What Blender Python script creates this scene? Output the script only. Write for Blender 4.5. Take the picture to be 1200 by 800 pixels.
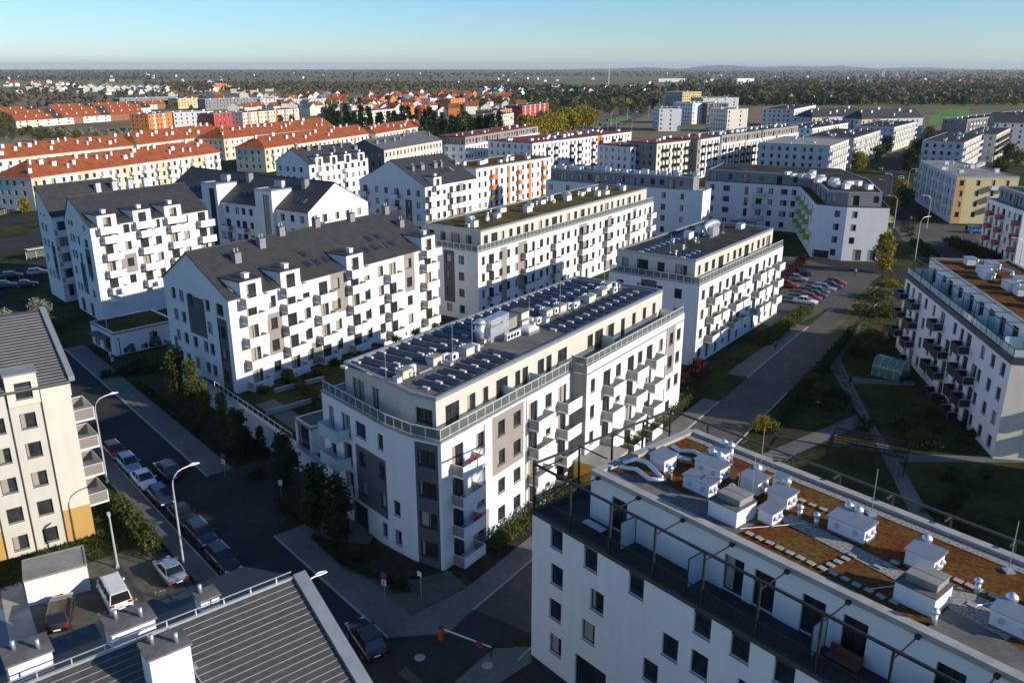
import bpy, math, random
from mathutils import Vector
R = math.radians
random.seed(7)
for o in list(bpy.data.objects): bpy.data.objects.remove(o)
scene = bpy.context.scene
col = scene.collection
# ---------------------------------------------------------------- camera
F = 975.0; TH = math.atan(320 / F); CH = 42.0
cd = bpy.data.cameras.new('camera'); cam = bpy.data.objects.new('camera', cd); col.objects.link(cam)
cam.location = (0, 0, CH); cam.rotation_euler = (math.pi / 2 - TH, 0, 0)
cd.sensor_width = 36; cd.lens = F / 1200 * 36; cd.clip_start = .5; cd.clip_end = 60000
scene.camera = cam
# ---------------------------------------------------------------- sky, sun, exposure
SUN_AZ, SUN_EL = -22.0, 20.0            # azimuth from +X, elevation
w = bpy.data.worlds.new('World'); scene.world = w; w.use_nodes = True
nt = w.node_tree; bg = nt.nodes['Background']
sky = nt.nodes.new('ShaderNodeTexSky'); sky.sky_type = 'NISHITA'; sky.sun_disc = False
sky.sun_elevation = R(SUN_EL); sky.sun_rotation = R(90 - SUN_AZ)
sky.altitude = 800; sky.air_density = 1.1; sky.dust_density = 0.0; sky.ozone_density = 7.0
nt.links.new(sky.outputs[0], bg.inputs[0]); bg.inputs[1].default_value = .12
sd = bpy.data.lights.new('sun', 'SUN'); sd.energy = 4.3; sd.angle = R(.5); sd.color = (1, .90, .76)
sun = bpy.data.objects.new('sun', sd); col.objects.link(sun)
sv = Vector((math.cos(R(SUN_AZ)) * math.cos(R(SUN_EL)), math.sin(R(SUN_AZ)) * math.cos(R(SUN_EL)), math.sin(R(SUN_EL))))
sun.rotation_euler = sv.to_track_quat('Z', 'Y').to_euler(); sun.location = (60, -40, 80)
vs = scene.view_settings; vs.view_transform = 'Standard'; vs.look = 'None'; vs.gamma = 1; vs.exposure = .43
vs.use_curve_mapping = False
# ---------------------------------------------------------------- pixel helpers (a pixel gives a direction, the height gives the distance)
def ray(x, y):
    u = (x - 600) / F; v = (y - 400) / F
    return (u, math.cos(TH) - v * math.sin(TH), -math.sin(TH) - v * math.cos(TH))
def P(x, y, h=0.0):
    d = ray(x, y); t = (h - CH) / d[2]
    return (d[0] * t, d[1] * t)
def projx(X, Y, Z):
    f = Y * math.cos(TH) - (Z - CH) * math.sin(TH)
    return 600 + F * X / f
def pol(a, l): return (math.cos(R(a)) * l, math.sin(R(a)) * l)
def add(p, q): return (p[0] + q[0], p[1] + q[1])
def edge_to(p, an, x1, h):
    c, s = pol(an, 1); lo, hi = 0, 900
    for i in range(50):
        m = (lo + hi) / 2
        if projx(p[0] + c * m, p[1] + s * m, h) < x1: lo = m
        else: hi = m
    return (p[0] + c * lo, p[1] + s * lo)
def rect(p0, p1, depth):
    """CCW rectangle: front edge p0->p1 seen from outside left to right, depth behind it"""
    L = math.dist(p0, p1); n = (-(p1[1] - p0[1]) / L * depth, (p1[0] - p0[0]) / L * depth)
    return [p0, p1, add(p1, n), add(p0, n)]
def offset(poly, d):
    """positive d = inwards for a CCW polygon; d may be a list per edge"""
    n = len(poly); ds = d if isinstance(d, (list, tuple)) else [d] * n
    lines = []
    for i in range(n):
        a, b = poly[i], poly[(i + 1) % n]; L = math.dist(a, b)
        nx, ny = -(b[1] - a[1]) / L, (b[0] - a[0]) / L
        lines.append(((a[0] + nx * ds[i], a[1] + ny * ds[i]), ((b[0] - a[0]) / L, (b[1] - a[1]) / L)))
    out = []
    for i in range(n):
        (p, r), (q, s) = lines[i - 1], lines[i]
        cr = r[0] * s[1] - r[1] * s[0]
        if abs(cr) < 1e-4: out.append(q); continue
        t = ((q[0] - p[0]) * s[1] - (q[1] - p[1]) * s[0]) / cr
        out.append((p[0] + r[0] * t, p[1] + r[1] * t))
    return out
# ---------------------------------------------------------------- mesh helper
class MB:
    def __init__(s): s.v = []; s.f = []; s.m = []
    def poly(s, pts, mi=0):
        i = len(s.v); s.v += [tuple(p) for p in pts]; s.f.append(tuple(range(i, i + len(pts)))); s.m.append(mi)
    def box(s, x0, y0, z0, x1, y1, z1, mi=0, top=None):
        i = len(s.v)
        s.v += [(x0, y0, z0), (x1, y0, z0), (x1, y1, z0), (x0, y1, z0), (x0, y0, z1), (x1, y0, z1), (x1, y1, z1), (x0, y1, z1)]
        for k, q in enumerate(((3, 2, 1, 0), (4, 5, 6, 7), (0, 1, 5, 4), (1, 2, 6, 5), (2, 3, 7, 6), (3, 0, 4, 7))):
            s.f.append(tuple(i + j for j in q)); s.m.append(top if (top is not None and k == 1) else mi)
    def prism(s, poly, z0, z1, mi=0, top=None, bottom=True):
        n = len(poly); i = len(s.v)
        z0s = z0 if isinstance(z0, list) else [z0] * n; z1s = z1 if isinstance(z1, list) else [z1] * n
        s.v += [(p[0], p[1], z) for p, z in zip(poly, z0s)] + [(p[0], p[1], z) for p, z in zip(poly, z1s)]
        s.f.append(tuple(range(i + n, i + 2 * n))); s.m.append(mi if top is None else top)
        if bottom: s.f.append(tuple(range(i + n - 1, i - 1, -1))); s.m.append(mi)
        for k in range(n):
            l = (k + 1) % n; s.f.append((i + k, i + l, i + n + l, i + n + k)); s.m.append(mi)
    def ring(s, outer, inner, z0, z1, mi=0):
        n = len(outer)
        for k in range(n):
            l = (k + 1) % n; a, b, c, d = outer[k], outer[l], inner[l], inner[k]
            s.poly([(*a, z1), (*b, z1), (*c, z1), (*d, z1)], mi); s.poly([(*a, z0), (*b, z0), (*b, z1), (*a, z1)], mi)
            s.poly([(*c, z0), (*d, z0), (*d, z1), (*c, z1)], mi); s.poly([(*d, z0), (*c, z0), (*b, z0), (*a, z0)], mi)
    def bar(s, a, b, r, mi=0, r2=None):
        """square bar between two 3D points"""
        a = Vector(a); b = Vector(b); d = (b - a).normalized()
        u = d.cross(Vector((0, 0, 1)) if abs(d.z) < .9 else Vector((1, 0, 0))).normalized(); v = d.cross(u)
        i = len(s.v); r2 = r if r2 is None else r2
        for p, q in ((a, r), (b, r2)):
            for cu, cv in ((-1, -1), (1, -1), (1, 1), (-1, 1)): s.v.append(tuple(p + u * cu * q + v * cv * q))
        for q in ((3, 2, 1, 0), (4, 5, 6, 7), (0, 1, 5, 4), (1, 2, 6, 5), (2, 3, 7, 6), (3, 0, 4, 7)):
            s.f.append(tuple(i + j for j in q)); s.m.append(mi)
    def tube(s, pts, rs, n=8, mi=0, cap=True):
        pts = [Vector(p) for p in pts]; rs = rs if isinstance(rs, list) else [rs] * len(pts); i0 = len(s.v)
        for k, p in enumerate(pts):
            d = (pts[min(k + 1, len(pts) - 1)] - pts[max(k - 1, 0)]).normalized()
            u = d.cross(Vector((0, 0, 1)) if abs(d.z) < .9 else Vector((1, 0, 0))).normalized(); v = d.cross(u)
            for j in range(n):
                a = 2 * math.pi * j / n; s.v.append(tuple(p + (u * math.cos(a) + v * math.sin(a)) * rs[k]))
        for k in range(len(pts) - 1):
            for j in range(n):
                l = (j + 1) % n; s.f.append((i0 + k * n + j, i0 + k * n + l, i0 + (k + 1) * n + l, i0 + (k + 1) * n + j)); s.m.append(mi)
        if cap:
            s.f.append(tuple(range(i0 + n - 1, i0 - 1, -1))); s.m.append(mi)
            e = i0 + (len(pts) - 1) * n; s.f.append(tuple(range(e, e + n))); s.m.append(mi)
    def mesh(s, name, mats, smooth=False):
        me = bpy.data.meshes.new(name); me.from_pydata(s.v, [], s.f)
        for m in (mats if isinstance(mats, (list, tuple)) else [mats]): me.materials.append(m)
        me.polygons.foreach_set('material_index', s.m)
        if smooth: me.polygons.foreach_set('use_smooth', [True] * len(s.f))
        me.update(); return me
def O(name, me, parent=None, loc=(0, 0, 0), rz=0, scale=None, rot=None):
    o = bpy.data.objects.new(name, me); col.objects.link(o)
    if parent is not None: o.parent = parent
    o.location = loc; o.rotation_euler = rot if rot else (0, 0, rz)
    if scale is not None: o.scale = scale if isinstance(scale, (tuple, list)) else (scale,) * 3
    return o
def tag(o, label=None, cat=None, group=None, kind=None):
    if label: o['label'] = label
    if cat: o['category'] = cat
    if group: o['group'] = group
    if kind: o['kind'] = kind
    return o
def thing(name, label, cat, loc=(0, 0, 0), rz=0, group=None):
    return tag(O(name, None, None, loc, rz), label, cat, group)
def copy_tree(o, parent=None):
    c = o.copy(); col.objects.link(c); c.parent = parent
    for ch in list(o.children): copy_tree(ch, c)
    return c
# ---------------------------------------------------------------- materials
MATS = {}
def M(name, c, rough=.85, var=.12, scale=2.0, bump=0., c2=None, metal=0., spec=.3, streak=0., stretch=None, detail=4., fine=0.):
    m = bpy.data.materials.new(name); m.use_nodes = True; n = m.node_tree.nodes; l = m.node_tree.links
    b = n['Principled BSDF']; b.inputs['Roughness'].default_value = rough; b.inputs['Metallic'].default_value = metal
    b.inputs['Specular IOR Level'].default_value = spec
    tc = n.new('ShaderNodeTexCoord'); no = n.new('ShaderNodeTexNoise'); no.inputs['Scale'].default_value = scale; no.inputs['Detail'].default_value = detail
    if stretch:
        mp = n.new('ShaderNodeMapping'); mp.inputs['Scale'].default_value = stretch; l.new(tc.outputs['Object'], mp.inputs[0]); l.new(mp.outputs[0], no.inputs[0])
    else: l.new(tc.outputs['Object'], no.inputs[0])
    r = n.new('ShaderNodeValToRGB'); r.color_ramp.elements[0].position = .3; r.color_ramp.elements[1].position = .7
    lo = [x * (1 - var) for x in c]; hi = c2 if c2 else [min(1, x * (1 + var)) for x in c]
    r.color_ramp.elements[0].color = (*lo, 1); r.color_ramp.elements[1].color = (*hi, 1)
    l.new(no.outputs[0], r.inputs[0]); out = r.outputs[0]
    def mul(out, tex, a, bb):
        mr = n.new('ShaderNodeMapRange'); mr.inputs[1].default_value = .3; mr.inputs[2].default_value = .7; mr.inputs[3].default_value = a; mr.inputs[4].default_value = bb
        l.new(tex, mr.inputs[0]); mx = n.new('ShaderNodeMix'); mx.data_type = 'RGBA'; mx.blend_type = 'MULTIPLY'; mx.inputs[0].default_value = 1
        l.new(out, mx.inputs[6]); l.new(mr.outputs[0], mx.inputs[7]); return mx.outputs[2]
    if streak:
        mp = n.new('ShaderNodeMapping'); mp.inputs['Scale'].default_value = (1.3, 1.3, .12); l.new(tc.outputs['Object'], mp.inputs[0])
        n2 = n.new('ShaderNodeTexNoise'); n2.inputs['Scale'].default_value = 1.4; n2.inputs['Detail'].default_value = 5; l.new(mp.outputs[0], n2.inputs[0])
        out = mul(out, n2.outputs[0], 1 - streak, 1)
    if fine:
        n3 = n.new('ShaderNodeTexNoise'); n3.inputs['Scale'].default_value = scale * 9; n3.inputs['Detail'].default_value = 3; l.new(tc.outputs['Object'], n3.inputs[0])
        out = mul(out, n3.outputs[0], 1 - fine, 1 + fine)
    l.new(out, b.inputs['Base Color'])
    if bump:
        bp = n.new('ShaderNodeBump'); bp.inputs['Strength'].default_value = bump; bp.inputs['Distance'].default_value = .05; l.new(no.outputs[0], bp.inputs['Height']); l.new(bp.outputs[0], b.inputs['Normal'])
    MATS[name] = m; return m
white = M('white_render', (.76, .75, .74), .9, .03, .6, streak=.05)
cream = M('cream_render', (.68, .64, .54), .9, .04, .5, streak=.08)
yellow = M('yellow_render', (.62, .50, .27), .9, .05, .5, streak=.08)
ochre = M('ochre_render', (.50, .31, .10), .9, .06, .5)
taupe = M('taupe_render', (.30, .265, .24), .9, .05, .6, streak=.05)
beige = M('beige_render', (.60, .545, .47), .9, .04, .6, streak=.06)
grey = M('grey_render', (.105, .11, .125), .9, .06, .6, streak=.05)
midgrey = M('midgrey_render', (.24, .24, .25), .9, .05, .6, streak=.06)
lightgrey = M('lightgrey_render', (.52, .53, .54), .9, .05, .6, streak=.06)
orange = M('orange_render', (.58, .20, .06), .9, .06, .6)
amber = M('amber_render', (.62, .32, .04), .8, .06, .8)
redr = M('red_render', (.40, .07, .06), .9, .06, .6)
lime = M('lime_panel', (.22, .42, .03), .6, .06, .6)
darkcap = M('dark_metal_trim', (.06, .065, .07), .55, .1, 2, metal=.3)
zinc = M('zinc_sheet', (.36, .38, .40), .45, .1, 1.5, metal=.6, spec=.5)
steel = M('galvanised_steel', (.62, .64, .66), .4, .1, 3, metal=.7, spec=.5)
bright = M('bright_duct_metal', (.62, .66, .7), .42, .12, 4, metal=.75, spec=.5)
blacksteel = M('black_steel', (.018, .019, .022), .5, .1, 3, spec=.4)
rail = M('pale_railing_metal', (.62, .62, .60), .5, .05, 3, spec=.4)
concrete = M('concrete', (.36, .345, .32), .95, .14, 1.2, bump=.2, fine=.08)
bitumen = M('roof_bitumen', (.15, .143, .135), 1.0, .3, .35, bump=.15, fine=.15, detail=7, spec=.08)
bitdark = M('dark_roof_felt', (.06, .055, .05), 1, .45, .25, bump=.15, fine=.3, detail=8, spec=.03)
bitlight = M('pale_roof_felt', (.27, .255, .235), .95, .22, .4, bump=.15, fine=.12, detail=7, spec=.08)
gravel = M('roof_gravel', (.16, .145, .125), .95, .45, 7, bump=.6, c2=(.46, .43, .39), detail=8)
darktile = M('dark_tile', (.048, .045, .046), .62, .2, .8, bump=.1, fine=.18, spec=.35)
coursetile = M('grey_tile_course', (.07, .065, .066), .55, .2, 2.5, fine=.2, spec=.4)
redtile = M('red_tile', (.29, .085, .034), .95, .25, .5, bump=.2, fine=.35, spec=.1)
redroof = M('dark_red_roof_sheet', (.17, .045, .035), .9, .25, .4, fine=.2)
sedumg = M('sedum_green', (.085, .075, .018), .95, .35, .25, bump=.5, c2=(.16, .115, .035), detail=9, fine=.35, spec=.08)
sedumr = M('sedum_red', (.19, .036, .011), .95, .3, .42, bump=.6, c2=(.125, .082, .02), detail=9, fine=.45, spec=.08)
pv = M('solar_module', (.018, .022, .034), .22, .2, 2, spec=.6)
asphalt = M('asphalt', (.042, .042, .043), .92, .18, .12, bump=.1, fine=.14, detail=8, spec=.08)
paveroad = M('paved_road', (.105, .098, .088), .92, .16, .15, bump=.1, fine=.14, detail=8, spec=.08)
paving = M('paving', (.15, .143, .132), .93, .14, .25, bump=.15, fine=.12, detail=8, spec=.08)
kerbm = M('kerb_concrete', (.33, .32, .30), .93, .1, 1.5, fine=.1)
cobble = M('cobble_paving', (.11, .105, .085), .95, .2, 1.2, bump=.4, fine=.25, spec=.08)
soil = M('bed_soil', (.045, .036, .025), .97, .35, 1.5, bump=.6, fine=.3, spec=.08)
lawn = M('lawn_ground', (.022, .032, .008), .97, .35, .15, bump=.5, c2=(.06, .07, .018), detail=8, fine=.3, spec=.08)
dryground = M('rough_ground', (.085, .082, .032), .97, .3, .05, bump=.3, c2=(.15, .125, .065), detail=9, fine=.25, spec=.08)
bark = M('bark', (.10, .085, .07), .95, .3, 6, bump=.5)
tyre = M('tyre_rubber', (.015, .015, .016), .85, .1, 5)
rimm = M('wheel_rim', (.5, .5, .52), .35, .05, 5, metal=.8)
def leafmat(name, c, c2):
    m = M(name, c, .75, .2, .9, c2=c2, spec=.25); n = m.node_tree.nodes; l = m.node_tree.links
    b = n['Principled BSDF']; t = n.new('ShaderNodeBsdfTranslucent'); mx = n.new('ShaderNodeMixShader'); mx.inputs[0].default_value = .28
    src = b.inputs['Base Color'].links[0].from_socket; l.new(src, t.inputs[0])
    l.new(b.outputs[0], mx.inputs[1]); l.new(t.outputs[0], mx.inputs[2]); l.new(mx.outputs[0], n['Material Output'].inputs[0]); return m
leaf_mid = leafmat('leaf_mid_green', (.055, .082, .016), (.125, .15, .03))
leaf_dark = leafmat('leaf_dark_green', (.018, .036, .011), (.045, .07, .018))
leaf_spring = leafmat('leaf_spring_yellow', (.24, .185, .015), (.38, .30, .03))
leaf_olive = leafmat('leaf_olive', (.10, .09, .028), (.18, .155, .05))
leaf_red = leafmat('leaf_dark_red', (.06, .014, .014), (.12, .03, .022))
leaf_bare = leafmat('leaf_bare_twig', (.10, .085, .055), (.17, .14, .085))
leaf_blossom = leafmat('leaf_pale_blossom', (.24, .235, .15), (.40, .38, .28))
def glassmat(name, curtain=.5, dark=(.016, .02, .026)):
    m = bpy.data.materials.new(name); m.use_nodes = True; n = m.node_tree.nodes; l = m.node_tree.links; b = n['Principled BSDF']
    b.inputs['Roughness'].default_value = .06; b.inputs['Specular IOR Level'].default_value = .6
    oi = n.new('ShaderNodeObjectInfo'); tc = n.new('ShaderNodeTexCoord'); sx = n.new('ShaderNodeSeparateXYZ'); l.new(tc.outputs['Generated'], sx.inputs[0])
    # drawn curtain of a random width, folds in it; a random blind colour
    mr = n.new('ShaderNodeMapRange'); mr.inputs[1].default_value = 1 - curtain; mr.inputs[2].default_value = 1; mr.inputs[3].default_value = 0; mr.inputs[4].default_value = .95
    l.new(oi.outputs['Random'], mr.inputs[0])
    lt = n.new('ShaderNodeMath'); lt.operation = 'LESS_THAN'; l.new(sx.outputs[0], lt.inputs[0]); l.new(mr.outputs[0], lt.inputs[1])
    wv = n.new('ShaderNodeTexWave'); wv.inputs['Scale'].default_value = 5; wv.inputs['Distortion'].default_value = 1.5; l.new(tc.outputs['Generated'], wv.inputs[0])
    cr = n.new('ShaderNodeValToRGB'); cr.color_ramp.elements[0].color = (.22, .20, .165, 1); cr.color_ramp.elements[1].color = (.50, .45, .36, 1); l.new(wv.outputs[0], cr.inputs[0])
    no = n.new('ShaderNodeTexNoise'); no.inputs['Scale'].default_value = 2.2
    ad = n.new('ShaderNodeVectorMath'); ad.operation = 'ADD'; l.new(tc.outputs['Generated'], ad.inputs[0]); l.new(oi.outputs['Location'], ad.inputs[1]); l.new(ad.outputs[0], no.inputs[0])
    dr = n.new('ShaderNodeValToRGB'); dr.color_ramp.elements[0].color = (*dark, 1); dr.color_ramp.elements[1].color = (dark[0] * 3.2, dark[1] * 3, dark[2] * 2.8, 1); dr.color_ramp.elements[0].position = .4; l.new(no.outputs[0], dr.inputs[0])
    mx = n.new('ShaderNodeMix'); mx.data_type = 'RGBA'; l.new(lt.outputs[0], mx.inputs[0]); l.new(dr.outputs[0], mx.inputs[6]); l.new(cr.outputs[0], mx.inputs[7])
    l.new(mx.outputs[2], b.inputs['Base Color']); return m
pane = glassmat('window_pane', .7, (.022, .026, .03)); pane_dark = glassmat('dark_window_pane', .18)
frame_dark = M('dark_window_frame', (.032, .03, .03), .5, .1, 3); frame_brown = M('brown_window_frame', (.06, .043, .032), .5, .1, 3); frame_white = M('white_window_frame', (.7, .7, .7), .5, .03, 3)
def clearglass(name, tint, a):
    m = bpy.data.materials.new(name); m.use_nodes = True; n = m.node_tree.nodes; l = m.node_tree.links
    b = n['Principled BSDF']; b.inputs['Base Color'].default_value = (*tint, 1); b.inputs['Roughness'].default_value = .08
    t = n.new('ShaderNodeBsdfTransparent'); t.inputs[0].default_value = (.82, .9, .88, 1); mx = n.new('ShaderNodeMixShader'); mx.inputs[0].default_value = a
    l.new(t.outputs[0], mx.inputs[1]); l.new(b.outputs[0], mx.inputs[2]); l.new(mx.outputs[0], n['Material Output'].inputs[0]); return m
railglass = clearglass('railing_glass', (.18, .20, .19), .5); frost = clearglass('frosted_glass', (.55, .68, .68), .82)
meshside = clearglass('perforated_sheet', (.34, .30, .26), .72)
# ================================================================ building kit
CACHE = {}
def cached(key, fn):
    if key not in CACHE: CACHE[key] = fn()
    return CACHE[key]
def win_frame(w, h, fm, mull, near):
    b = MB(); t = .07; d0, d1 = -.05, .03
    b.box(0, d0, 0, w, d1, t); b.box(0, d0, h - t, w, d1, h); b.box(0, d0, t, t, d1, h - t); b.box(w - t, d0, t, w, d1, h - t)
    if mull: b.box(w * mull - .04, d0, t, w * mull + .04, d1, h - t)
    if near: b.box(-.04, -.24, -.06, w + .04, d0, -.005)
    return b.mesh('window', fm)
def win_pane(w, h, gm):
    b = MB(); b.poly([(.06, 0, .06), (w - .06, 0, .06), (w - .06, 0, h - .06), (.06, 0, h - .06)]); return b.mesh('pane', gm)
def win_simple(w, h, fm, gm):
    b = MB(); t = .07
    b.box(0, -.05, 0, w, .03, t); b.box(0, -.05, h - t, w, .03, h); b.box(0, -.05, t, t, .03, h - t); b.box(w - t, -.05, t, w, .03, h - t)
    b.poly([(t, 0, t), (w - t, 0, t), (w - t, 0, h - t), (t, 0, h - t)], 1); return b.mesh('window', [fm, gm])
class Bld:
    def __init__(s, name, label, cat, poly, z=0, group=None, fm=None, gm=None, near=1, depth=.2):
        cx = sum(p[0] for p in poly) / len(poly); cy = sum(p[1] for p in poly) / len(poly)
        s.o = (cx, cy, z); s.root = thing(name, label, cat, s.o, 0, group); s.fm = fm or frame_dark; s.gm = gm or pane; s.near = near; s.depth = depth
    def part(s, name, me, loc=(0, 0, 0), rz=0, parent=None, **k):
        """part at a world location"""
        return O(name, me, s.root, (loc[0] - s.o[0], loc[1] - s.o[1], loc[2] - s.o[2]), rz, **k)
    def world(s, name, mb, mats, smooth=False):
        """part from a mesh builder in world coordinates"""
        mb.v = [(v[0] - s.o[0], v[1] - s.o[1], v[2] - s.o[2]) for v in mb.v]
        return O(name, mb.mesh(name, mats, smooth), s.root)
    def window(s, org, a, u, v, w, h, mull=0, name='window', parent=None, dy=None):
        dy = s.depth if dy is None else dy; c, n = math.cos(a), math.sin(a)
        loc = (org[0] + c * u - n * dy, org[1] + n * u + c * dy, org[2] + v)
        w = round(w, 2); h = round(h, 2)
        if s.near:
            o = s.part(name, cached(('wf', w, h, s.fm.name, mull, s.near > 1), lambda: win_frame(w, h, s.fm, mull, s.near > 1)), loc, a)
            O('pane', cached(('wp', w, h, s.gm.name), lambda: win_pane(w, h, s.gm)), o)
        else: o = s.part(name, cached(('ws', w, h, s.fm.name, s.gm.name), lambda: win_simple(w, h, s.fm, s.gm)), loc, a)
        return o
    def facade(s, p0, p1, z0, z1, ops=(), panels=(), mats=(white,), name='wall'):
        """wall p0->p1 (left to right seen from outside) with real openings; ops: (u0,u1,v0,v1,kind), panels: (u0,u1,v0,v1,mat index)"""
        L = math.dist(p0, p1); a = math.atan2(p1[1] - p0[1], p1[0] - p0[0]); hh = z1 - z0
        ops = [(max(.05, o[0]), min(L - .05, o[1]), max(0.02, o[2]), min(hh - .05, o[3]), o[4]) for o in ops if o[0] < L - .3 and o[1] > .3 and o[2] < hh - .4]
        panels = [(max(0, q[0]), min(L, q[1]), max(0, q[2]), min(hh, q[3]), q[4]) for q in panels if q[0] < L]
        rd = lambda x: round(x, 3)
        xs = sorted({0.0, rd(L)} | {rd(o[i]) for o in list(ops) + panels for i in (0, 1)}); zs = sorted({0.0, rd(hh)} | {rd(o[i]) for o in list(ops) + panels for i in (2, 3)})
        xi = {x: i for i, x in enumerate(xs)}; zi = {z: i for i, z in enumerate(zs)}
        g = [[0] * (len(xs) - 1) for _ in range(len(zs) - 1)]
        for q in panels:
            for k in range(zi[rd(q[2])], zi[rd(q[3])]):
                for i in range(xi[rd(q[0])], xi[rd(q[1])]): g[k][i] = q[4]
        b = MB(); d = s.depth
        for o in ops:
            mi = g[zi[rd(o[2])]][xi[rd(o[0])]] if o[4] != 'x' else 0
            mi = max(mi, 0)
            for k in range(zi[rd(o[2])], zi[rd(o[3])]):
                for i in range(xi[rd(o[0])], xi[rd(o[1])]): g[k][i] = -1
            u0, u1, v0, v1 = o[:4]
            b.poly([(u0, 0, v0), (u0, d, v0), (u0, d, v1), (u0, 0, v1)], mi); b.poly([(u1, d, v0), (u1, 0, v0), (u1, 0, v1), (u1, d, v1)], mi)
            b.poly([(u0, 0, v0), (u1, 0, v0), (u1, d, v0), (u0, d, v0)], mi); b.poly([(u0, d, v1), (u1, d, v1), (u1, 0, v1), (u0, 0, v1)], mi)
        for k, row in enumerate(g):
            i = 0
            while i < len(row):
                j = i
                while j < len(row) and row[j] == row[i]: j += 1
                if row[i] >= 0: b.poly([(xs[i], 0, zs[k]), (xs[j], 0, zs[k]), (xs[j], 0, zs[k + 1]), (xs[i], 0, zs[k + 1])], row[i])
                i = j
        wobj = s.part(name, b.mesh(name, list(mats)), (*p0, z0), a)
        for o in ops:
            wd, hg = o[1] - o[0], o[3] - o[2]
            mull = .5 if (wd > 1.35 and hg < 2.6) else 0
            s.window((*p0, z0), a, o[0], o[2], wd, hg, mull, {'d': 'door', 'g': 'garage_door'}.get(o[4], 'window'))
        return a
    def balcony(s, p0, p1, u, z, w, d=1.35, style='solid', h=1.0):
        a = math.atan2(p1[1] - p0[1], p1[0] - p0[0]); c, n = math.cos(a), math.sin(a)
        loc = (p0[0] + c * u, p0[1] + n * u, z); w = round(w, 2)
        st = dict(solid=(white, meshside, white), dark=(blacksteel, blacksteel, lightgrey), glass=(frost, frost, white), bars=(rail, rail, lightgrey), lime=(lime, lime, white), red=(redr, redr, white), iron=(blacksteel, blacksteel, midgrey), brown=(orange, meshside, white))[style]
        def slab():
            b = MB(); b.box(0, -d, -.18, w, -.003, 0); return b.mesh('balcony', st[2])
        def front():
            b = MB()
            if style in ('bars', 'iron'):
                b.box(0, -d, h - .05, w, -d + .05, h); b.box(0, -d, .05, w, -d + .04, .1); k = int(w / .13)
                for i in range(k + 1): x = i * (w - .03) / k; b.box(x, -d + .01, .1, x + .025, -d + .035, h - .05)
            else: b.box(-.02, -d - .04, -.24, w + .02, -d - .003, h)
            return b.mesh('front_panel', st[0])
        def side():
            b = MB()
            if style in ('bars', 'iron'):
                b.box(0, -d + .06, h - .05, .05, -.01, h); k = int(d / .13)
                for i in range(k): y = -d + .1 + i * (d - .15) / k; b.box(.01, y, .01, .035, y + .025, h - .05)
                return b.mesh('side_railing', st[1])
            b.box(.01, -d + .06, .02, .03, -.06, h - .06, 0); b.box(0, -d + .003, h - .06, .05, -.02, h - .003, 1)
            for y in (-d + .005, -.06): b.box(0, y, .003, .045, y + .05, h - .065, 1)
            return b.mesh('side_railing', [st[1], rail])
        if s.near:
            o = s.part('balcony', cached(('bs', w, d, style), slab), loc, a)
            O('front_panel', cached(('bf', w, d, style, h), front), o)
            sm = cached(('bd', d, style, h), side); O('side_railing', sm, o); O('side_railing', sm, o, (w - .05, 0, 0))
        else:
            def allin():
                b = MB(); b.box(0, -d, -.18, w, -.003, 0, 1); b.box(0, -d - .04, -.2, w, -d - .003, h, 0); b.box(0, -d, .01, .04, -.05, h - .02, 0); b.box(w - .04, -d, .01, w, -.05, h - .02, 0)
                return b.mesh('balcony', [st[0], st[2]])
            s.part('balcony', cached(('ba', w, d, style), allin), loc, a)
    def columns(s, p0, p1, z0, z1, cols, floors, mats=(white,), panels=(), style='solid', bd=1.35, fh=2.95, base=.1, bw=2.8, bside=0, name='wall', extra=()):
        """cols: (u, 'one letter per floor from the ground up')"""
        ops = list(extra); bal = []
        for u, t in cols:
            for k, c in enumerate(t):
                f = base + k * fh
                if c in '. ': continue
                if c == 'w': ops.append((u - .6, u + .6, f + .85, f + 2.35, 'w'))
                elif c == 'W': ops.append((u - .9, u + .9, f + .85, f + 2.35, 'w'))
                elif c == 'n': ops.append((u - .45, u + .45, f + .85, f + 2.35, 'w'))
                elif c == 't': ops.append((u - .5, u + .5, f + .2, f + 2.35, 'w'))
                elif c == 'l': ops.append((u - .6, u + .6, f + 1.55, f + 2.1, 'w'))
                elif c == 'f': ops.append((u - .5, u + .5, f + .1, f + 2.35, 'd'))
                elif c == 'D': ops.append((u - .95, u + .95, f + .08, f + 2.4, 'd'))
                elif c in 'bcB':
                    hw = {'b': .8, 'c': .5, 'B': 1.0}[c]
                    ops.append((u - hw, u + hw, f + .1, f + 2.4, 'd'))
                    sh = bside if not isinstance(bside, dict) else bside.get(u, 0)
                    bal.append((u - bw / 2 + sh, f + .02))
        s.facade(p0, p1, z0, z1, ops, panels, mats, name)
        for u, f in bal: s.balcony(p0, p1, u, z0 + f, bw, bd, style)
    def railing(s, p0, p1, z, h=.95, step=1.25, posts=rail, glass=railglass, name='railing', panes=True):
        L = math.dist(p0, p1); a = math.atan2(p1[1] - p0[1], p1[0] - p0[0]); n = max(1, round(L / step)); st = L / n
        b = MB()
        for i in range(n + 1): b.box(i * st - .03, -.03, 0, i * st + .03, .03, h)
        b.box(-.03, -.045, h, L + .03, .045, h + .06); b.box(.03, -.02, .05, L - .03, .02, .1)
        o = s.part(name, b.mesh(name, posts), (*p0, z), a)
        if panes:
            me = cached(('rp', round(st, 2), h, glass.name), lambda: (lambda q: (q.box(.04, -.008, .11, round(st, 2) - .04, .008, h - .02), q.mesh('glass_panel', glass))[1])(MB()))
            for i in range(n): O('glass_panel', me, o, (i * st, 0, 0))
        return o
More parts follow.
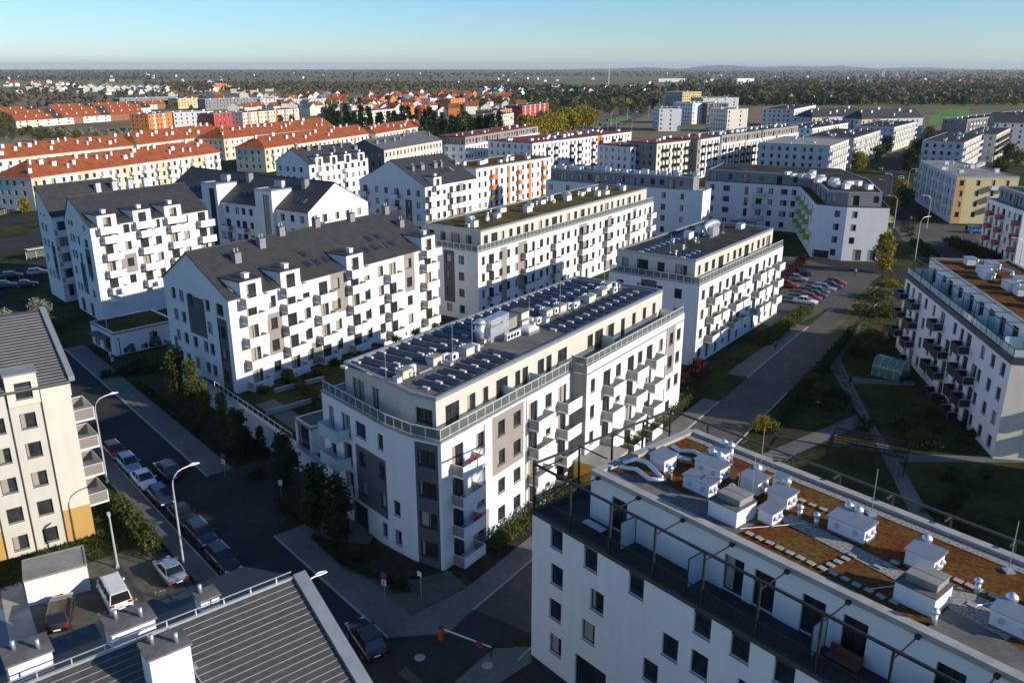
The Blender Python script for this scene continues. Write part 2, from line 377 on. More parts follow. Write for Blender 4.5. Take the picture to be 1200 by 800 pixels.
    def flat_roof(s, poly, z, mat, cap=zinc, par=.28, drop=.18, name='roof', capname='parapet_cap'):
        b = MB(); b.poly([(*p, z - drop) for p in offset(poly, par - .03)]); s.world(name, b, mat)
        if cap is not None:
            b = MB(); b.ring(offset(poly, -.05), offset(poly, par), z - drop - .1, z + .04); s.world(capname, b, cap)
    def slab(s, poly, z0, z1, mat, name='terrace'):
        b = MB(); b.prism(poly, z0, z1); return s.world(name, b, mat)
    def boxpart(s, name, p, z, sx, sy, sz, a, mats, top=None, lip=0):
        """box part on a roof; a = heading in degrees"""
        def mk():
            b = MB(); b.box(-sx / 2, -sy / 2, 0, sx / 2, sy / 2, sz, 0)
            if lip: b.box(-sx / 2 - lip, -sy / 2 - lip, sz + .003, sx / 2 + lip, sy / 2 + lip, sz + .1, 1)
            return b.mesh(name, mats)
        return s.part(name, cached((name, round(sx, 2), round(sy, 2), round(sz, 2), lip, tuple(m.name for m in mats)), mk), (*p, z), R(a))
    def vent(s, p, z, h=.9, r=.14):
        def mk():
            b = MB(); b.tube([(0, 0, 0), (0, 0, h * .65)], r, 8); b.tube([(0, 0, h * .72), (0, 0, h * .86), (0, 0, h)], [r * 1.5, r * 1.5, r * .3], 8); return b.mesh('vent_pipe', bright, True)
        return s.part('vent_pipe', cached(('vp', h, r), mk), (*p, z))
    def ac(s, p, z, a):
        def mk():
            b = MB(); b.box(-.42, -.17, .06, .42, .17, .72, 0); b.box(-.4, -.12, 0, -.3, .12, .057, 1); b.box(.3, -.12, 0, .4, .12, .057, 1)
            pts = [(-.1 + .24 * math.cos(t * math.pi / 6), -.172, .39 + .24 * math.sin(t * math.pi / 6)) for t in range(12)]; b.poly(pts, 1)
            return b.mesh('air_conditioner', [white, blacksteel])
        return s.part('air_conditioner', cached('ac', mk), (*p, z), R(a))
    def antenna(s, p, z, h=3.):
        def mk():
            b = MB(); b.tube([(0, 0, 0), (0, 0, h)], [.03, .02], 5); b.box(-.25, -.25, 0, .25, .25, .12); return b.mesh('lightning_rod', steel)
        return s.part('lightning_rod', cached(('rod', h), mk), (*p, z))
    def gable_roof(s, poly, ze, zr, mat, over=.25, rm=.5, thick=.16, name='roof', wallmat=white, gables=True, ridge_cap=True):
        """ridge runs along edge 0 (front p0->p1); rm = ridge position across the depth"""
        p0, p1, p2, p3 = poly
        la = lambda a, b, t: (a[0] + (b[0] - a[0]) * t, a[1] + (b[1] - a[1]) * t)
        r0, r1 = la(p0, p3, rm), la(p1, p2, rm)
        if gables:
            for n, q in (('gable_wall', [(*p3, ze), (*p0, ze), (*r0, zr)]), ('gable_wall', [(*p1, ze), (*p2, ze), (*r1, zr)])):
                b = MB(); b.poly(q); s.world(n, b, wallmat)
        ex = math.dist(p0, p1); d = ((p1[0] - p0[0]) / ex * .12, (p1[1] - p0[1]) / ex * .12)
        r0, r1 = (r0[0] - d[0], r0[1] - d[1]), add(r1, d)
        for (a, b_, q0, q1) in ((p0, p1, r0, r1), (p2, p3, r1, r0)):
            D = math.dist(a, q0); k = over / max(D, .1); sl = (zr - ze) / max(D, .1) * over
            sg = 1 if a is p0 else -1
            ea = (a[0] + (a[0] - q0[0]) * k - sg * d[0], a[1] + (a[1] - q0[1]) * k - sg * d[1]); eb = (b_[0] + (b_[0] - q1[0]) * k + sg * d[0], b_[1] + (b_[1] - q1[1]) * k + sg * d[1])
            m = MB(); m.prism([ea, eb, q1, q0], [ze - sl + .02, ze - sl + .02, zr + .02, zr + .02], [ze - sl + .02 + thick, ze - sl + .02 + thick, zr + .02 + thick, zr + .02 + thick])
            s.world('roof', m, mat)
        if ridge_cap:
            b = MB(); b.bar((*r0, zr + .2), (*r1, zr + .2), .09); s.world('ridge_cap', b, mat)
def along(p, a, u, v=0):
    """point u along heading a (degrees), v to the left of it"""
    c, s = math.cos(R(a)), math.sin(R(a)); return (p[0] + c * u - s * v, p[1] + s * u + c * v)
def lerp(a, b, t): return (a[0] + (b[0] - a[0]) * t, a[1] + (b[1] - a[1]) * t)
# ================================================================ the ground, roads and pavements
def sheet(name, pts, z, mat, h=None, kind='structure'):
    """flat sheet, or a slab with a real step when h is given"""
    ar = sum(pts[i][0] * pts[(i + 1) % len(pts)][1] - pts[(i + 1) % len(pts)][0] * pts[i][1] for i in range(len(pts)))
    if ar < 0: pts = pts[::-1]
    b = MB()
    if h is None: b.poly([(*p, z) for p in pts])
    else: b.prism(pts, z, z + h)
    return tag(O(name, b.mesh(name, mat)), kind=kind)
def G(*px): return [P(x, y) for x, y in px]
# wide country: one sheet to the horizon, coloured by fields
def fieldmat():
    m = bpy.data.materials.new('open_country'); m.use_nodes = True; n = m.node_tree.nodes; l = m.node_tree.links; b = n['Principled BSDF']; b.inputs['Roughness'].default_value = 1; b.inputs['Specular IOR Level'].default_value = .1
    tc = n.new('ShaderNodeTexCoord'); mp = n.new('ShaderNodeMapping'); mp.inputs['Scale'].default_value = (.0016, .0034, 1); mp.inputs['Rotation'].default_value = (0, 0, .35); l.new(tc.outputs['Object'], mp.inputs[0])
    vo = n.new('ShaderNodeTexVoronoi'); vo.inputs['Scale'].default_value = 1; l.new(mp.outputs[0], vo.inputs[0])
    sp = n.new('ShaderNodeSeparateColor'); l.new(vo.outputs['Color'], sp.inputs[0])
    cr = n.new('ShaderNodeValToRGB'); cr.color_ramp.interpolation = 'CONSTANT'; e = cr.color_ramp.elements
    cols = [(0, (.19, .145, .085)), (.22, (.21, .17, .10)), (.4, (.15, .15, .055)), (.55, (.25, .20, .12)), (.7, (.12, .165, .04)), (.82, (.19, .16, .09)), (.93, (.19, .21, .06))]
    e[0].position = 0; e[0].color = (*cols[0][1], 1); e[1].position = cols[1][0]; e[1].color = (*cols[1][1], 1)
    for p, c in cols[2:]: x = e.new(p); x.color = (*c, 1)
    l.new(sp.outputs[0], cr.inputs[0])
    no = n.new('ShaderNodeTexNoise'); no.inputs['Scale'].default_value = .02; no.inputs['Detail'].default_value = 9; l.new(tc.outputs['Object'], no.inputs[0])
    mr = n.new('ShaderNodeMapRange'); mr.inputs[1].default_value = .3; mr.inputs[2].default_value = .7; mr.inputs[3].default_value = .7; mr.inputs[4].default_value = 1.25; l.new(no.outputs[0], mr.inputs[0])
    mx = n.new('ShaderNodeMix'); mx.data_type = 'RGBA'; mx.blend_type = 'MULTIPLY'; mx.inputs[0].default_value = 1; l.new(cr.outputs[0], mx.inputs[6]); l.new(mr.outputs[0], mx.inputs[7])
    l.new(mx.outputs[2], b.inputs[0]); return m
country = fieldmat()
b = MB(); b.poly([(-26000, -400, -.03), (26000, -400, -.03), (26000, 30000, -.03), (-26000, 30000, -.03)])
tag(O('ground', b.mesh('ground', country)), kind='structure')
sheet('estate_ground', [(-170, 18), (110, 18), (190, 160), (240, 420), (-60, 420), (-290, 420), (-250, 240)], -.012, lawn)
# street frame: u along the kerb of the shaded street, v towards the parked cars
SA, SD = (-57.35, 108.81), -49.0
def S(u, v): return along(SA, SD, u, -v)
def kerb(name, pts, z0=0., h=.13, wd=.16, mat=kerbm):
    b = MB()
    for i in range(len(pts) - 1):
        p, q = pts[i], pts[i + 1]; L = math.dist(p, q); n = (-(q[1] - p[1]) / L * wd, (q[0] - p[0]) / L * wd)
        b.prism([p, q, add(q, n), add(p, n)][::-1] if False else [p, q, add(q, n), add(p, n)], z0, h + .0005 * (i % 2))
    return tag(O(name, b.mesh(name, mat)), kind='structure')
sheet('road', [S(-55, 6.4), S(90, 6.4), S(92, 0), S(90, -.2), S(-55, -.2)], .004, asphalt)
# road between the blocks, climbing away from the junction
R2 = 55.5
r2a = P(545, 722); r2b = along(r2a, R2, 150)
def Q(u, v): return along(r2a, R2, u, -v)     # v to the right of the road heading
sheet('side_road', [Q(-8, 0), Q(135, 0), Q(135, 6.6), Q(-9.5, 6.6)], .008, paveroad)
# pavements as raised slabs with kerbs
sheet('pavement', [S(-20, -.25), S(-20, -3.0), S(37, -3.0), S(37, -.25)], 0, paving, .12)
sheet('pavement', [S(53, -.25), S(53, -7.4), S(59, -7.6), S(62, -3.2), S(71.5, -3.0), S(72.5, -.25)], 0, paving, .12)
sheet('driveway', [S(37, -.25), S(37, -8.2), S(46, -8.2), S(53, -.25)], .009, asphalt)
sheet('pavement', [S(-6, 6.4), S(-6, 8.3), S(90, 8.3), S(90, 6.4)], 0, paving, .12)
kerb('kerb', [S(-20, -.08), S(37, -.08)]); kerb('kerb', [S(53, -.08), S(72.5, -.08)]); kerb('kerb', [S(90, 6.4), S(-6, 6.4)])
sheet('pavement', [S(72.5, -.25), S(71.5, -3.0), Q(3, -2.2), Q(55, -2.2), Q(55, 0), Q(2, 0), Q(-2.5, .2)], 0.002, paving, .12)
kerb('kerb', [Q(55, -.02), Q(1, -.02)])
sheet('pavement', [Q(66, -3), Q(66, 0), Q(96, 0), Q(96, -2.2)], 0, paving, .12); kerb('kerb', [Q(96, -.02), Q(66, -.02)])
kerb('kerb', [Q(-2, 6.6), Q(120, 6.6)])
sheet('verge', [Q(0, 6.76), Q(7, 6.76), along(P(623, 740), 0, 0), P(600, 757), P(577, 757)], .0, lawn, .1)
sheet('pavement', G((520, 812), (560, 775), (580, 760), (601, 759), (623, 741), (623, 776), (585, 800)), .0, paving, .07)
jp = [S(72.3, .6), S(72.6, -.1), Q(-2.3, .12), Q(1.2, .12), Q(1.2, 6.5), Q(-5, 9.5), S(91, -9), S(91, .6)]
jc = (sum(p[0] for p in jp) / 8, sum(p[1] for p in jp) / 8); jp.sort(key=lambda p: math.atan2(p[1] - jc[1], p[0] - jc[0]))
sheet('junction', jp, .0115, asphalt)
sheet('corner_paving', [S(61.5, -3.0), S(71.4, -3.0), Q(3.2, -2.25), Q(4.2, -5.0), S(67.5, -6.0)], 0, cobble, .11)
# cross street in front of the green-balcony block and the wide road beyond
sheet('cross_road', G((640, 288), (905, 298), (1000, 318), (1062, 330), (1075, 322), (1035, 312), (930, 300), (860, 284), (640, 274)), .006, asphalt)
sheet('avenue', G((985, 285), (1030, 303), (1050, 290), (1075, 268), (1058, 235), (1060, 205), (1082, 176), (1062, 176), (1030, 205), (1018, 216), (1022, 232), (1036, 262)), .01, asphalt)
sheet('crossing', G((1048, 266), (1060, 284), (1105, 288), (1150, 282), (1165, 272), (1130, 265), (1090, 262)), .014, paveroad)
sheet('park_road', G((1075, 283), (1110, 283), (1172, 312), (1200, 330), (1200, 345), (1120, 325)), .01, asphalt)
sheet('car_park', G((860, 318), (905, 330), (885, 375), (915, 388), (940, 378), (1000, 345), (1034, 322), (1000, 318), (925, 300)), .011, paveroad)
# courtyards and garden paths
sheet('garden_path', G((1003, 381), (1018, 383), (984, 424), (975, 416)), .012, paving)
sheet('garden_path', G((966, 420), (982, 417), (1024, 497), (1047, 530), (1100, 620), (1078, 625), (1022, 510)), .016, paving)
sheet('garden_path', G((890, 533), (1003, 486), (1012, 497), (915, 540)), .02, paving)
sheet('garden_path', G((996, 442), (1072, 447), (1072, 452), (998, 449)), .02, paving)
sheet('garden_path', G((1036, 531), (1140, 534), (1200, 536), (1200, 542), (1042, 541)), .022, paving)
sheet('garden_bed', G((905, 500), (965, 500), (950, 510), (900, 525), (890, 515)), .01, soil)
sheet('rough_grass', G((1000, 350), (1040, 318), (1064, 330), (1060, 395), (1010, 382), (960, 400)), .011, dryground)
sheet('courtyard', G((560, 372), (640, 355), (720, 300), (660, 276), (600, 300), (500, 350)), .012, paving)
# parking yard at the foot of the tiled roof, and its path
sheet('parking_yard', [S(66, 8.5), S(66, 26), S(46, 26), S(46, 19), S(46.5, 8.5)], .006, cobble)
sheet('footpath', G((0, 690), (25, 681), (62, 800), (20, 800)), .012, concrete)
sheet('sports_court', G((-10, 716), (6, 712), (38, 782), (-10, 800)), .009, M('blue_court', (.10, .16, .24), .9, .1, 1, fine=.1))
sheet('planting_bed', [S(2, -3.2), S(2, -8), S(32, -8), S(36.5, -3.2)], .0, soil, .08)
sheet('planting_bed', [S(46.5, -4.4), S(51, -2.4), S(52.6, -4.5), S(49, -7.6), S(46, -7.2)], .0, soil, .08)
sheet('planting_bed', [S(55.5, -2.6), S(62, -2.4), S(66.5, -4.5), S(68.2, -8.3), S(62.5, -8.0), S(59, -5)], .124, soil, .04)
sheet('planting_bed', [Q(4.5, -2.3), Q(55, -2.3), Q(55, -4.6), Q(4, -5.2)], .0, soil, .1)
# roads and bus stop behind the gabled blocks on the left
sheet('bus_road', G((0, 345), (120, 300), (120, 283), (0, 318)), .004, asphalt); sheet('bus_road', G((0, 300), (70, 276), (70, 262), (0, 283)), .004, asphalt)
sheet('bus_verge', G((0, 280), (66, 262), (66, 255), (0, 270)), .0, lawn, .1)
sheet('bus_road', G((0, 266), (70, 251), (70, 244), (0, 256)), .004, asphalt)
# far road with cars, green field and sports strip
sheet('dual_carriageway', G((560, 196), (640, 178), (735, 145), (790, 118), (800, 110), (790, 110), (770, 117), (700, 143), (600, 173), (540, 188)), .01, paveroad)
sheet('road_verge', G((690, 147), (735, 134), (742, 138), (702, 152)), .012, M('verge_green', (.13, .20, .03), .97, .2, .05))
green = M('field_green', (.10, .22, .016), .97, .12, .01, fine=.1); fallow = M('field_fallow', (.22, .14, .065), .97, .2, .01, fine=.15); pale = M('field_pale', (.22, .20, .08), .97, .2, .01)
sheet('field', G((1086, 146), (1134, 146), (1136, 127), (1112, 128), (1092, 135)), .02, green)
sheet('field', G((880, 143), (920, 141), (920, 125), (880, 125)), .02, fallow)
sheet('field', G((1125, 106), (1260, 109), (1260, 98), (1130, 99)), .02, fallow); sheet('field', G((1130, 112), (1260, 118), (1260, 107), (1125, 107)), .024, pale)
sheet('field', G((20, 128), (330, 124), (330, 108), (-60, 110)), .02, M('field_brown', (.20, .15, .09), .97, .2, .01)); sheet('field', G((-80, 105), (360, 98), (360, 94), (-80, 95)), .02, pale)
# ================================================================ the four-storey block with solar modules on its roof (street corner)
def mod_mesh():
    b = MB(); b.box(-.83, -.46, 0, .83, .46, .035, 1, 0); b.box(-.8, -.03, .036, .8, .03, .04, 1); return b.mesh('solar_module', [pv, darkcap])
def pv_rows(s, org, a, us, vs_, z, seed):
    rng = random.Random(seed); me = cached('pvm', mod_mesh); bl = cached('ballast', lambda: (lambda q: (q.box(-.36, -.15, 0, .36, .15, .2), q.mesh('ballast_block', beige))[1])(MB()))
    for u in us:
        for v in vs_:
            p = along(org, a, u, v)
            s.part('solar_module', me, (*p, z + .14 + rng.uniform(-.02, .02)), 0, rot=(R(-9 + rng.uniform(-2, 2)), 0, R(a + 90)))
        for v in vs_[::2]:
            p = along(org, a, u - .75 + rng.uniform(-.05, .05), v + .84); s.part('ballast_block', bl, (*p, z + .01), R(a + 90))
pA = [P(516.6, 518, 12.4), P(669, 434, 12.4)]; aA = math.degrees(math.atan2(pA[1][1] - pA[0][1], pA[1][0] - pA[0][0]))
s2 = P(684, 424, 13.2); s3 = P(797.4, 363, 13.2)
aA = 55.0
s1 = along(pA[0], aA, 21.1); st0 = along(s1, aA, 0, -1.8); s3 = along(st0, aA, 24.0)
w0, w1, w2 = P(376.4, 457, 12.4), P(450, 498, 12.4), P(480, 510, 12.4)
back = along(s3, aA + 90, 15.2)
polyA = [pA[0], s1, st0, s3, back, w0, w1, w2]
A = Bld('apartment_block', 'white corner apartment block with solar modules across its flat grey roof', 'building', polyA, near=2)
fl = [10.0, 7.0]
A.columns(pA[0], s1, 0, 12.4, [(2.2, 'bbbb'), (5.4, 'nwlw'), (8.6, 'wwww'), (11.2, 'wwww'), (13.9, 'bbbb'), (16.7, 'nlnw'), (19.3, 'bbbb')], 4,
          mats=[white, taupe], panels=[(7.2, 12.3, 6.1, 12.0, 1), (4.2, 6.6, .2, 3.2, 1)], bside=.5, bw=3.0)
A.facade(s1, st0, 0, 13.2, [], [], [taupe])
A.columns(st0, s3, 0, 13.2, [(1.3, 'nnnn'), (4.3, 'bbbb'), (6.9, 'llww'), (9.8, 'bbbb'), (12.1, 'lllw'), (14.5, 'bbbb'), (17.5, 'nllw'), (20.4, 'wwww'), (22.6, '.www')], 4,
          mats=[white, taupe], panels=[(18.9, 21.6, 6.2, 12.3, 1), (3.2, 5.4, .3, 3.1, 1)], bside=.5, bw=2.7, base=.3)
A.facade(s3, back, 0, 13.2, [], [], [white]); A.facade(back, w0, 0, 12.4, [], [], [white])
A.columns(w0, w1, 0, 12.4, [(1.7, '.wtt'), (4.4, '.bbb'), (7.0, '.wwW'), (10.3, 'nnnn')], 4, mats=[white, grey], panels=[(5.9, 11.0, 3.0, 8.9, 1)], style='glass', bside=-1.2, bw=3.4, extra=[(1.0, 2.4, .1, 2.4, 'd'), (4.6, 7.4, .05, 2.6, 'g')])
A.columns(w1, w2, 0, 12.4, [(1.2, 'nn..')], 4)
A.columns(w2, pA[0], 0, 12.4, [(1.6, 'WWWW')], 4, mats=[white, grey], panels=[(.45, 2.75, 0, 12.0, 1)])
# penthouse set back behind the terrace
pent = [P(510.4, 466, 15.6), None, None, P(403.4, 423, 15.6), P(464, 450, 15.6), P(482, 459, 15.6)]
pent[0] = along(pent[0], aA, 0, 0); pent[1] = along(pent[0], aA, 44.3); pent[2] = along(pent[1], aA + 90, 12.6)
A.slab(offset(polyA, .04), 11.7, 11.9, concrete, 'terrace')
A.columns(pent[0], pent[1], 11.9, 15.5, [(2.2, 'D'), (4.9, 'w'), (7.0, 'n'), (9.6, 'D'), (12.2, 'n'), (13.5, 'f'), (16.3, 'w'), (17.8, 'f'), (20.4, 'W'), (26.2, 'w'), (28.1, 'D'), (30.7, 'D'), (33.8, 'f'), (36.6, 'n'), (39.4, 'n'), (42.0, 'n')], 1, mats=[beige], base=.1)
A.facade(pent[1], pent[2], 11.9, 15.5, [(2, 3.2, 1, 2.4, 'w')], [], [beige]); A.facade(pent[2], pent[3], 11.9, 15.5, [], [], [beige])
A.columns(pent[3], pent[4], 11.9, 15.5, [(2.2, 'D'), (5.0, 't')], 1, mats=[beige]); A.facade(pent[4], pent[5], 11.9, 15.5, [], [], [beige]); A.columns(pent[5], pent[0], 11.9, 15.5, [(1.3, 'W')], 1, mats=[beige])
A.flat_roof(pent, 15.55, bitumen)
ro = offset(polyA, .16)
for i in (0, 5, 6, 7): A.railing(ro[i], ro[(i + 1) % 8], 12.42)
A.railing(ro[2], ro[3], 13.22, h=.75); A.railing(ro[1], ro[2], 13.22, h=.75)
A.slab(offset([st0, s3, along(s3, aA + 90, 2.2), along(st0, aA + 90, 2.2)], .06), 12.6, 12.75, concrete, 'terrace')
bcap = MB(); bcap.ring(offset(polyA, -.05), offset(polyA, .3), 12.25, 12.41); A.world('parapet_cap', bcap, zinc)
for u in (9.8, 14.2, 28.9):                                    # frosted screens between terraces
    A.boxpart('privacy_screen', along(pent[0], aA, u, -.75), 11.92, 1.4, .05, 1.7, aA + 90, [frost])
for i, u in enumerate((5.9, 12.6)): A.boxpart('downpipe', along(pA[0], aA, u + .1, -.07), .1, .1, .1, 11.8, aA, [rail])
A.boxpart('downpipe', along(st0, aA, 19.1, -.07), .1, .1, .1, 12.4, aA, [rail])
zA = 15.38
pv_rows(A, pent[0], aA, [1.9 + 1.75 * k for k in range(24)], [7.9, 9.6, 11.3], zA, 1)
pv_rows(A, pent[0], aA, [2.2 + 1.75 * k for k in range(7)], [1.5, 3.2], zA, 2); pv_rows(A, pent[0], aA, [23 + 1.75 * k for k in range(12)], [1.5, 3.2], zA, 3)
rng = random.Random(5)
for k in range(11):
    u = 2.5 + k * 3.9 + rng.uniform(-.8, .8)
    if 14 < u < 18: continue
    p = along(pent[0], aA, u, 5.6 + rng.uniform(-.6, .6)); A.boxpart('vent_box', p, zA, 1.3, .8, .75, aA, [beige, bitlight], lip=.08)
    for j in range(3): A.vent(along(p, aA, -.4 + .4 * j, .65), zA, .95 + .1 * (j % 2), .1)
    A.ac(along(p, aA, 1.3, rng.uniform(-.5, .5)), zA, aA + 90 * rng.randint(0, 3))
    if k % 2: A.ac(along(p, aA, 1.9, -.8), zA, aA)
for u, v in ((1.0, 6.6), (8.5, 5.0), (13.5, 6.5), (21, 4.6), (30, 6.3), (38.5, 5.2)): A.antenna(along(pent[0], aA, u, v), zA, 3.6)
# big ventilation plant: silver ducts, curb and dome
p = along(pent[0], aA, 16.2, 6.0)
A.boxpart('plant_box', p, zA, 2.2, 1.3, 1.5, aA, [steel, zinc], lip=.05)
b = MB(); b.tube([(*along(p, aA, -1.2, .6), zA + .2), (*along(p, aA, -1.2, .6), zA + 1.9)], .55, 14); b.tube([(*along(p, aA, -1.2, .6), zA + 1.9), (*along(p, aA, -1.2, .6), zA + 2.35)], [.75, .3], 14)
A.world('roof_fan', b, bright, True)
for (u, v, su, sv_, z0, z1) in ((.3, .3, 1.5, 1.1, 1.55, 2.25), (2.1, .35, 1.2, 1.2, 0, 2.3), (1.25, .3, .5, 1.0, 1.6, 2.2)):
    b = MB(); b.prism([(-su / 2, -sv_ / 2), (su / 2, -sv_ / 2), (su / 2, sv_ / 2), (-su / 2, sv_ / 2)], z0, [z1 - .12, z1, z1, z1 - .12]); b.box(-su / 2 - .03, -sv_ / 2 - .03, (z0 + z1) / 2, su / 2 + .03, sv_ / 2 + .03, (z0 + z1) / 2 + .06); A.part('air_duct', b.mesh('air_duct', bright), (*along(p, aA, u, v), zA), R(aA))
for k in range(22):
    q = along(pent[0], aA, 1.5 + 1.9 * k + rng.uniform(-.5, .5), 4.6 + rng.uniform(0, 2.4)); c = k % 4
    if c == 0: A.boxpart('duct_box', q, zA, .7, .5, .5, aA, [lightgrey, zinc], lip=.04)
    elif c == 1: A.vent(q, zA, .7, .08)
    elif c == 2: A.boxpart('cable_tray', q, zA + .02, 1.8, .2, .12, aA, [steel])
    else: A.boxpart('duct_box', q, zA, 1.0, .4, .35, aA + 90, [beige, zinc], lip=.04)
for i in range(4): A.ac(along(p, aA, .2 + .55 * i, -1.9), zA + .15, aA)
p = along(pent[0], aA, 19.6, 6.6); A.boxpart('roof_shed', p, zA, 1.9, 1.5, 1.5, aA, [bitlight, bitumen], lip=.1); A.boxpart('roof_shed', along(p, aA, 2.4, -.1), zA, 1.5, 1.5, 1.6, aA, [beige, bitumen], lip=.08)
p = along(pent[0], aA, 20.2, 4.2); b = MB(); b.box(-1.0, -.8, 0, 1.0, .8, .35, 1)
for k in range(4): c0, c1 = .92 - .2 * k, .92 - .2 * (k + 1); 
prof = [(1.0, .36), (.93, .55), (.7, .7), (.35, .78)]
for k in range(3):
    (x0, z0), (x1, z1) = prof[k], prof[k + 1]; q0 = [(-x0, -.8 * x0), (x0, -.8 * x0), (x0, .8 * x0), (-x0, .8 * x0)]; q1 = [(-x1, -.8 * x1), (x1, -.8 * x1), (x1, .8 * x1), (-x1, .8 * x1)]
    for j in range(4): b.poly([(*q0[j], z0), (*q0[(j + 1) % 4], z0), (*q1[(j + 1) % 4], z1), (*q1[j], z1)], 0)
b.poly([(*q, prof[3][1]) for q in [(-.35, -.28), (.35, -.28), (.35, .28), (-.35, .28)]], 0)
A.part('skylight_dome', b.mesh('skylight_dome', [frame_white, zinc]), (*p, zA), R(aA))
# entrance canopy in amber on the lit side, low projecting roof
pc = along(s1, aA, -.5, -1.9); A.boxpart('entrance_canopy', along(pc, aA, 1.6, -1.2), 2.9, 5.5, 3.6, .3, aA, [amber, bitlight], lip=.05)
A.boxpart('entrance_screen', along(pc, aA, -1.0, -1.2), .1, .2, 3.3, 2.75, aA, [amber])
# flower boxes and things on balconies
redflower = M('red_geranium', (.45, .02, .03), .8, .4, 8, bump=.5)
for (x, y, n) in ((2.6, 9.0, 8), (3.2, 3.1, 7)):
    b = MB(); rr = random.Random(3)
    for i in range(26): c = Vector((rr.uniform(-.5, .5), rr.uniform(-.12, .12), rr.uniform(0, .3))); b.box(c.x - .06, c.y - .06, c.z, c.x + .06, c.y + .06, c.z + .1)
    A.part('flower_box', b.mesh('flower_box', redflower), (*along(pA[0], aA, x + .3, -1.15), y + .75), R(aA))
# raised podium with its shaded street wall, railing and stair house (between the two white blocks)
wA, wB = S(13.5, -8.3), S(52.0, -8.3)
POD = [wA, wB, along(wB, 41, 8), along(S(46, -8.3), 41, 34), along(wA, 41, 22)]
pod = Bld('podium_wall', 'long white podium wall with pale railing along the shaded street', 'wall', [wA, wB, along(wB, 41, 3), along(wA, 41, 3)], near=1)
a = pod.facade(wA, wB, 0, 3.0, [(25.2, 28.8, .05, 2.2, 'g')], [], [white])
pod.slab([along(wA, SD, 0, .05), along(wB, SD, 0, .05), along(wB, 41, 30), along(wA, 41, 26)], 2.62, 2.72, lawn, 'roof_garden')
for i, (u, v, l_, a_) in enumerate(((18, 6, 9, 41), (27, 5, 7, 41), (22, 12, 8, SD), (30, 9, 6, SD), (12, 9, 7, 41), (25, 17, 9, SD))):
    pod.boxpart('planter_wall', along(along(wA, SD, u), 41, v), 2.72, l_, .25, .6, a_, [concrete])
pod.slab([along(along(wA, SD, u), 41, v) for u, v in ((14, 2), (34, 2), (34, 4.5), (14, 4.5))], 2.723, 2.74, paving, 'terrace_paving')
pod.railing(along(wA, SD, 6, .2), along(wA, SD, 27.3, .2), 3.02, h=.9, step=1.4, panes=False); pod.railing(along(wA, SD, 31.5, .2), along(wB, SD, -.2, .2), 3.02, h=.9, step=1.4, panes=False)
b = MB(); b.prism([along(wA, SD, 0, -.06), along(wB, SD, 0, -.06), along(wB, SD, 0, .5), along(wA, SD, 0, .5)], 2.92, 3.02); pod.world('wall_cap', b, zinc)
c0 = along(wA, SD, 27.6, .55); hut = Bld('stair_house', 'small white stair house with grey door on the podium edge', 'building', rect(c0, along(c0, SD, 3.6), 4.2), z=2.73)
rh = rect(c0, along(c0, SD, 3.6), 4.2)
hut.facade(rh[0], rh[1], 2.73, 5.8, [(.5, 3.1, .1, 2.8, 'd')], [], [white])
for i in (1, 2, 3): hut.facade(rh[i], rh[(i + 1) % 4], 2.73, 5.8)
hut.flat_roof(rh, 5.82, bitumen)
# ================================================================ gabled block with dark tile roof and four dormers
b0 = P(267, 352, 15); bL = (-47.5, 110.2); aB = 55.8
b1 = along(b0, aB, 40.5); dB = (bL[0] - b0[0], bL[1] - b0[1]); polyB = [b0, b1, add(b1, dB), add(b0, dB)]
B = Bld('gabled_block', 'white gabled apartment block with dark tile roof and four flat dormers', 'building', polyB, near=2)
bb = 2.6
B.columns(b0, b1, 0, 15, [(3.4, '.bbbb'), (6.7, '.wwww'), (9.8, '.bbbb'), (12.5, '.wwww'), (15.6, '.bbbb'), (18.1, '.wwww'), (21.7, '.bbbb'), (24.2, '.wwww'), (27.1, '.wwww'), (29.7, '.bbbb'), (33.5, '.wwww'), (38.0, '.bbbb')], 5, base=-.05,
          mats=[white, taupe], panels=[(5.6, 8.1, 6.2, 11.8, 1), (17.0, 20.2, 9.1, 14.8, 1), (32.4, 34.8, 8.9, 14.8, 1), (12.7, 14.6, 2.9, 6, 1)], bside=-.3, bw=3.0)
B.columns(polyB[3], b0, 0, 15, [(2.7, '.wwww'), (4.9, '.wwww'), (7.4, '.ww.w'), (10.2, '.ww..'), (11.9, '.wwww'), (15.0, '.wWWW')], 5, base=-.05,
          mats=[white, grey], panels=[(6.4, 11.0, 8.6, 13.9, 1), (14.0, 16.4, .2, 12.2, 1), (1.2, 2.0, .2, 7, 1)])
for i in (1, 2): B.facade(polyB[i], polyB[i + 1], 0, 15)
B.gable_roof(polyB, 15, 19.4, darktile, rm=.56)
def dormer(s, p0, an, u, z, w, mat=white, roofm=darktile, bal='solid', hh=2.9, dd=4.2, bd=1.2):
    q0 = along(p0, an, u - w / 2, -.27); q1 = along(p0, an, u + w / 2, -.27)
    rq = rect(q0, q1, dd)
    s.facade(q0, q1, z, z + hh, [(w / 2 - .75, w / 2 + .75, .25, 2.45, 'd')], [], [mat], 'dormer')
    for i in (1, 3): s.facade(rq[i], rq[(i + 1) % 4], z, z + hh, [], [], [mat], 'dormer_cheek')
    b = MB(); b.prism(offset(rq, -.1), z + hh + .003, z + hh + .16); s.world('dormer_roof', b, roofm)
    s.boxpart('dormer_vent', along(p0, an, u, .7), z + hh + .17, .7, .7, .55, an, [frame_white, beige], lip=.07)
    if bal: s.balcony(q0, q1, -.2, z + .02, w + .4, bd, bal)
for u in (3.4, 9.8, 21.7, 38.0): dormer(B, b0, aB, u, 14.0, 3.3)
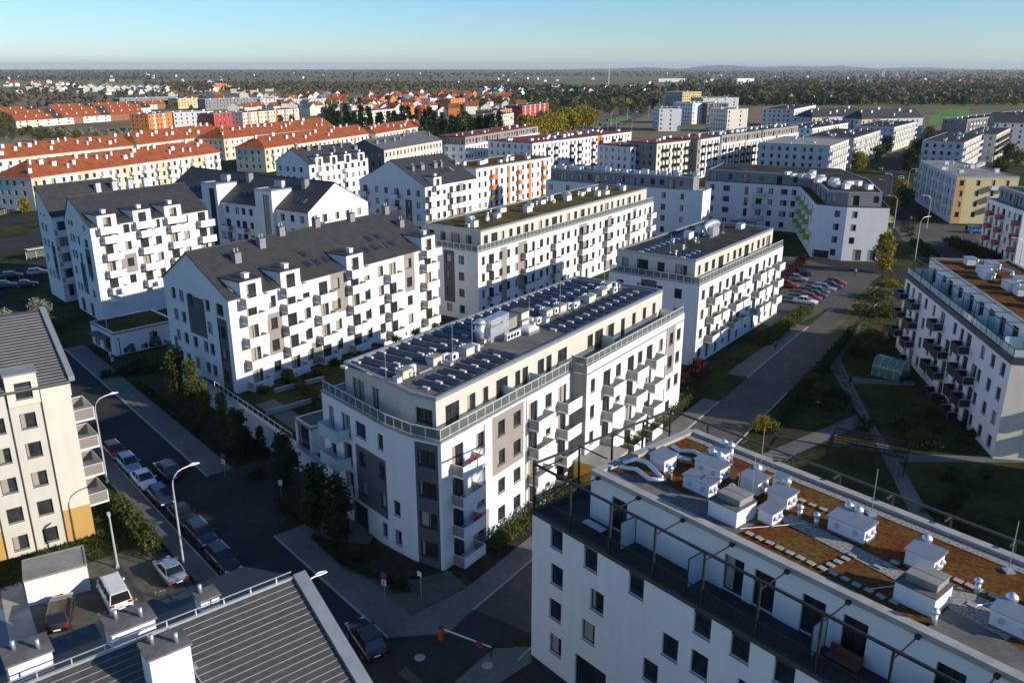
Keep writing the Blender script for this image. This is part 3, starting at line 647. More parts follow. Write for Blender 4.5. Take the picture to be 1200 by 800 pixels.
# roof furniture follows the slope
def slope_pt(poly, ze, zr, rm, u, t, an):
    """point on the front slope, t=0 eave..1 ridge"""
    p = along(poly[0], an, u); r = lerp(poly[0], poly[3], rm); d = (r[0] - poly[0][0], r[1] - poly[0][1])
    return (p[0] + d[0] * t, p[1] + d[1] * t), ze + (zr - ze) * t
def roof_windows(s, poly, ze, zr, rm, an, us, t, w=.9, l=1.3, name='roof_window'):
    r = lerp(poly[0], poly[3], rm); D = math.dist(r, poly[0]); pit = math.atan2(zr - ze, D)
    def mk():
        b = MB(); b.box(-w / 2, -l / 2, 0, w / 2, l / 2, .09, 0); b.poly([(-w / 2 + .08, -l / 2 + .08, .095), (w / 2 - .08, -l / 2 + .08, .095), (w / 2 - .08, l / 2 - .08, .095), (-w / 2 + .08, l / 2 - .08, .095)], 1); return b.mesh(name, [darkcap, pane_dark])
    me = cached((name, w, l), mk)
    for u in us:
        p, z = slope_pt(poly, ze, zr, rm, u, t, an); s.part(name, me, (*p, z + .2), 0, rot=(pit, 0, R(an)))
roof_windows(B, polyB, 15, 19.4, .56, aB, (15.0, 16.7, 18.4, 26.5, 28.4, 30.3, 32.2), .25, .95, 1.5); roof_windows(B, polyB, 15, 19.4, .56, aB, (15.8, 29, 31), .47, .95, 1.5); roof_windows(B, polyB, 15, 19.4, .56, aB, (1.5, 7.5), .14)
def chimney(s, p, z, h=1.5, w=.9, d=.7, an=0, mats=None, pipes=2):
    o = s.boxpart('chimney', p, z, w, d, h, an, mats or [midgrey, darkcap], lip=.06)
    for i in range(pipes): s.boxpart('flue_pipe', along(p, an, -w / 4 + w / 2 * i / max(1, pipes - 1), 0), z + h + .1, .14, .14, .5, an, [steel])
for u, t, h in ((5.5, .62, 1.5), (10.8, .8, 1.5), (15.5, .97, 1.4), (22.5, 1.0, 1.4), (29.5, .97, 1.4), (37.5, .98, 1.4), (37.5, .6, 1.3)):
    p, z = slope_pt(polyB, 15, 19.4, .56, u, t, aB); chimney(B, p, z - .1, h, 1.0, .8, aB)
# ================================================================ white block with sedum roof and black pergola (lower right)
kd = -49.7; k0 = P(624, 597, 12.3)
def KU(u, v): return along(k0, kd, u, v)
polyK = [KU(0, 0), KU(44, 0), KU(44, 15.0), KU(0, 15.0)]
K = Bld('terrace_block', 'white block with sedum roof garden and black steel pergola round its terrace', 'building', polyK, fm=frame_dark, gm=pane_dark, near=2, depth=.22)
ops = [(u - .62, u + .62, z - .82, z + .82, 'w') for u, z in ((2.5, 11.1), (2.6, 8.2), (2.5, 5.3), (5.8, 11.1), (6.5, 8.2), (5.8, 5.4), (9.8, 11.2), (12.7, 8.3), (11.3, 5.6), (14.9, 11.2), (14.9, 8.4), (14.4, 5.5), (17.5, 11.2), (18.2, 8.4), (17.6, 5.5), (20.3, 11.2), (20.9, 8.4), (23.6, 11.2), (23.2, 8.4), (26.8, 11.2), (27, 8.4), (30, 11.2), (33, 11.2), (2.6, 2.4))]
K.facade(polyK[0], polyK[1], 0, 12.0, ops + [(4.6, 7.6, .05, 3.0, 'd')], [], [white])
for i in (1, 2, 3): K.facade(polyK[i], polyK[(i + 1) % 4], 0, 12.0, [(2, 3.2, 4, 5.6, 'w'), (6, 7.2, 7, 8.6, 'w'), (2, 3.2, 10, 11.5, 'w'), (9, 10.2, 10, 11.5, 'w'), (12, 13.2, 7, 8.6, 'w')] if i == 3 else [], [], [white])
K.slab(offset(polyK, .02), 11.75, 11.95, M('dark_deck', (.035, .036, .04), .8, .2, 2, fine=.2), 'terrace')
b = MB(); b.ring(offset(polyK, -.05), offset(polyK, .25), 11.98, 12.3); K.world('parapet_cap', b, darkcap)
penK = [KU(2.9, 2.85), KU(43.5, 2.85), KU(43.5, 13.8), KU(2.9, 13.8)]
K.facade(penK[0], penK[1], 11.95, 15.5, [(u - .7, u + .7, .08, 2.5, 'd') for u in (2.7, 11.9, 14.0, 17.1, 19.5, 24.4, 28)], [], [white])
for i in (1, 2, 3): K.facade(penK[i], penK[(i + 1) % 4], 11.95, 15.5, [], [], [white])
K.flat_roof(penK, 15.6, sedumr, cap=concrete, par=.55, drop=.22, name='sedum_roof')
zK = 15.4
def patch(name, uv, z, mat):
    b = MB(); b.poly([(*KU(u, v), z) for u, v in uv]); return K.world(name, b, mat)
patch('roof_felt', [(3.5, 3.45), (14.2, 3.45), (14.2, 7.4), (11.5, 7.4), (9.0, 5.4), (6.5, 5.4), (3.5, 4.2)], zK + .01, bitumen)
patch('roof_felt', [(25.6, 3.45), (31, 3.45), (31, 5.0), (25.6, 6.2)], zK + .03, bitumen)
patch('gravel_strip', [(14.6, 7.2), (23.0, 6.4), (23.0, 7.6), (15.0, 8.4)], zK + .02, gravel); patch('gravel_strip', [(24.2, 6.4), (28.6, 5.6), (28.6, 8.2), (25.2, 8.4)], zK + .04, gravel)
patch('gravel_strip', [(3.5, 12.4), (43, 12.4), (43, 13.2), (3.5, 13.2)], zK + .02, gravel)
stone = cached('stone', lambda: (lambda q: (q.box(-.22, -.17, 0, .22, .17, .05), q.mesh('stepping_stone', concrete))[1])(MB()))
rng = random.Random(11)
path = [(14.7 + .68 * k, 4.35 + rng.uniform(-.05, .05)) for k in range(14)] + [(19.6 + .1 * k, 5.0 + .62 * k) for k in range(4)] + [(21.4 + .2 * k, 6.9 + .55 * k) for k in range(3)] + [(14.5 + .75 * k, 10.4) for k in range(7)] + [(24.9 + .6 * k, 8.9) for k in range(9)] + [(26.3, 7.2), (29, 8.2), (30, 7.6)]
for u, v in path: K.part('stepping_stone', stone, (*KU(u, v), zK + .05), R(kd + rng.uniform(-8, 8)))
def house_box(u, v, lu, lv, h, lid=True, pipes=0, louvre=2):
    """white ventilation house: walls, overhanging tin lid, intake louvres on the faces"""
    p = KU(u, v); b = MB(); b.box(-lu / 2, -lv / 2, .12, lu / 2, lv / 2, h, 0); b.box(-lu / 2 - .03, -lv / 2 - .03, 0, lu / 2 + .03, lv / 2 + .03, .115, 1)
    o = K.part('vent_house', b.mesh('vent_house', [white, bitumen]), (*p, zK), R(kd))
    b = MB(); b.prism([(-lu / 2 - .1, -lv / 2 - .1), (lu / 2 + .1, -lv / 2 - .1), (lu / 2 + .1, lv / 2 + .1), (-lu / 2 - .1, lv / 2 + .1)], h + .005, [h + .04, h + .04, h + .16, h + .16]); O('lid', b.mesh('lid', zinc), o)
    for i in range(louvre):
        m = cached('hood', lambda: (lambda q: (q.prism([(-.1, 0), (.1, 0), (.1, .16), (-.1, .16)], 0, [.1, .1, .24, .24]), q.box(-.085, .16, -.1, .085, .2, .25), q.mesh('intake_hood', steel))[2])(MB()))
        O('intake_hood', m, o, (lu / 2 + .2, -lv / 4 + lv / 2 * i / max(1, louvre - 1), h * .5), math.pi / 2)
        if lu > 1.6: O('intake_hood', m, o, (-lu / 4 + lu / 2 * i / max(1, louvre - 1), -lv / 2 - .2, h * .5), 0)
    for i in range(pipes): K.vent(KU(u - lu / 2 + .4 + .6 * i, v + lv / 2 + .35), zK, 1.5, .2)
house_box(5.6, 7.2, 1.3, 1.3, 1.0, louvre=1); house_box(8.5, 8.9, 2.1, 1.1, 1.0, pipes=2); house_box(9.4, 6.4, 2.1, .9, .95); house_box(11.6, 9.2, 1.5, 1.2, 1.0, pipes=1); house_box(14.6, 6.6, 1.0, 1.1, .9, louvre=2)
house_box(13.9, 9.0, 1.4, 1.1, .95, pipes=1); house_box(18.6, 9.0, 2.3, 1.3, 1.0, pipes=2); house_box(23.0, 8.9, 1.6, 1.3, 1.0, pipes=1); house_box(28.6, 6.7, 2.2, 1.1, 1.0, pipes=1); house_box(29.5, 9.6, 1.4, 1.3, 1.0); house_box(7.6, 10.9, 1.2, .9, .9, pipes=2); house_box(34, 8, 2, 1.3, 1.0)
house_box(12.6, 10.9, .8, .7, .8, louvre=1)
for (u, v) in ((12.7, 5.3), (24.4, 5.6)):     # stair lights: curb box with a stepped lid
    p = KU(u, v); b = MB(); b.box(-1.05, -1.0, 0, 1.05, 1.0, 1.1, 0); b.box(-1.1, -1.05, 1.103, 1.1, 1.05, 1.16, 1)
    o = K.part('roof_hatch', b.mesh('roof_hatch', [white, bitumen]), (*p, zK), R(kd))
    b = MB(); b.box(-.75, -.5, 1.163, .85, .9, 1.55, 0); b.box(-.8, -.55, 1.553, .9, .95, 1.62, 0); b.box(-.82, .18, 1.623, .92, .22, 1.64, 1); O('hatch_lid', b.mesh('hatch_lid', [bitlight, zinc]), o)
for (u, v) in ((7.0, 6.3), (16.8, 8.2), (15.6, 8.3), (26.0, 8.5), (25.7, 4.1), (9.9, 7.8), (11.2, 7.4)): K.vent(KU(u, v), zK, 1.0, .15)
# silver flexible ducts
for pts in ([(4.0, 4.9, .5), (4.3, 5.8, .6), (5.2, 6.0, .6), (6.2, 5.6, .55), (7.2, 5.2, .5)], [(4.1, 4.4, .4), (5.2, 4.9, .45), (6.6, 4.6, .4), (7.4, 5.4, .35)], [(4.6, 9.5, .6), (5.4, 9.2, .6), (6.2, 9.9, .6), (7.0, 9.6, .7)], [(4.2, 8.9, .5), (5.6, 8.4, .5), (6.8, 8.8, .5)]):
    b = MB(); b.tube([(*KU(u, v), zK + z) for u, v, z in pts], .17, 9); K.world('silver_duct', b, bright, True)
for u, v in ((12.4, 7.9), (18.3, 12.1), (26.3, 12.0), (10.2, 12.2), (31, 11)): K.antenna(KU(u, v), zK, 3.2)
p = KU(11.6, 7.6); b = MB(); b.tube([(0, 0, 0), (0, 0, 2.6)], .03, 6); b.box(-.5, -.02, 2.3, .5, .02, 2.34); b.box(-.02, -.3, 1.9, .02, .3, 1.94)
pts = []; n = 12
for r_, d_ in ((.0, 0), (.3, .04), (.48, .12)):
    pts.append([(r_ * math.cos(2 * math.pi * k / n), -.25 + d_ * -1, .55 + r_ * math.sin(2 * math.pi * k / n)) for k in range(n)])
for j in range(2):
    for k in range(n): b.poly([pts[j][k], pts[j][(k + 1) % n], pts[j + 1][(k + 1) % n], pts[j + 1][k]])
K.part('satellite_dish', b.mesh('satellite_dish', darkcap), (*p, zK), R(kd + 30))
for pts in ([(14.0, 4.4), (15.5, 6.8), (16.2, 8.0)], [(22.0, 4.2), (23.5, 6.9)], [(26.4, 7.2), (27.6, 9.6)]):
    b = MB(); b.tube([(*KU(u, v), zK + .06) for u, v in pts], .03, 5); K.world('roof_cable', b, steel)
# pergola: posts, beams, wall arms, dividing screens, bar railing
ZB = 15.9
def post(u, v, z1=ZB): 
    me = cached(('kpost', z1), lambda: (lambda q: (q.box(-.06, -.06, 0, .06, .06, z1 - 12.31), q.mesh('pergola_post', blacksteel))[1])(MB())); K.part('pergola_post', me, (*KU(u, v), 12.31), R(kd))
def beam(u0, v0, u1, v1, z=ZB, r=.07, mat=blacksteel, name='pergola_beam'):
    b = MB(); b.bar((*KU(u0, v0), z), (*KU(u1, v1), z), r); K.world(name, b, mat)
beam(-.05, .08, 43, .08); beam(.05, .2, .05, 14.9, mat=darkcap); beam(.15, 14.85, 43, 14.85, mat=darkcap)
us = [.05 + 3.65 * k for k in range(12)]
for u in us: post(u, .08); beam(u, .16, u, 2.8, 15.35, .035, name='wall_arm'); b = MB(); b.box(-.12, -.3, -.09, .12, .0, .09); K.part('wall_lamp', cached('klamp', lambda: b.mesh('wall_lamp', blacksteel)), (*KU(u, 2.82), 15.35), R(kd))
for v in (4.5, 8.0, 11.5, 14.8): post(.05, v)
for u in us[1:]: post(u, 14.85); beam(u, 13.9, u, 14.8, ZB, .05, darkcap)
for v in (4.5, 8.0, 11.5): beam(.1, v, 2.8, v, ZB, .04)
def bar_rail(p, q, z, h=.95, st=.14):
    L = math.dist(p, q); b = MB(); n = int(L / st)
    for i in range(n + 1): x = i * L / n; b.box(x - .012, -.012, 0, x + .012, .012, h)
    b.box(0, -.03, h, L, .03, h + .05); b.box(0, -.02, -.05, L, .02, -.005)
    return b, math.atan2(q[1] - p[1], q[0] - p[0])
for (p, q) in ((KU(.1, .12), KU(22, .12)), (KU(22, .12), KU(43.5, .12)), (KU(.1, 14.8), KU(.1, .2)), (KU(43, 14.8), KU(.2, 14.8))):
    b, a = bar_rail(p, q, 12.33); o = K.part('railing', b.mesh('railing', blacksteel), (*p, 12.4), a)
for u in (7.3, 12.8, 21.0, 27.5):
    b = MB(); b.box(-.03, 0, 0, .03, .06, 2.1); b.box(-.03, 1.5, 0, .03, 1.56, 2.1); b.box(-.03, .0, 2.1, .03, 1.56, 2.16); o = K.part('screen_frame', cached('sframe', lambda: b.mesh('screen_frame', blacksteel)), (*KU(u, 1.1), 11.96), R(kd))
    b = MB(); b.box(-.012, .08, .15, .012, 1.48, 2.08); O('frosted_pane', cached('fpane', lambda: b.mesh('frosted_pane', frost)), o)
b = MB(); b.box(-.9, -.35, .25, .9, .35, .42, 0); b.box(-.9, .2, .42, .9, .35, .8, 0); b.box(-.85, -.3, 0, -.78, .3, .247, 1); b.box(.78, -.3, 0, .85, .3, .247, 1)
tag(O('garden_sofa', b.mesh('garden_sofa', [M('rust_cushion', (.16, .05, .04), .9, .2, 6), blacksteel]), None, (*KU(22.4, 2.1), 11.96), R(kd)), 'rust red garden sofa on the pergola terrace', 'sofa')
b = MB(); b.box(-.9, -.35, .36, .9, .35, .42, 0)
for x in (-.8, .8):
    for y in (-.28, .28): b.box(x - .03, y - .03, 0, x + .03, y + .03, .357, 1)
tag(O('terrace_table', b.mesh('terrace_table', [lightgrey, blacksteel]), None, (*KU(4.4, 1.7), 11.96), R(kd)), 'low pale table beside the black terrace door', 'table')
# ================================================================ cream block with ochre corner (left edge)
m1 = P(112, 626); mA = 36.0; m0 = along(m1, mA, -22)
polyM = [m0, m1, along(m1, 131, 13.6), along(m0, 131, 13.6)]
MM = Bld('cream_block', 'cream block with grey tile roof, ochre corner and street side balconies', 'building', polyM, near=2, gm=pane)
uM = lambda u: 22 - 7.1 + u
ze = 15.6
ops = []
for k, z in enumerate((1.3, 4.1, 7.0, 9.85, 12.65)):
    for u in (3.5, 1.1, -3.2, -5.6): ops.append((uM(u) - .62, uM(u) + .62, z - .72, z + .72, 'w'))
MM.facade(m0, m1, 0, ze, ops, [(uM(4.75), 22, 0, 3.3, 1), (uM(-.1), uM(4.7), 0, ze, 2), (uM(-1.5), uM(-.15), 0, 2.9, 1), (uM(-7), uM(-1.5), 0, ze, 2)], [cream, ochre, M('pale_cream_render', (.60, .57, .50), .9, .04, .5, streak=.1)])
for u in (4.75, 2.2, -.1): MM.boxpart('downpipe', along(m0, mA, uM(u), -.06), .05, .09, .09, 15.4, mA, [frame_brown])
end = [(1.0 + 0, 2.6, z, z + 2.2, 'd') for z in (.3, 3.1, 6.0, 8.8, 11.6)] + [(5.5, 7, z + .8, z + 2.2, 'w') for z in (.3, 3.1, 6.0, 8.8, 11.6)] + [(9, 10.6, z, z + 2.2, 'd') for z in (.3, 3.1, 6.0, 8.8, 11.6)]
MM.facade(polyM[1], polyM[2], 0, ze, end, [], [cream])
for z in (3.0, 5.9, 8.7, 11.5): MM.balcony(polyM[1], polyM[2], .3, z, 3.6, 1.7, 'solid', 1.05); MM.balcony(polyM[1], polyM[2], 8.2, z, 3.6, 1.7, 'solid', 1.05)
for i in (2, 3): MM.facade(polyM[i], polyM[(i + 1) % 4], 0, ze, [], [], [cream])
MM.gable_roof(polyM, ze, 20.4, darktile, over=.3, wallmat=cream, ridge_cap=True)
def courses(s, poly, ze, zr, rm, n, over=.35, lift=.2, mat=coursetile, u_in=.0):
    """every tile course of the front slope is a stepped strip of its own"""
    p0, p1, p2, p3 = poly; r0, r1 = lerp(p0, p3, rm), lerp(p1, p2, rm)
    D = math.dist(p0, r0)
    for k in range(n):
        t0 = -over / D + (1 + over / D) * k / n; t1 = -over / D + (1 + over / D) * (k + 1.12) / n; t1 = min(t1, 1.0)
        a0, a1, c1, c0 = lerp(p0, r0, t0), lerp(p1, r1, t0), lerp(p1, r1, t1), lerp(p0, r0, t1)
        z0 = ze + (zr - ze) * t0 + lift + .07; z1 = ze + (zr - ze) * t1 + lift + .012
        b = MB(); b.prism([a0, a1, c1, c0], [z0 - .06, z0 - .06, z1 - .012, z1 - .012], [z0, z0, z1, z1]); b.m[2] = 1; s.world('tile_course', b, [mat, zinc])  # lower edge faces coloured pale zinc to paint in sunlit course lines
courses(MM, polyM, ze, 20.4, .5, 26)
b = MB(); b.prism([along(polyM[1], mA, .02, -.3), along(polyM[1], mA, .5, -.3), lerp(along(polyM[1], mA, .5), along(polyM[2], mA, .5), .5), lerp(along(polyM[1], mA, .02), along(polyM[2], mA, .02), .5)], [ze, ze, 20.5, 20.5], [ze + .45, ze + .45, 20.95, 20.95]); MM.world('verge_trim', b, zinc)
q0, q1 = along(m0, mA, uM(2.25), -.27), along(m0, mA, uM(4.7), -.27); rq = rect(q0, q1, 4.4)   # window bay that breaks the eave
MM.facade(q0, q1, 14.2, 17.0, [(.65, 1.95, .6, 2.1, 'w')], [], [cream], 'dormer')
for i in (1, 3): MM.facade(rq[i], rq[(i + 1) % 4], 14.2, 17.0, [], [], [cream], 'dormer_cheek')
b = MB(); b.prism(offset(rq, -.1), 17.005, 17.15); MM.world('dormer_roof', b, zinc)
# ================================================================ tiled roof at the lower left with white chimney stacks
zr = 14.3; n1 = P(349, 680, zr); aN = 39.5
nr0 = along(n1, aN, -26); TN = 8.5; zeN = zr - TN * math.tan(R(23))
polyN = [along(nr0, aN - 90, TN), along(n1, aN - 90, TN), along(n1, aN + 90, TN), along(nr0, aN + 90, TN)]
N = Bld('tiled_house', 'dark tile roofed house with white chimney stacks beside the parking yard', 'building', polyN, near=1)
wm = offset(polyN, .25)
for i in range(4): N.facade(wm[i], wm[(i + 1) % 4], 0, zeN - .1, [(2.5, 3.7, z, z + 1.5, 'w') for z in (1.2, 4.0, 6.8)] + [(5.5, 6.7, z, z + 1.5, 'w') for z in (1.2, 4.0, 6.8)] if i in (1, 2) else [], [], [cream])
N.gable_roof(polyN, zeN, zr, darktile, over=.3, wallmat=cream, ridge_cap=False)
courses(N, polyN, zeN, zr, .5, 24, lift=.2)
pN = polyN[1]
b = MB(); b.prism([along(pN, aN, -.25, -.4), along(pN, aN, .5, -.4), along(n1, aN, .5), along(n1, aN, -.25)], [zeN - .1, zeN - .1, zr + .05, zr + .05], [zeN + .35, zeN + .35, zr + .5, zr + .5]); N.world('verge_trim', b, zinc)
b = MB(); b.bar((*along(n1, aN, -.3), zr + .32), (*nr0, zr + .32), .07); N.world('ridge_rail', b, steel)
for k in range(16): N.boxpart('rail_bracket', along(n1, aN, -1.2 - 1.5 * k, .12), zr + .3, .06, .06, .35, aN, [steel])
b = MB(); b.bar((*along(n1, aN, -.3, .12), zr + .66), (*along(nr0, aN, 0, .12), zr + .66), .025); N.world('guard_rail', b, steel)
b = MB(); sl = math.tan(R(23)); b.bar((*along(n1, aN, -7.2), zr + .36), (*along(n1, aN, -6.4, -8.4), zr + .36 - 8.4 * sl), .025); N.world('lightning_wire', b, steel)
def stack(x, y, h, lu, lv, zb, zt, pipes):
    p = P(x, y, zt); b = MB(); b.box(-lu / 2, -lv / 2, zb - zt, lu / 2, lv / 2, 0, 0); b.box(-lu / 2 - .1, -lv / 2 - .1, .003, lu / 2 + .1, lv / 2 + .1, .1, 1)
    o = N.part('chimney_stack', b.mesh('chimney_stack', [white, bitumen]), (*p, zt), R(aN))
    for i in range(pipes): O('flue_pipe', cached('flue', lambda: (lambda q: (q.tube([(0, 0, .1), (0, 0, .62)], .1, 10), q.mesh('flue_pipe', steel, True))[1])(MB())), o, (-lu / 4 + lu / 2 * i, lv / 5 * (1 - 2 * i), 0))
stack(193, 755, 2, 1.9, 1.5, 12.2, 15.7, 2); stack(151, 725, 2, 2.1, 1.6, 11.6, 15.1, 2); stack(31, 762, 2, 1.9, 1.6, 11.6, 15.0, 2); stack(242, 696, 2, 1.0, 1.0, 11.4, 14.7, 1)
def flatdormer(x, y, zt, lu, lv):
    p = P(x, y, zt); b = MB(); b.box(-lu / 2, -lv / 2, -2.4, lu / 2, lv / 2, -.12, 0); b.box(-lu / 2 - .15, -lv / 2 - .15, -.117, lu / 2 + .15, lv / 2 + .15, 0, 1)
    for i in range(3): b.box(-lu / 2 + lu * i / 3 + .02, -lv / 2 - .1, .003, -lu / 2 + lu * i / 3 + .06, lv / 2 + .1, .03, 1)
    o = N.part('flat_dormer', b.mesh('flat_dormer', [white, darkcap]), (*p, zt), R(aN))
    b = MB(); b.poly([(-lu / 2 + .5, -lv / 2 + .5, .035), (lu / 2 - .5, -lv / 2 + .5, .035), (lu / 2 - .5, lv / 2 - .9, .035), (-lu / 2 + .5, lv / 2 - .9, .035)]); O('roof_glazing', b.mesh('roof_glazing', pane_dark), o)
flatdormer(196, 712, 12.7, 2.6, 2.6); flatdormer(85, 758, 12.7, 2.6, 2.6); flatdormer(-6, 790, 12.7, 2.6, 2.6)
for k in range(5): b = MB(); b.bar((*along(n1, aN, -7 - 3.1 * k, .6), zr - .1), (*along(n1, aN, -9.2 - 3.1 * k, .6), zr - .1), .05) if k > 5 else None
for (x, y) in ((225, 772), (228, 792), (170, 797)):
    p = P(x, y, 13); N.boxpart('snow_hook', p, 13.0 + .5, .35, .25, .15, aN, [zinc])
# ================================================================ block with black balconies at the right edge
l1 = (54.5, 85.5); aL = -99.0; l0 = along(l1, aL, -40); polyL = [l0, l1, along(l1, -9, 14), along(l0, -9, 14)]
polyL = [l0, l1, along(l1, aL + 90, 14.5), along(l0, aL + 90, 14.5)]
Lb = Bld('balcony_block', 'white block with black box balconies and glazed roof terrace', 'building', polyL, gm=pane_dark, near=2)
Lb.columns(l0, l1, 0, 11.6, [(1.8, '.bbb'), (4.6, 'wwww'), (7.6, 'bbbb'), (10.6, 'wwww'), (14.2, 'nnnn'), (17.8, '.bbb'), (21.0, 'bbb.'), (22.6, 'nnnw'), (25.2, 'wwww'), (27.6, 'bbbb'), (30.6, 'Dbb.'), (32.2, 'wwww'), (35.3, 'wwww'), (38.2, 'wwww')], 4, mats=[white], style='dark', bw=2.6, base=-.2, fh=2.9, bside=-.4)
Lb.columns(polyL[1], polyL[2], 0, 11.6, [(5.6, '.bb.'), (10, '.bbb')], 4, mats=[cream], style='dark', base=-.2, fh=2.9)
for i in (2, 3): Lb.facade(polyL[i], polyL[(i + 1) % 4], 0, 11.6)
Lb.slab(offset(polyL, .03), 11.35, 11.5, concrete, 'terrace')
b = MB(); b.ring(offset(polyL, -.06), offset(polyL, .2), 11.3, 12.05); Lb.world('parapet_cap', b, darkcap)
penL = [along(along(l0, aL, 2), aL + 90, 2.4), along(along(l1, aL, -3.0), aL + 90, 2.4), along(along(l1, aL, -3.0), aL + 90, 13.5), along(along(l0, aL, 2), aL + 90, 13.5)]
Lb.facade(penL[0], penL[1], 11.5, 14.9, [(u, u + 1.6, .1, 2.4, 'd') for u in (2, 6.4, 9.0, 13, 17, 20.6, 24, 27.4, 31)], [], [white])
for i in (1, 2, 3): Lb.facade(penL[i], penL[(i + 1) % 4], 11.5, 14.9)
Lb.flat_roof(penL, 14.95, sedumr)
rl = offset(polyL, .1)
Lb.railing(rl[0], rl[1], 12.07, h=.95, step=1.6, posts=blacksteel, glass=frost); Lb.railing(rl[1], rl[2], 12.07, h=.95, step=1.6, posts=blacksteel, glass=frost)
for k in range(9):
    u = 2.5 + 4.2 * k; b = MB(); b.box(-.04, -2.35, 0, .04, -2.27, 2.9); b.box(-.04, -2.35, 2.9, .04, 0, 2.98); o = Lb.part('pergola_frame', cached('lperg', lambda: b.mesh('pergola_frame', darkcap)), (*along(along(l0, aL, u), aL + 90, 2.4), 12.06), R(aL))
    if k % 2 == 0: Lb.boxpart('privacy_screen', along(along(l0, aL, u + .5), aL + 90, 1.3), 11.55, 2.0, .05, 1.9, aL + 90, [frost])
b = MB(); b.bar((*along(along(l0, aL, .5), aL + 90, .12), 15.0), (*along(along(l1, aL, -.2), aL + 90, .12), 15.0), .05); Lb.world('pergola_beam', b, darkcap)
rng = random.Random(4)
for k in range(9):
    p = along(along(l0, aL, 5 + 2.9 * k), aL + 90, 7 + rng.uniform(-1, 3)); Lb.boxpart('vent_house', p, 14.8, rng.choice([1.6, 2.2]), 1.3, .95, aL, [white, zinc], lip=.1)
    Lb.vent(along(p, aL, 1.3, .5), 14.8, 1.1, .16)
for k in range(5):
    p = along(along(l0, aL, 5 + 5 * k), aL + 90, 9.5); b = MB(); b.tube([(*p, 15.4), (*along(p, aL, 2.2, .4), 15.45), (*along(p, aL, 4, -.3), 15.4)], .25, 8); Lb.world('silver_duct', b, bright, True)
# ================================================================ the other blocks of the estate
def gen_cols(L, floors, rng, kinds='wbwnwb', step=2.7, start=1.5, ground='w'):
    out = []; u = start; i = rng.randint(0, 3)
    while u < L - 1.2:
        k = kinds[i % len(kinds)]; i += 1
        t = ''.join((k if (f > 0 or k not in 'bcB') else 'f') for f in range(floors))
        out.append((u, t)); u += step * rng.uniform(.85, 1.12) * (1.15 if k in 'bB' else 1)
    return out
def roof_clutter(s, poly, z, n, rng, an, white_boxes=True, size=1.0):
    p0, p1, p3 = poly[0], poly[1], poly[3]
    for k in range(n):
        t, v = (k + .5 + rng.uniform(-.3, .3)) / n, rng.uniform(.25, .75)
        p = (p0[0] + (p1[0] - p0[0]) * t + (p3[0] - p0[0]) * v, p0[1] + (p1[1] - p0[1]) * t + (p3[1] - p0[1]) * v)
        c = rng.random()
        if c < .6: s.boxpart('vent_box', p, z, rng.choice([1.2, 1.8]) * size, 1.0 * size, rng.choice([.8, 1.1]) * size, an, [white if white_boxes else beige, zinc], lip=.08)
        elif c < .85: s.ac(p, z, an + 90 * rng.randint(0, 3))
        else: s.vent(p, z, 1.1, .16)
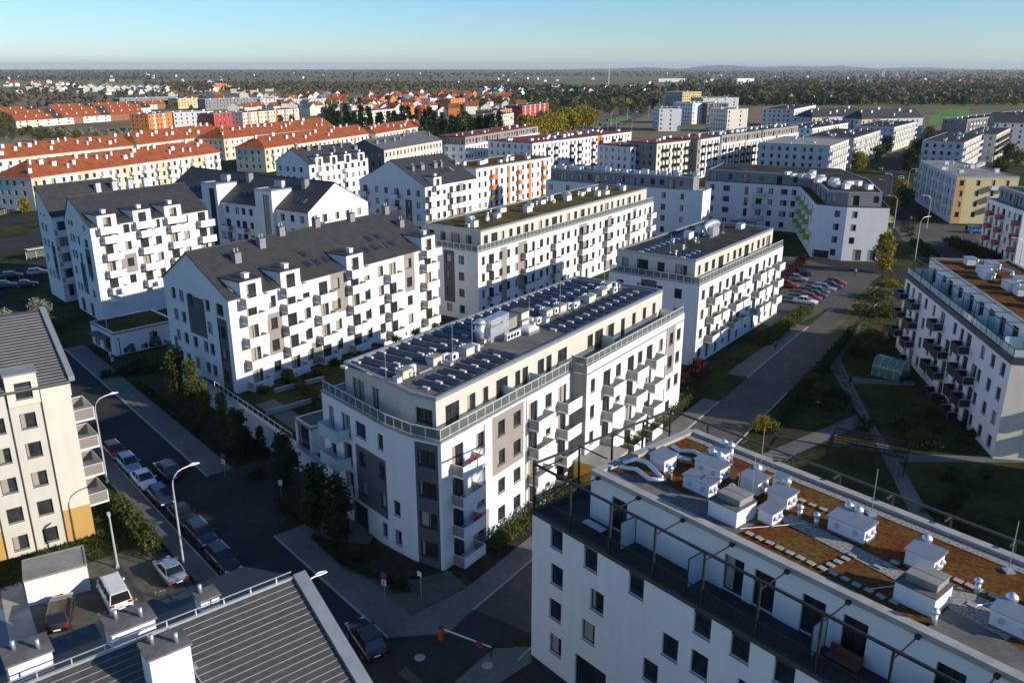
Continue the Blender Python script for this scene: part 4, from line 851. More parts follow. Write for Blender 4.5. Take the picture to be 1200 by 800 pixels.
def block(label, a0, a1, h, depth, floors, seed, an=None, roof='flat', pent=None, mats=None, end_mats=None, near=0, kinds='wbwnwb', step=2.7, style='solid', bw=2.6, roofm=None, fm=None, name='apartment_block', cap=None, zr=None, clutter=8, rails=False, base=None, panels=(), fh=2.95, group=None, end_kinds='w', endstep=3.2, rm=.5, pentm=None, penti=1.8, cat='building', dormers=(), penth=3.1, poly=None, bd=1.2, endpanels=()):
    rng = random.Random(seed); mats = mats or [white]; end_mats = end_mats or mats
    p0 = P(*a0, h); p1 = (edge_to(p0, an, a1[0], h) if an is not None else P(*a1, h))
    an = math.degrees(math.atan2(p1[1] - p0[1], p1[0] - p0[0])); L = math.dist(p0, p1)
    poly = poly or rect(p0, p1, depth); base = (h - floors * fh - .45) if base is None else base
    s = Bld(name, label, cat, poly, near=near, group=group, fm=fm)
    nf = floors; zb = 0
    s.columns(poly[0], poly[1], 0, h, gen_cols(L, nf, rng, kinds, step), nf, mats=mats, base=base, style=style, bw=bw, panels=panels, fh=fh, bd=bd)
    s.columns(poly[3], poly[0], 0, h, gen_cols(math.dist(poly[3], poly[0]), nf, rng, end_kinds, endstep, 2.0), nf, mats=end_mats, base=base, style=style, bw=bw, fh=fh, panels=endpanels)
    for i in (1, 2): s.facade(poly[i], poly[i + 1], 0, h, [], [], mats[:1])
    top = h
    if roof == 'flat':
        if pent:
            pp = offset(poly, penti if isinstance(penti, list) else [penti, penti, .4, penti]); z1 = h + penth
            s.slab(offset(poly, .05), h - .5, h - .35, concrete, 'terrace')
            pc = [(u, t.replace('b', 'D')) for u, t in gen_cols(math.dist(pp[0], pp[1]), 1, rng, 'wDnw', 2.6)]
            s.columns(pp[0], pp[1], h - .35, z1, pc, 1, mats=[pentm or beige], base=.1)
            s.columns(pp[3], pp[0], h - .35, z1, gen_cols(math.dist(pp[3], pp[0]), 1, rng, 'wD', 3), 1, mats=[pentm or beige], base=.1)
            for i in (1, 2): s.facade(pp[i], pp[i + 1], h - .35, z1, [], [], [pentm or beige])
            s.flat_roof(pp, z1 + .05, roofm or bitdark, cap=cap or zinc); top = z1 - .13
            b = MB(); b.ring(offset(poly, -.05), offset(poly, .28), h - .12, h + .02); s.world('parapet_cap', b, zinc)
            if rails:
                ro = offset(poly, .14); s.railing(ro[0], ro[1], h + .02, panes=near > 0); s.railing(ro[3], ro[0], h + .02, panes=near > 0)
            roof_clutter(s, pp, top, clutter, rng, an)
            s.pent = pp
        else:
            s.flat_roof(poly, h + .05, roofm or bitdark, cap=cap or zinc); top = h - .13; roof_clutter(s, poly, top, clutter, rng, an)
    elif roof == 'gable':
        s.gable_roof(poly, h, zr, roofm or darktile, wallmat=end_mats[0], rm=rm)
        for u in dormers: dormer(s, poly[0], an, u, h - 1.0, 3.0, bal=style if near else None, bd=1.0)
        for k in range(clutter):
            p, z = slope_pt(poly, h, zr, rm, L * (k + .5) / clutter + rng.uniform(-1, 1), rng.choice([.55, .8, .97]), an); chimney(s, p, z - .1, 1.4, rng.choice([.7, 1.3]), .7, an, [white, lightgrey] if roofm is redtile else None, pipes=0 if roofm is redtile else 2)
    elif roof == 'hip':
        q = offset(poly, -.4); hw = depth / 2 + .4; r0 = lerp(q[0], q[3], .5); r1 = lerp(q[1], q[2], .5); r0 = along(r0, an, hw * .8)
        for f in ([(*q[0], h), (*q[1], h), (*r1, zr), (*r0, zr)], [(*q[2], h), (*q[3], h), (*r0, zr), (*r1, zr)], [(*q[3], h), (*q[0], h), (*r0, zr)], [(*q[1], h), (*q[2], h), (*r1, zr)]):
            b = MB(); b.poly(f); s.world('roof', b, roofm or redtile)
        b = MB(); b.ring(q, offset(poly, .2), h - .15, h - .002); s.world('eave', b, rail)
        for k in range(clutter):
            t = rng.uniform(.3, .95); p = along(lerp(q[0], q[3], .5 * t), an, L * (k + .6) / (clutter + .4)); z = h + (zr - h) * t; chimney(s, p, z - .3, 1.5, rng.choice([.7, 1.2, 1.6]), .7, an, [white, lightgrey], pipes=0)
    s.poly, s.an, s.top = poly, an, top
    return s
# ---- sedum-roofed long block
E_ = block('long white block with green sedum roof and beige penthouse', (560, 295.5), (766, 0), 12.4, 14.5, 4, 21, an=55.5, pent=1, near=1, kinds='wnbwwnbc', step=2.5, roofm=sedumg, rails=True, mats=[white, taupe, grey], clutter=26, bd=1.1,
           panels=[(6.6, 8.6, 0.2, 12, 1), (12.2, 15, 3.2, 12, 1), (34, 37.5, 3.2, 12, 1), (46.2, 48.2, 0.2, 12, 1), (58, 60, 3, 12, 1)], endpanels=[(7.0, 9.4, 2.8, 12, 2)], penti=[1.3, 1.3, .4, 2.6])
for k in range(10): E_.vent(along(E_.pent[0], 55.5, 6 + 5.6 * k, 6 + (k % 3)), E_.top, 1.2, .2)
# ---- block with solar modules beside the cross road
F_ = block('white block with solar roof and glass terrace rail beside the car park', (820, 334), (918, 0), 12.4, 15.0, 4, 8, an=53.5, pent=1, near=1, kinds='bwbcwb', step=3.0, rails=True, mats=[white, grey, taupe], clutter=9, bd=1.3, endpanels=[(5.6, 8.2, 2.8, 12, 1)], penti=[1.6, 1.4, .4, 1.6], base=.15)
zF = F_.top; pp = F_.pent
LF = math.dist(pp[0], pp[1])
pv_rows(F_, pp[0], F_.an, [1.6 + 1.75 * k for k in range(int((LF - 3) / 1.75))], [8.4, 10.1], zF, 9); pv_rows(F_, pp[0], F_.an, [1.6 + 1.75 * k for k in range(4)], [1.6, 3.3], zF, 10)
p = along(pp[0], F_.an, LF * .62, 6.2); F_.boxpart('plant_box', p, zF, 2.4, 1.5, 1.6, F_.an, [steel, zinc], lip=.05)
b = MB(); b.tube([(*along(p, F_.an, -1.6, .3), zF + .2), (*along(p, F_.an, -1.6, .3), zF + 1.7), (*along(p, F_.an, -.6, .2), zF + 2.1), (*along(p, F_.an, 1.2, .2), zF + 2.0), (*along(p, F_.an, 2.6, .2), zF + 1.6)], .6, 10); F_.world('air_duct', b, bright, True)
for k in range(5): F_.antenna(along(pp[0], F_.an, 3 + 5 * k, 5.5), zF, 3)
# ---- mono-pitch gabled block and its annex (left)
c0 = P(105, 267, 16.7); aC = 55.5; c1 = edge_to(c0, aC, 243, 16.7); cd_ = along((0, 0), 180 - 47, 13.5); polyC = [c0, c1, add(c1, cd_), add(c0, cd_)]
C = Bld('dormer_block', 'white gabled block with three dormers above the green roofed annex', 'building', polyC, near=1)
C.columns(c0, c1, 0, 16.7, [(2.8, '.bbbb'), (6.4, '.wwww'), (9.5, '.bbbb'), (12.3, '.wwww'), (15.4, '.bbbb'), (18.1, '.wwww'), (21.6, '.bbbb')], 5, base=2.2, fh=2.95, mats=[white, taupe], panels=[(4.6, 7.6, 7.9, 11.2, 1)], bw=3.0, bside=.3)
C.columns(polyC[3], c0, 0, 16.7, [(2.0, '.wwwww'), (3.6, '.w.www'), (6.2, '.wttw'), (10.2, '.wwWWw')], 6, base=.1, mats=[white, grey], panels=[(5.0, 7.4, 4, 9.5, 1), (9, 11.5, 7.5, 12.6, 1)], extra=[(2, 4, .1, 2.6, 'd'), (7, 8.6, .1, 2.6, 'd')])
for i in (1, 2): C.facade(polyC[i], polyC[i + 1], 0, 16.7)
C.gable_roof(polyC, 16.7, 20.6, darktile, rm=.72)
for u in (3.0, 9.5, 15.6): dormer(C, c0, aC, u, 15.6, 3.4, bal='solid', bd=1.0)
roof_windows(C, polyC, 16.7, 20.6, .72, aC, (6.2, 12.6), .2, .9, 1.6)
c2 = along(c0, 55.5 + 90 - 12, 15.0); c2 = P(60, 254, 16.2)
polyC2 = [c2, edge_to(c2, 55.5, 150, 16.2), None, None]; cdd = along((0, 0), 180 - 47, 9); polyC2[2] = add(polyC2[1], cdd); polyC2[3] = add(c2, cdd)
C2 = Bld('pitched_block', 'narrow white block with steep dark roof behind the three dormer block', 'building', polyC2, near=1)
C2.columns(polyC2[0], polyC2[1], 0, 16.2, gen_cols(math.dist(polyC2[0], polyC2[1]), 5, random.Random(3)), 5, base=.9)
C2.columns(polyC2[3], polyC2[0], 0, 16.2, [(2.0, '.wwwww'), (4.2, '.w.www'), (6.8, '.wtt')], 6, base=.1, mats=[white, grey], panels=[(5.8, 8, 4, 10.5, 1)])
for i in (1, 2): C2.facade(polyC2[i], polyC2[i + 1], 0, 16.2)
C2.gable_roof(polyC2, 16.2, 20.8, darktile, rm=.85)
for k in range(4): C2.boxpart('chimney', along(along(polyC2[0], 55.5, 12 + 3.4 * k), 145, 4.5), 18.5, 1.0, .8, 2.2, 55.5, [lightgrey, darkcap], lip=.06)
# annex
x0 = P(132, 391, 3.6); aX = 46; x1 = edge_to(x0, aX, 206, 3.6); polyX = [x0, x1, along(x1, aX + 90, 9), along(x0, aX + 90, 9)]
X = Bld('green_roof_annex', 'low white annex with lawn roof and dark service door', 'building', polyX, near=1)
X.facade(x0, x1, 0, 3.6, [(math.dist(x0, x1) * .55, math.dist(x0, x1) * .55 + 1.3, .1, 2.6, 'd')]); X.facade(polyX[3], x0, 0, 3.6, [(1, 3, .1, 2.5, 'd'), (4.5, 7.5, .1, 2.6, 'd')])
for i in (1, 2): X.facade(polyX[i], polyX[i + 1], 0, 3.6)
X.flat_roof(polyX, 3.65, lawn)
X.boxpart('shop_awning', along(along(polyX[3], math.degrees(math.atan2(x0[1] - polyX[3][1], x0[0] - polyX[3][0])), 5.5), aX + 180, .8), 2.7, 1.5, 5, .12, aX, [darkcap])
b = MB()                                                        # small garden dome on the lawn roof
for i in range(5):
    for j in range(10):
        f = lambda i, j: (1.2 * math.cos(i * math.pi / 10) * math.cos(j * math.pi / 5), .9 * math.cos(i * math.pi / 10) * math.sin(j * math.pi / 5), 1.0 * math.sin(i * math.pi / 10))
        b.poly([f(i, j), f(i, j + 1), f(i + 1, j + 1), f(i + 1, j)])
dm = tag(O('garden_dome', b.mesh('garden_dome', frost), None, (*P(137, 353, 3.5), 3.5)), 'small pale garden dome on the lawn roof of the annex', 'dome')
# ---- block with white stair towers and dark pitched roof
d0 = P(361, 249, 13.4); d3 = along(d0, 145.5, 50); d1 = edge_to(d0, 55.5, 431, 13.4)
LD = math.dist(d0, d1)
polyD = [d3, d0, d1, along(d3, 55.5, LD)]
D = Bld('tower_block', 'white block with dark glazed stair towers and steep dark roofs', 'building', polyD, near=1)
D.columns(d3, d0, 0, 13.4, [(3, 'wwww'), (7, 'wwww'), (10.5, 'wbbw'), (13.6, 'wwww'), (23.4, 'wbbw'), (26.8, 'wwww'), (29, 'wbbw'), (31.5, 'wwww'), (42, 'wbbw'), (45, 'wwww'), (48, 'wwww')], 4, base=1.2)
D.columns(d0, d1, 0, 13.4, gen_cols(LD, 4, random.Random(2), 'wbww', 3.4), 4, base=1.2, bw=2.6)
for i in (2, 3): D.facade(polyD[i], polyD[(i + 1) % 4], 0, 13.4)
D.gable_roof(polyD, 13.4, 18.6, darktile, rm=.45)
for u in (16, 34.5):
    q0, q1 = along(d3, -34.5, u, -.9), along(d3, -34.5, u + 5.5, -.9); rq = rect(q0, q1, 6.5)
    D.facade(q0, q1, 0, 17.2, [(2.6, 4.6, 2.5, 16.2, 'w')], [], [white], 'stair_tower')
    for i in (1, 3): D.facade(rq[i], rq[(i + 1) % 4], 0, 17.2, [], [], [white], 'stair_tower_side')
    D.flat_roof(rq, 17.25, bitumen); D.boxpart('chimney', along(q0, -34.5, 2.5, 5), 17.2, 2.4, 1.0, 1.5, -34.5, [lightgrey, darkcap], lip=.06)
    D.boxpart('chimney', along(q0, -34.5, 8.5, 7), 16.4, 1.1, 1.3, 2.8, -34.5, [midgrey, darkcap], lip=.06)
roof_windows(D, polyD, 13.4, 18.6, .45, -34.5, (6, 7.4, 8.8, 10.2, 26, 27.4, 28.8, 44, 45.4, 46.8), .3, .8, 1.6)
# ---- blocks behind, generic kit
block('white block with dark roof and row of dormers behind the stair towers', (362, 193), (431, 0), 14.4, 15, 5, 31, an=55.5, roof='gable', zr=18.6, near=0, dormers=(4, 10, 16, 22), clutter=6, kinds='wbwn')
I1 = block('white gabled block with dark roof and single dormer beside grey stair strip', (498, 219), (558, 0), 14.6, 22, 5, 32, an=55.5, roof='gable', zr=20.2, near=1, dormers=(4.5,), clutter=5, kinds='bwwb', end_kinds='wwb', mats=[white, taupe], end_mats=[white, grey], panels=[(13, 15.5, 3, 14, 1)], endpanels=[(15.5, 17.6, 0, 11, 1), (8, 11.5, 0, 7.5, 1)])
roof_windows(I1, I1.poly, 14.6, 20.2, .5, 55.5, (12, 14, 16), .4, .8, 1.8)
block('flat roofed white block with rust coloured loggia strips', (558, 197.5), (646, 0), 15.4, 14, 5, 33, an=55.5, kinds='wnwcw', style='brown', bw=1.6, roofm=sedumr, clutter=12, mats=[white, orange], panels=[(u, u + 1.7, .5, 14.8, 1) for u in (9, 15, 26.5, 33.5)])
block('grey topped white block with long shaded front and lit blank end', (640, 211), (824, 224), 12.4, 7.0, 4, 34, pent=1, pentm=midgrey, near=1, kinds='wnwwn', step=5.2, clutter=30, penti=[1.6, 3.2, .4, .6], mats=[white])
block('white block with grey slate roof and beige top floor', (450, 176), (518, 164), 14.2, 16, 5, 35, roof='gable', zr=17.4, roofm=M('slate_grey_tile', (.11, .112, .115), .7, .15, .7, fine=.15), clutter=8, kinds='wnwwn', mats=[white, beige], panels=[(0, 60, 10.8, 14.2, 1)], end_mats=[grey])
block('low white block with red edged roof and taupe top floor by the willow row', (545, 170), (632, 155), 12.4, 14, 4, 36, pent=1, pentm=taupe, roofm=redroof, cap=redroof, kinds='wnbw', clutter=10, penti=[.5, .5, .4, 1.2])
block('white block with red brown roof edge and orange stair strip', (624, 167.5), (740, 154), 14.6, 22, 5, 37, kinds='wwnbwc', style='iron', bw=1.5, roofm=redroof, cap=redroof, clutter=26, mats=[white, orange], panels=[(48, 52, 0, 14.5, 1)])
block('white corner block with four square windows under brown roof edge', (739, 172), (767, 169.5), 13.6, 17, 4, 38, kinds='bw', style='iron', bw=1.8, roofm=redroof, cap=redroof, clutter=5, end_kinds='w')
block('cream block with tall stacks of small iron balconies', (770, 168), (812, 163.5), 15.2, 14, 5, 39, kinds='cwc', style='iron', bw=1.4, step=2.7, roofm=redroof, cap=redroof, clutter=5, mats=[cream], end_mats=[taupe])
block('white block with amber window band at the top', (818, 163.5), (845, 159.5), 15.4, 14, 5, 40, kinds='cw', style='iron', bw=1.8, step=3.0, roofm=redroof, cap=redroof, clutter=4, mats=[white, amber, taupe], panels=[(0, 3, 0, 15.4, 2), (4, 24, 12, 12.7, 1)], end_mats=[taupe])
block('white terrace block with brown top floor beside amber stair strip', (846, 168), (893, 161.5), 12.6, 14, 4, 41, kinds='wcwc', style='iron', bw=1.8, step=2.8, clutter=16, pent=1, pentm=taupe, penti=[.4, .3, .4, .3], mats=[white, amber], panels=[(21, 23, 0, 12.6, 1)])
block('white terrace block with brown top floor and dark red end', (894, 161), (936, 155), 12.6, 14, 4, 42, kinds='wcwc', style='iron', bw=1.8, step=2.8, clutter=16, pent=1, pentm=taupe, penti=[.4, .3, .4, .3], mats=[white, redr], panels=[(14, 16.5, 0, 12.6, 1)])
# ---- L-shaped block with lime balconies
HP = [(54, 234.3), (76.3, 221.9), (69.9, 191.3), (75.6, 187.6), (84.6, 186.2), (90, 206), (92, 236), (62, 251)]
Hb = Bld('lime_balcony_block', 'white angled block with lime green balconies and grey top floor', 'building', HP, near=1)
Hb.columns(HP[0], HP[1], 0, 12.4, [(2, 'wwww'), (6, 'wWWW'), (11.5, 'wttt'), (15, '.bbb'), (18, 'wwww'), (21.5, 'wWWW'), (24, '.www')], 4, style='glass', bw=3)
Hb.columns(HP[1], HP[2], 0, 12.4, [(2.5, '.bwb'), (6, '.wbw'), (10, '.b.b'), (13.5, '.wbw'), (17.5, '.b.b'), (21, '.wbw'), (25, '.bwb'), (28.5, '.w.w')], 4, style='lime', bw=1.9, bd=1.3)
Hb.columns(HP[2], HP[3], 0, 12.4, [(4.8, 'wwww')], 4, extra=[(.3, 3.9, .1, 1.9, 'g')]); Hb.columns(HP[3], HP[4], 0, 12.4, [(1.8, '.www')], 4, extra=[(2.4, 4.2, .1, 2.6, 'd'), (5.6, 7.4, .1, 2.6, 'd')])
Hb.columns(HP[4], HP[5], 0, 12.4, [(3, '.bbb'), (9, '.bbb'), (15, '.bbb')], 4, style='lime', bw=2.6)
for i in (5, 6, 7): Hb.facade(HP[i], HP[(i + 1) % 8], 0, 12.4)
Hb.slab(offset(HP, .04), 11.9, 12.05, sedumr, 'terrace'); b = MB(); b.ring(offset(HP, -.05), offset(HP, .28), 12.25, 12.42); Hb.world('parapet_cap', b, darkcap)
hp = offset(HP, [.5, 2.4, 2.2, 2.2, 1.6, .5, .5, .5])
for i in range(8):
    Lh = math.dist(hp[i], hp[(i + 1) % 8]); Hb.columns(hp[i], hp[(i + 1) % 8], 12.05, 15.3, gen_cols(Lh, 1, random.Random(i), 'wD', 4.5) if i < 5 else [], 1, mats=[midgrey])
Hb.flat_roof(hp, 15.35, bitdark); rng = random.Random(9)
for k in range(26):
    t = rng.random(); c = lerp((74, 226), (81, 196), t); p = (c[0] + rng.uniform(-4, 5), c[1] + rng.uniform(-3, 3)); Hb.boxpart('vent_box', p, 15.2, 1.5, 1.1, rng.choice([.8, 1.1]), 20 + 90 * (k % 2), [white, zinc], lip=.08)
hh = Bld('bin_store', 'low white bin store with dark doors in front of the lime balcony block', 'shed', rect((58, 222), (64, 219), 4), near=1)
rr_ = rect((58, 222), (64, 219), 4)
hh.facade(rr_[0], rr_[1], 0, 2.8, [(.4, 6.2, .1, 2.3, 'g')]); [hh.facade(rr_[i], rr_[(i + 1) % 4], 0, 2.8) for i in (1, 2, 3)]; hh.flat_roof(rr_, 2.85, bitumen)
# ---- right hand side
redb = block('white block with red balconies and grey top floor beside the park road', (1157, 232), (1200, 247.5), 12.4, 13, 4, 50, pent=1, pentm=midgrey, near=1, kinds='wbwwb', style='red', bw=1.8, step=2.6, clutter=8)
yb = block('yellow block with ochre corner strip and glazed balconies', (1122, 207), (1195, 207.3), 13.2, 40, 4, 51, kinds='cwwc', style='bars', bw=1.8, step=4.2, near=0, mats=[yellow, ochre], end_mats=[lightgrey, midgrey], panels=[(0, 2.6, 0, 12.6, 1)], roofm=bitlight, clutter=14, end_kinds='bw', poly=[P(1122, 207, 13.2), P(1195, 207.3, 13.2), add(P(1195, 207.3, 13.2), (4, 42)), P(1079, 188, 13.2)])  # left end wall light grey, its shade painted into the colour
block('white block with open loggias beyond the yellow block', (1130, 167), (1153, 156.5), 12.6, 16, 4, 52, kinds='bb', style='solid', clutter=8, step=4, mats=[cream], end_mats=[lightgrey])  # end wall in light grey: shade painted in by colour
block('white stepped block with dark loggias beside the green field', (1168, 158), (1184, 150), 12.6, 14, 4, 53, kinds='bb', style='iron', clutter=6, mats=[cream], end_mats=[lightgrey])  # light grey end wall stands in for its shaded side
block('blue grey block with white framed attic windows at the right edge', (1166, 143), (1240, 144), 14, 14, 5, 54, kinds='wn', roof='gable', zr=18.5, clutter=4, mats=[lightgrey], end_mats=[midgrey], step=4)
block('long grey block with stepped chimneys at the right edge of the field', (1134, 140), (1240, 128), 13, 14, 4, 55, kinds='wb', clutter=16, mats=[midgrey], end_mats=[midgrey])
# ---- blocks along the avenue
block('white block with paved roof terrace along the avenue', (973, 171), (995, 163), 14, 27, 4, 60, kinds='bb', step=4, clutter=6, mats=[cream], end_mats=[lightgrey], roofm=gravel)  # end wall greyed to paint in the shade on that side
block('cream block with side greyed for shade and three lit balcony bays along the avenue', (1001, 162), (1032, 152.5), 13, 22, 4, 61, kinds='bbw', step=3.6, clutter=10, mats=[cream], end_mats=[lightgrey])  # grey of the end wall is painted shade
block('cream block with side greyed for shade and stacked balconies before the mansard house', (1048, 149), (1074, 142.5), 12.6, 20, 4, 62, kinds='bb', step=3.8, clutter=8, mats=[cream], end_mats=[lightgrey])  # end wall coloured light grey in place of shade
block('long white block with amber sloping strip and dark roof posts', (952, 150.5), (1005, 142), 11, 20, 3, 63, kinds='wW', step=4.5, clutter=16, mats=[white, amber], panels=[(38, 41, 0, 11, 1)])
block('white tower block with lit balcony side behind the dark roof posts', (931, 128), (956, 123), 15, 22, 5, 64, kinds='bw', style='bars', clutter=4, step=4.5, end_mats=[lightgrey])  # shaded end painted light grey beside the white front
for lab, a0, a1, h, dp, zr, sd in (('dark mansard block with white framed attic windows', (952, 138), (1012, 136), 13, 16, 18, 65), ('dark mansard block with pale glazed bays beside the field', (1010, 140), (1082, 138), 13, 16, 18.5, 66)):
    block(lab, a0, a1, h, dp, 4, sd, kinds='wW', step=4.2, roof='hip', zr=zr, roofm=darktile, clutter=6, mats=[lightgrey, yellow, grey], panels=[(0, 7, 0, h, 1), (8, 14, 0, h, 2)])
# ---- far white blocks by the dual carriageway
block('white far block with black corner loggias beside the carriageway', (773, 127), (799, 127), 15.5, 24, 5, 70, kinds='w.', step=3.4, clutter=8, end_kinds='b')
block('slim white far block between the loggia block and dark glass block', (812, 121), (826, 120.6), 16, 22, 5, 71, kinds='w.', step=3.6, clutter=4)
block('dark glazed far block with white frame', (829, 121), (854, 120.5), 16, 22, 5, 72, kinds='WW', step=2.6, clutter=4, mats=[grey])
block('pale far block with tilted roof panels', (853, 128), (877, 127.5), 15.5, 20, 5, 73, kinds='w.', step=5, clutter=5, mats=[cream])
block('yellow unfinished far block with bare concrete frame', (800, 108), (822, 107.5), 17, 26, 5, 74, kinds='WW', step=3.4, clutter=3, mats=[yellow], end_mats=[concrete])
block('low grey far hall behind the white blocks', (824, 115), (866, 114.5), 12, 26, 3, 75, kinds='W.', step=5, clutter=4, mats=[lightgrey])
# ---- red roofed estate
rk = dict(roof='hip', roofm=redtile, mats=[cream, M('pale_straw_render', (.60, .52, .33), .9, .05, .5), white], style='bars', group=None, near=0, panels=[(9 * k, 9 * k + 3.5 + (k % 3), 0, 10, 1 + k % 2) for k in range(12)])
block('long cream block with red hipped roof, nearest to the bus road', (36, 209), (257, 178.5), 10, 15, 3, 80, zr=14.6, clutter=24, kinds='bwcw', step=3.2, **rk)
block('long red roofed block directly behind the hipped roof block', (-30, 190), (156, 170.5), 10, 15, 3, 81, zr=14.6, clutter=20, kinds='bw', step=4, **rk)
block('red roofed block with two white gables behind the hipped roofs', (160, 170), (262, 157.5), 10, 15, 3, 82, zr=15, clutter=14, kinds='bww', step=3.6, **rk)
block('cream red roofed block with hipped end beyond the dark roofs', (310, 174), (434, 156.5), 10, 15, 3, 83, zr=14.4, clutter=14, kinds='bw', step=3.6, **rk)
block('red roofed block with dormer vents behind the hipped end block', (262, 163), (392, 149), 10, 16, 3, 84, zr=15, clutter=18, kinds='ww', step=4, **rk)
block('short red roofed block in front of the dark conifers', (440, 157), (499, 147), 10, 14, 3, 85, zr=13.6, clutter=10, kinds='wb', step=4, **rk)

ob = [along((66, 66), -52, 0), along((66, 66), -52, 44), along((77, 74.6), -52, 44), (77, 74.6)]
gb = Bld('garden_block', 'plain white block across the gardens from the black balcony block', 'building', ob, near=0)
gb.columns(ob[0], ob[1], 0, 14.5, gen_cols(44, 4, random.Random(1), 'wbw'), 4, base=.3)
for i in (1, 2, 3): gb.facade(ob[i], ob[(i + 1) % 4], 0, 14.5)
gb.flat_roof(ob, 14.55, bitdark)
# ================================================================ cars
def paintmat(name, c, metal=.2):
    m = M(name, c, .3, .03, 3, metal=metal, spec=.6); m.node_tree.nodes['Principled BSDF'].inputs['Coat Weight'].default_value = .6; m.node_tree.nodes['Principled BSDF'].inputs['Coat Roughness'].default_value = .08; return m
PAINT = dict(red=paintmat('red_paint', (.33, .015, .02)), silver=paintmat('silver_paint', (.42, .44, .47), .6), white=paintmat('white_paint', (.72, .72, .72), 0), black=paintmat('black_paint', (.012, .012, .014)), navy=paintmat('navy_paint', (.02, .03, .065)), graphite=paintmat('graphite_paint', (.045, .05, .058), .5), blue=paintmat('blue_paint', (.04, .12, .34)), brown=paintmat('brown_paint', (.05, .03, .025)), paleblue=paintmat('pale_blue_paint', (.28, .36, .44), .5))
carglass = M('car_glass', (.012, .014, .016), .05, .05, 2, spec=.7); lampw = M('headlight_lens', (.75, .77, .8), .15, .02, 3, spec=.7); lampr = M('tail_light_lens', (.35, .01, .012), .2, .03, 3, spec=.6); platem = M('number_plate', (.75, .75, .72), .5, .02, 4); trimm = M('black_trim', (.02, .02, .022), .6, .05, 3)
SPEC = dict(  # length, width, height, belt, hood height, cabin base rear/front, roof rear/front, tail top
    sedan=(4.55, 1.80, 1.45, .90, .76, -1.55, 1.05, -.95, .25, .92), hatch=(4.05, 1.75, 1.50, .92, .80, -1.92, 1.02, -1.55, .22, .92), estate=(4.65, 1.82, 1.50, .93, .78, -2.2, 1.0, -1.85, .2, .93),
    suv=(4.60, 1.88, 1.70, 1.05, .98, -2.18, 1.02, -1.75, .25, 1.05), van=(4.90, 1.92, 1.97, 1.12, .98, -2.40, 1.75, -2.30, .95, 1.12))
def car_parts(kind, paint):
    L, W, H, zb, zh, cr, cf, rr_, rf, zt = SPEC[kind]; h = L / 2; hw = W / 2
    st = [(-h, .60, .84, .40), (-h + .08, zt - .04, .93, .26), (cr - .02 if cr > -h + .3 else -h + .25, zt, .98, .2), (-.6, zb, 1, .19), (.5, zb - .01, 1, .19), (cf, zb - .03, .985, .19), (h - .5, zh, .94, .2), (h - .12, zh - .14, .84, .24), (h, zh - .3, .70, .36)]
    b = MB(); rings = []
    for x, z, k, lo in st:
        y = hw * k; mid = lo + (z - lo) * .55
        rings.append([(x, 0, z + .025), (x, y * .72, z + .015), (x, y * .94, z - .05), (x, y, mid), (x, y * .96, lo + .06), (x, y * .85, lo), (x, -y * .85, lo), (x, -y * .96, lo + .06), (x, -y, mid), (x, -y * .94, z - .05), (x, -y * .72, z + .015)])
    n = 11
    for r in rings: b.v += r
    for i in range(len(rings) - 1):
        for j in range(n): k = (j + 1) % n; b.f.append((i * n + j, i * n + k, (i + 1) * n + k, (i + 1) * n + j)); b.m.append(0)
    b.f.append(tuple(range(n))); b.m.append(0); e = (len(rings) - 1) * n; b.f.append(tuple(range(e + n - 1, e - 1, -1))); b.m.append(0)
    body = b.mesh('body', paint, True)
    y0, y1 = hw * .90, hw * .70; z0 = zb - .04
    base = [(cr, -y0 * .94), (cf, -y0 * .94), (cf, y0 * .94), (cr, y0 * .94)]; roof = [(rr_, -y1), (rf, -y1), (rf, y1), (rr_, y1)]
    g = MB()
    for i in range(4): k = (i + 1) % 4; g.poly([(*base[i], z0), (*base[k], z0), (*roof[k], H - .05), (*roof[i], H - .05)])
    glass = g.mesh('windows', carglass)
    t = MB(); mid = [((rr_ + rf) / 2, s_ * (y1 + .0)) for s_ in (-1, 1)]
    q = [(rr_ - .04, -y1 - .02), (rf + .04, -y1 - .02), (rf + .04, y1 + .02), (rr_ - .04, y1 + .02)]; q2 = [(rr_ + .12, -y1 + .12), (rf - .15, -y1 + .12), (rf - .15, y1 - .12), (rr_ + .12, y1 - .12)]
    for i in range(4): k = (i + 1) % 4; t.poly([(*q[i], H - .05), (*q[k], H - .05), (*q2[k], H), (*q2[i], H)]); t.poly([(*q[k], H - .07), (*q[i], H - .07), (*q[i], H - .05), (*q[k], H - .05)])
    t.poly([(*p, H) for p in q2])
    for i in range(4): t.bar((*base[i], z0), (*roof[i], H - .06), .035)
    for s_ in (-1, 1): t.bar(((cr + cf) / 2 + .05, s_ * y0 * .95, z0), ((rr_ + rf) / 2 + .05, s_ * (y1 + .005), H - .06), .035)
    if kind in ('estate', 'suv', 'van'):
        for s_ in (-1, 1): t.bar((cr * .55, s_ * y0 * .955, z0), (rr_ * .55, s_ * (y1 + .006), H - .06), .04)
    rf_ = t.mesh('roof', paint)
    w = MB(); ty = [(a_, r_) for a_, r_ in ((-.1, .25), (-.1, .31), (.1, .31), (.1, .25))]; n = 14
    for i in range(n):
        a0, a1 = 2 * math.pi * i / n, 2 * math.pi * (i + 1) / n
        for k in range(3): (ya, ra), (yb_, rb) = ty[k], ty[k + 1]; w.poly([(ra * math.cos(a0), ya, ra * math.sin(a0)), (ra * math.cos(a1), ya, ra * math.sin(a1)), (rb * math.cos(a1), yb_, rb * math.sin(a1)), (rb * math.cos(a0), yb_, rb * math.sin(a0))])
    wheel = cached('tyre', lambda: w.mesh('wheel', tyre))
    r = MB(); r.tube([(0, -.085, 0), (0, .085, 0)], .25, 12); rim = cached('rim', lambda: r.mesh('rim', rimm))
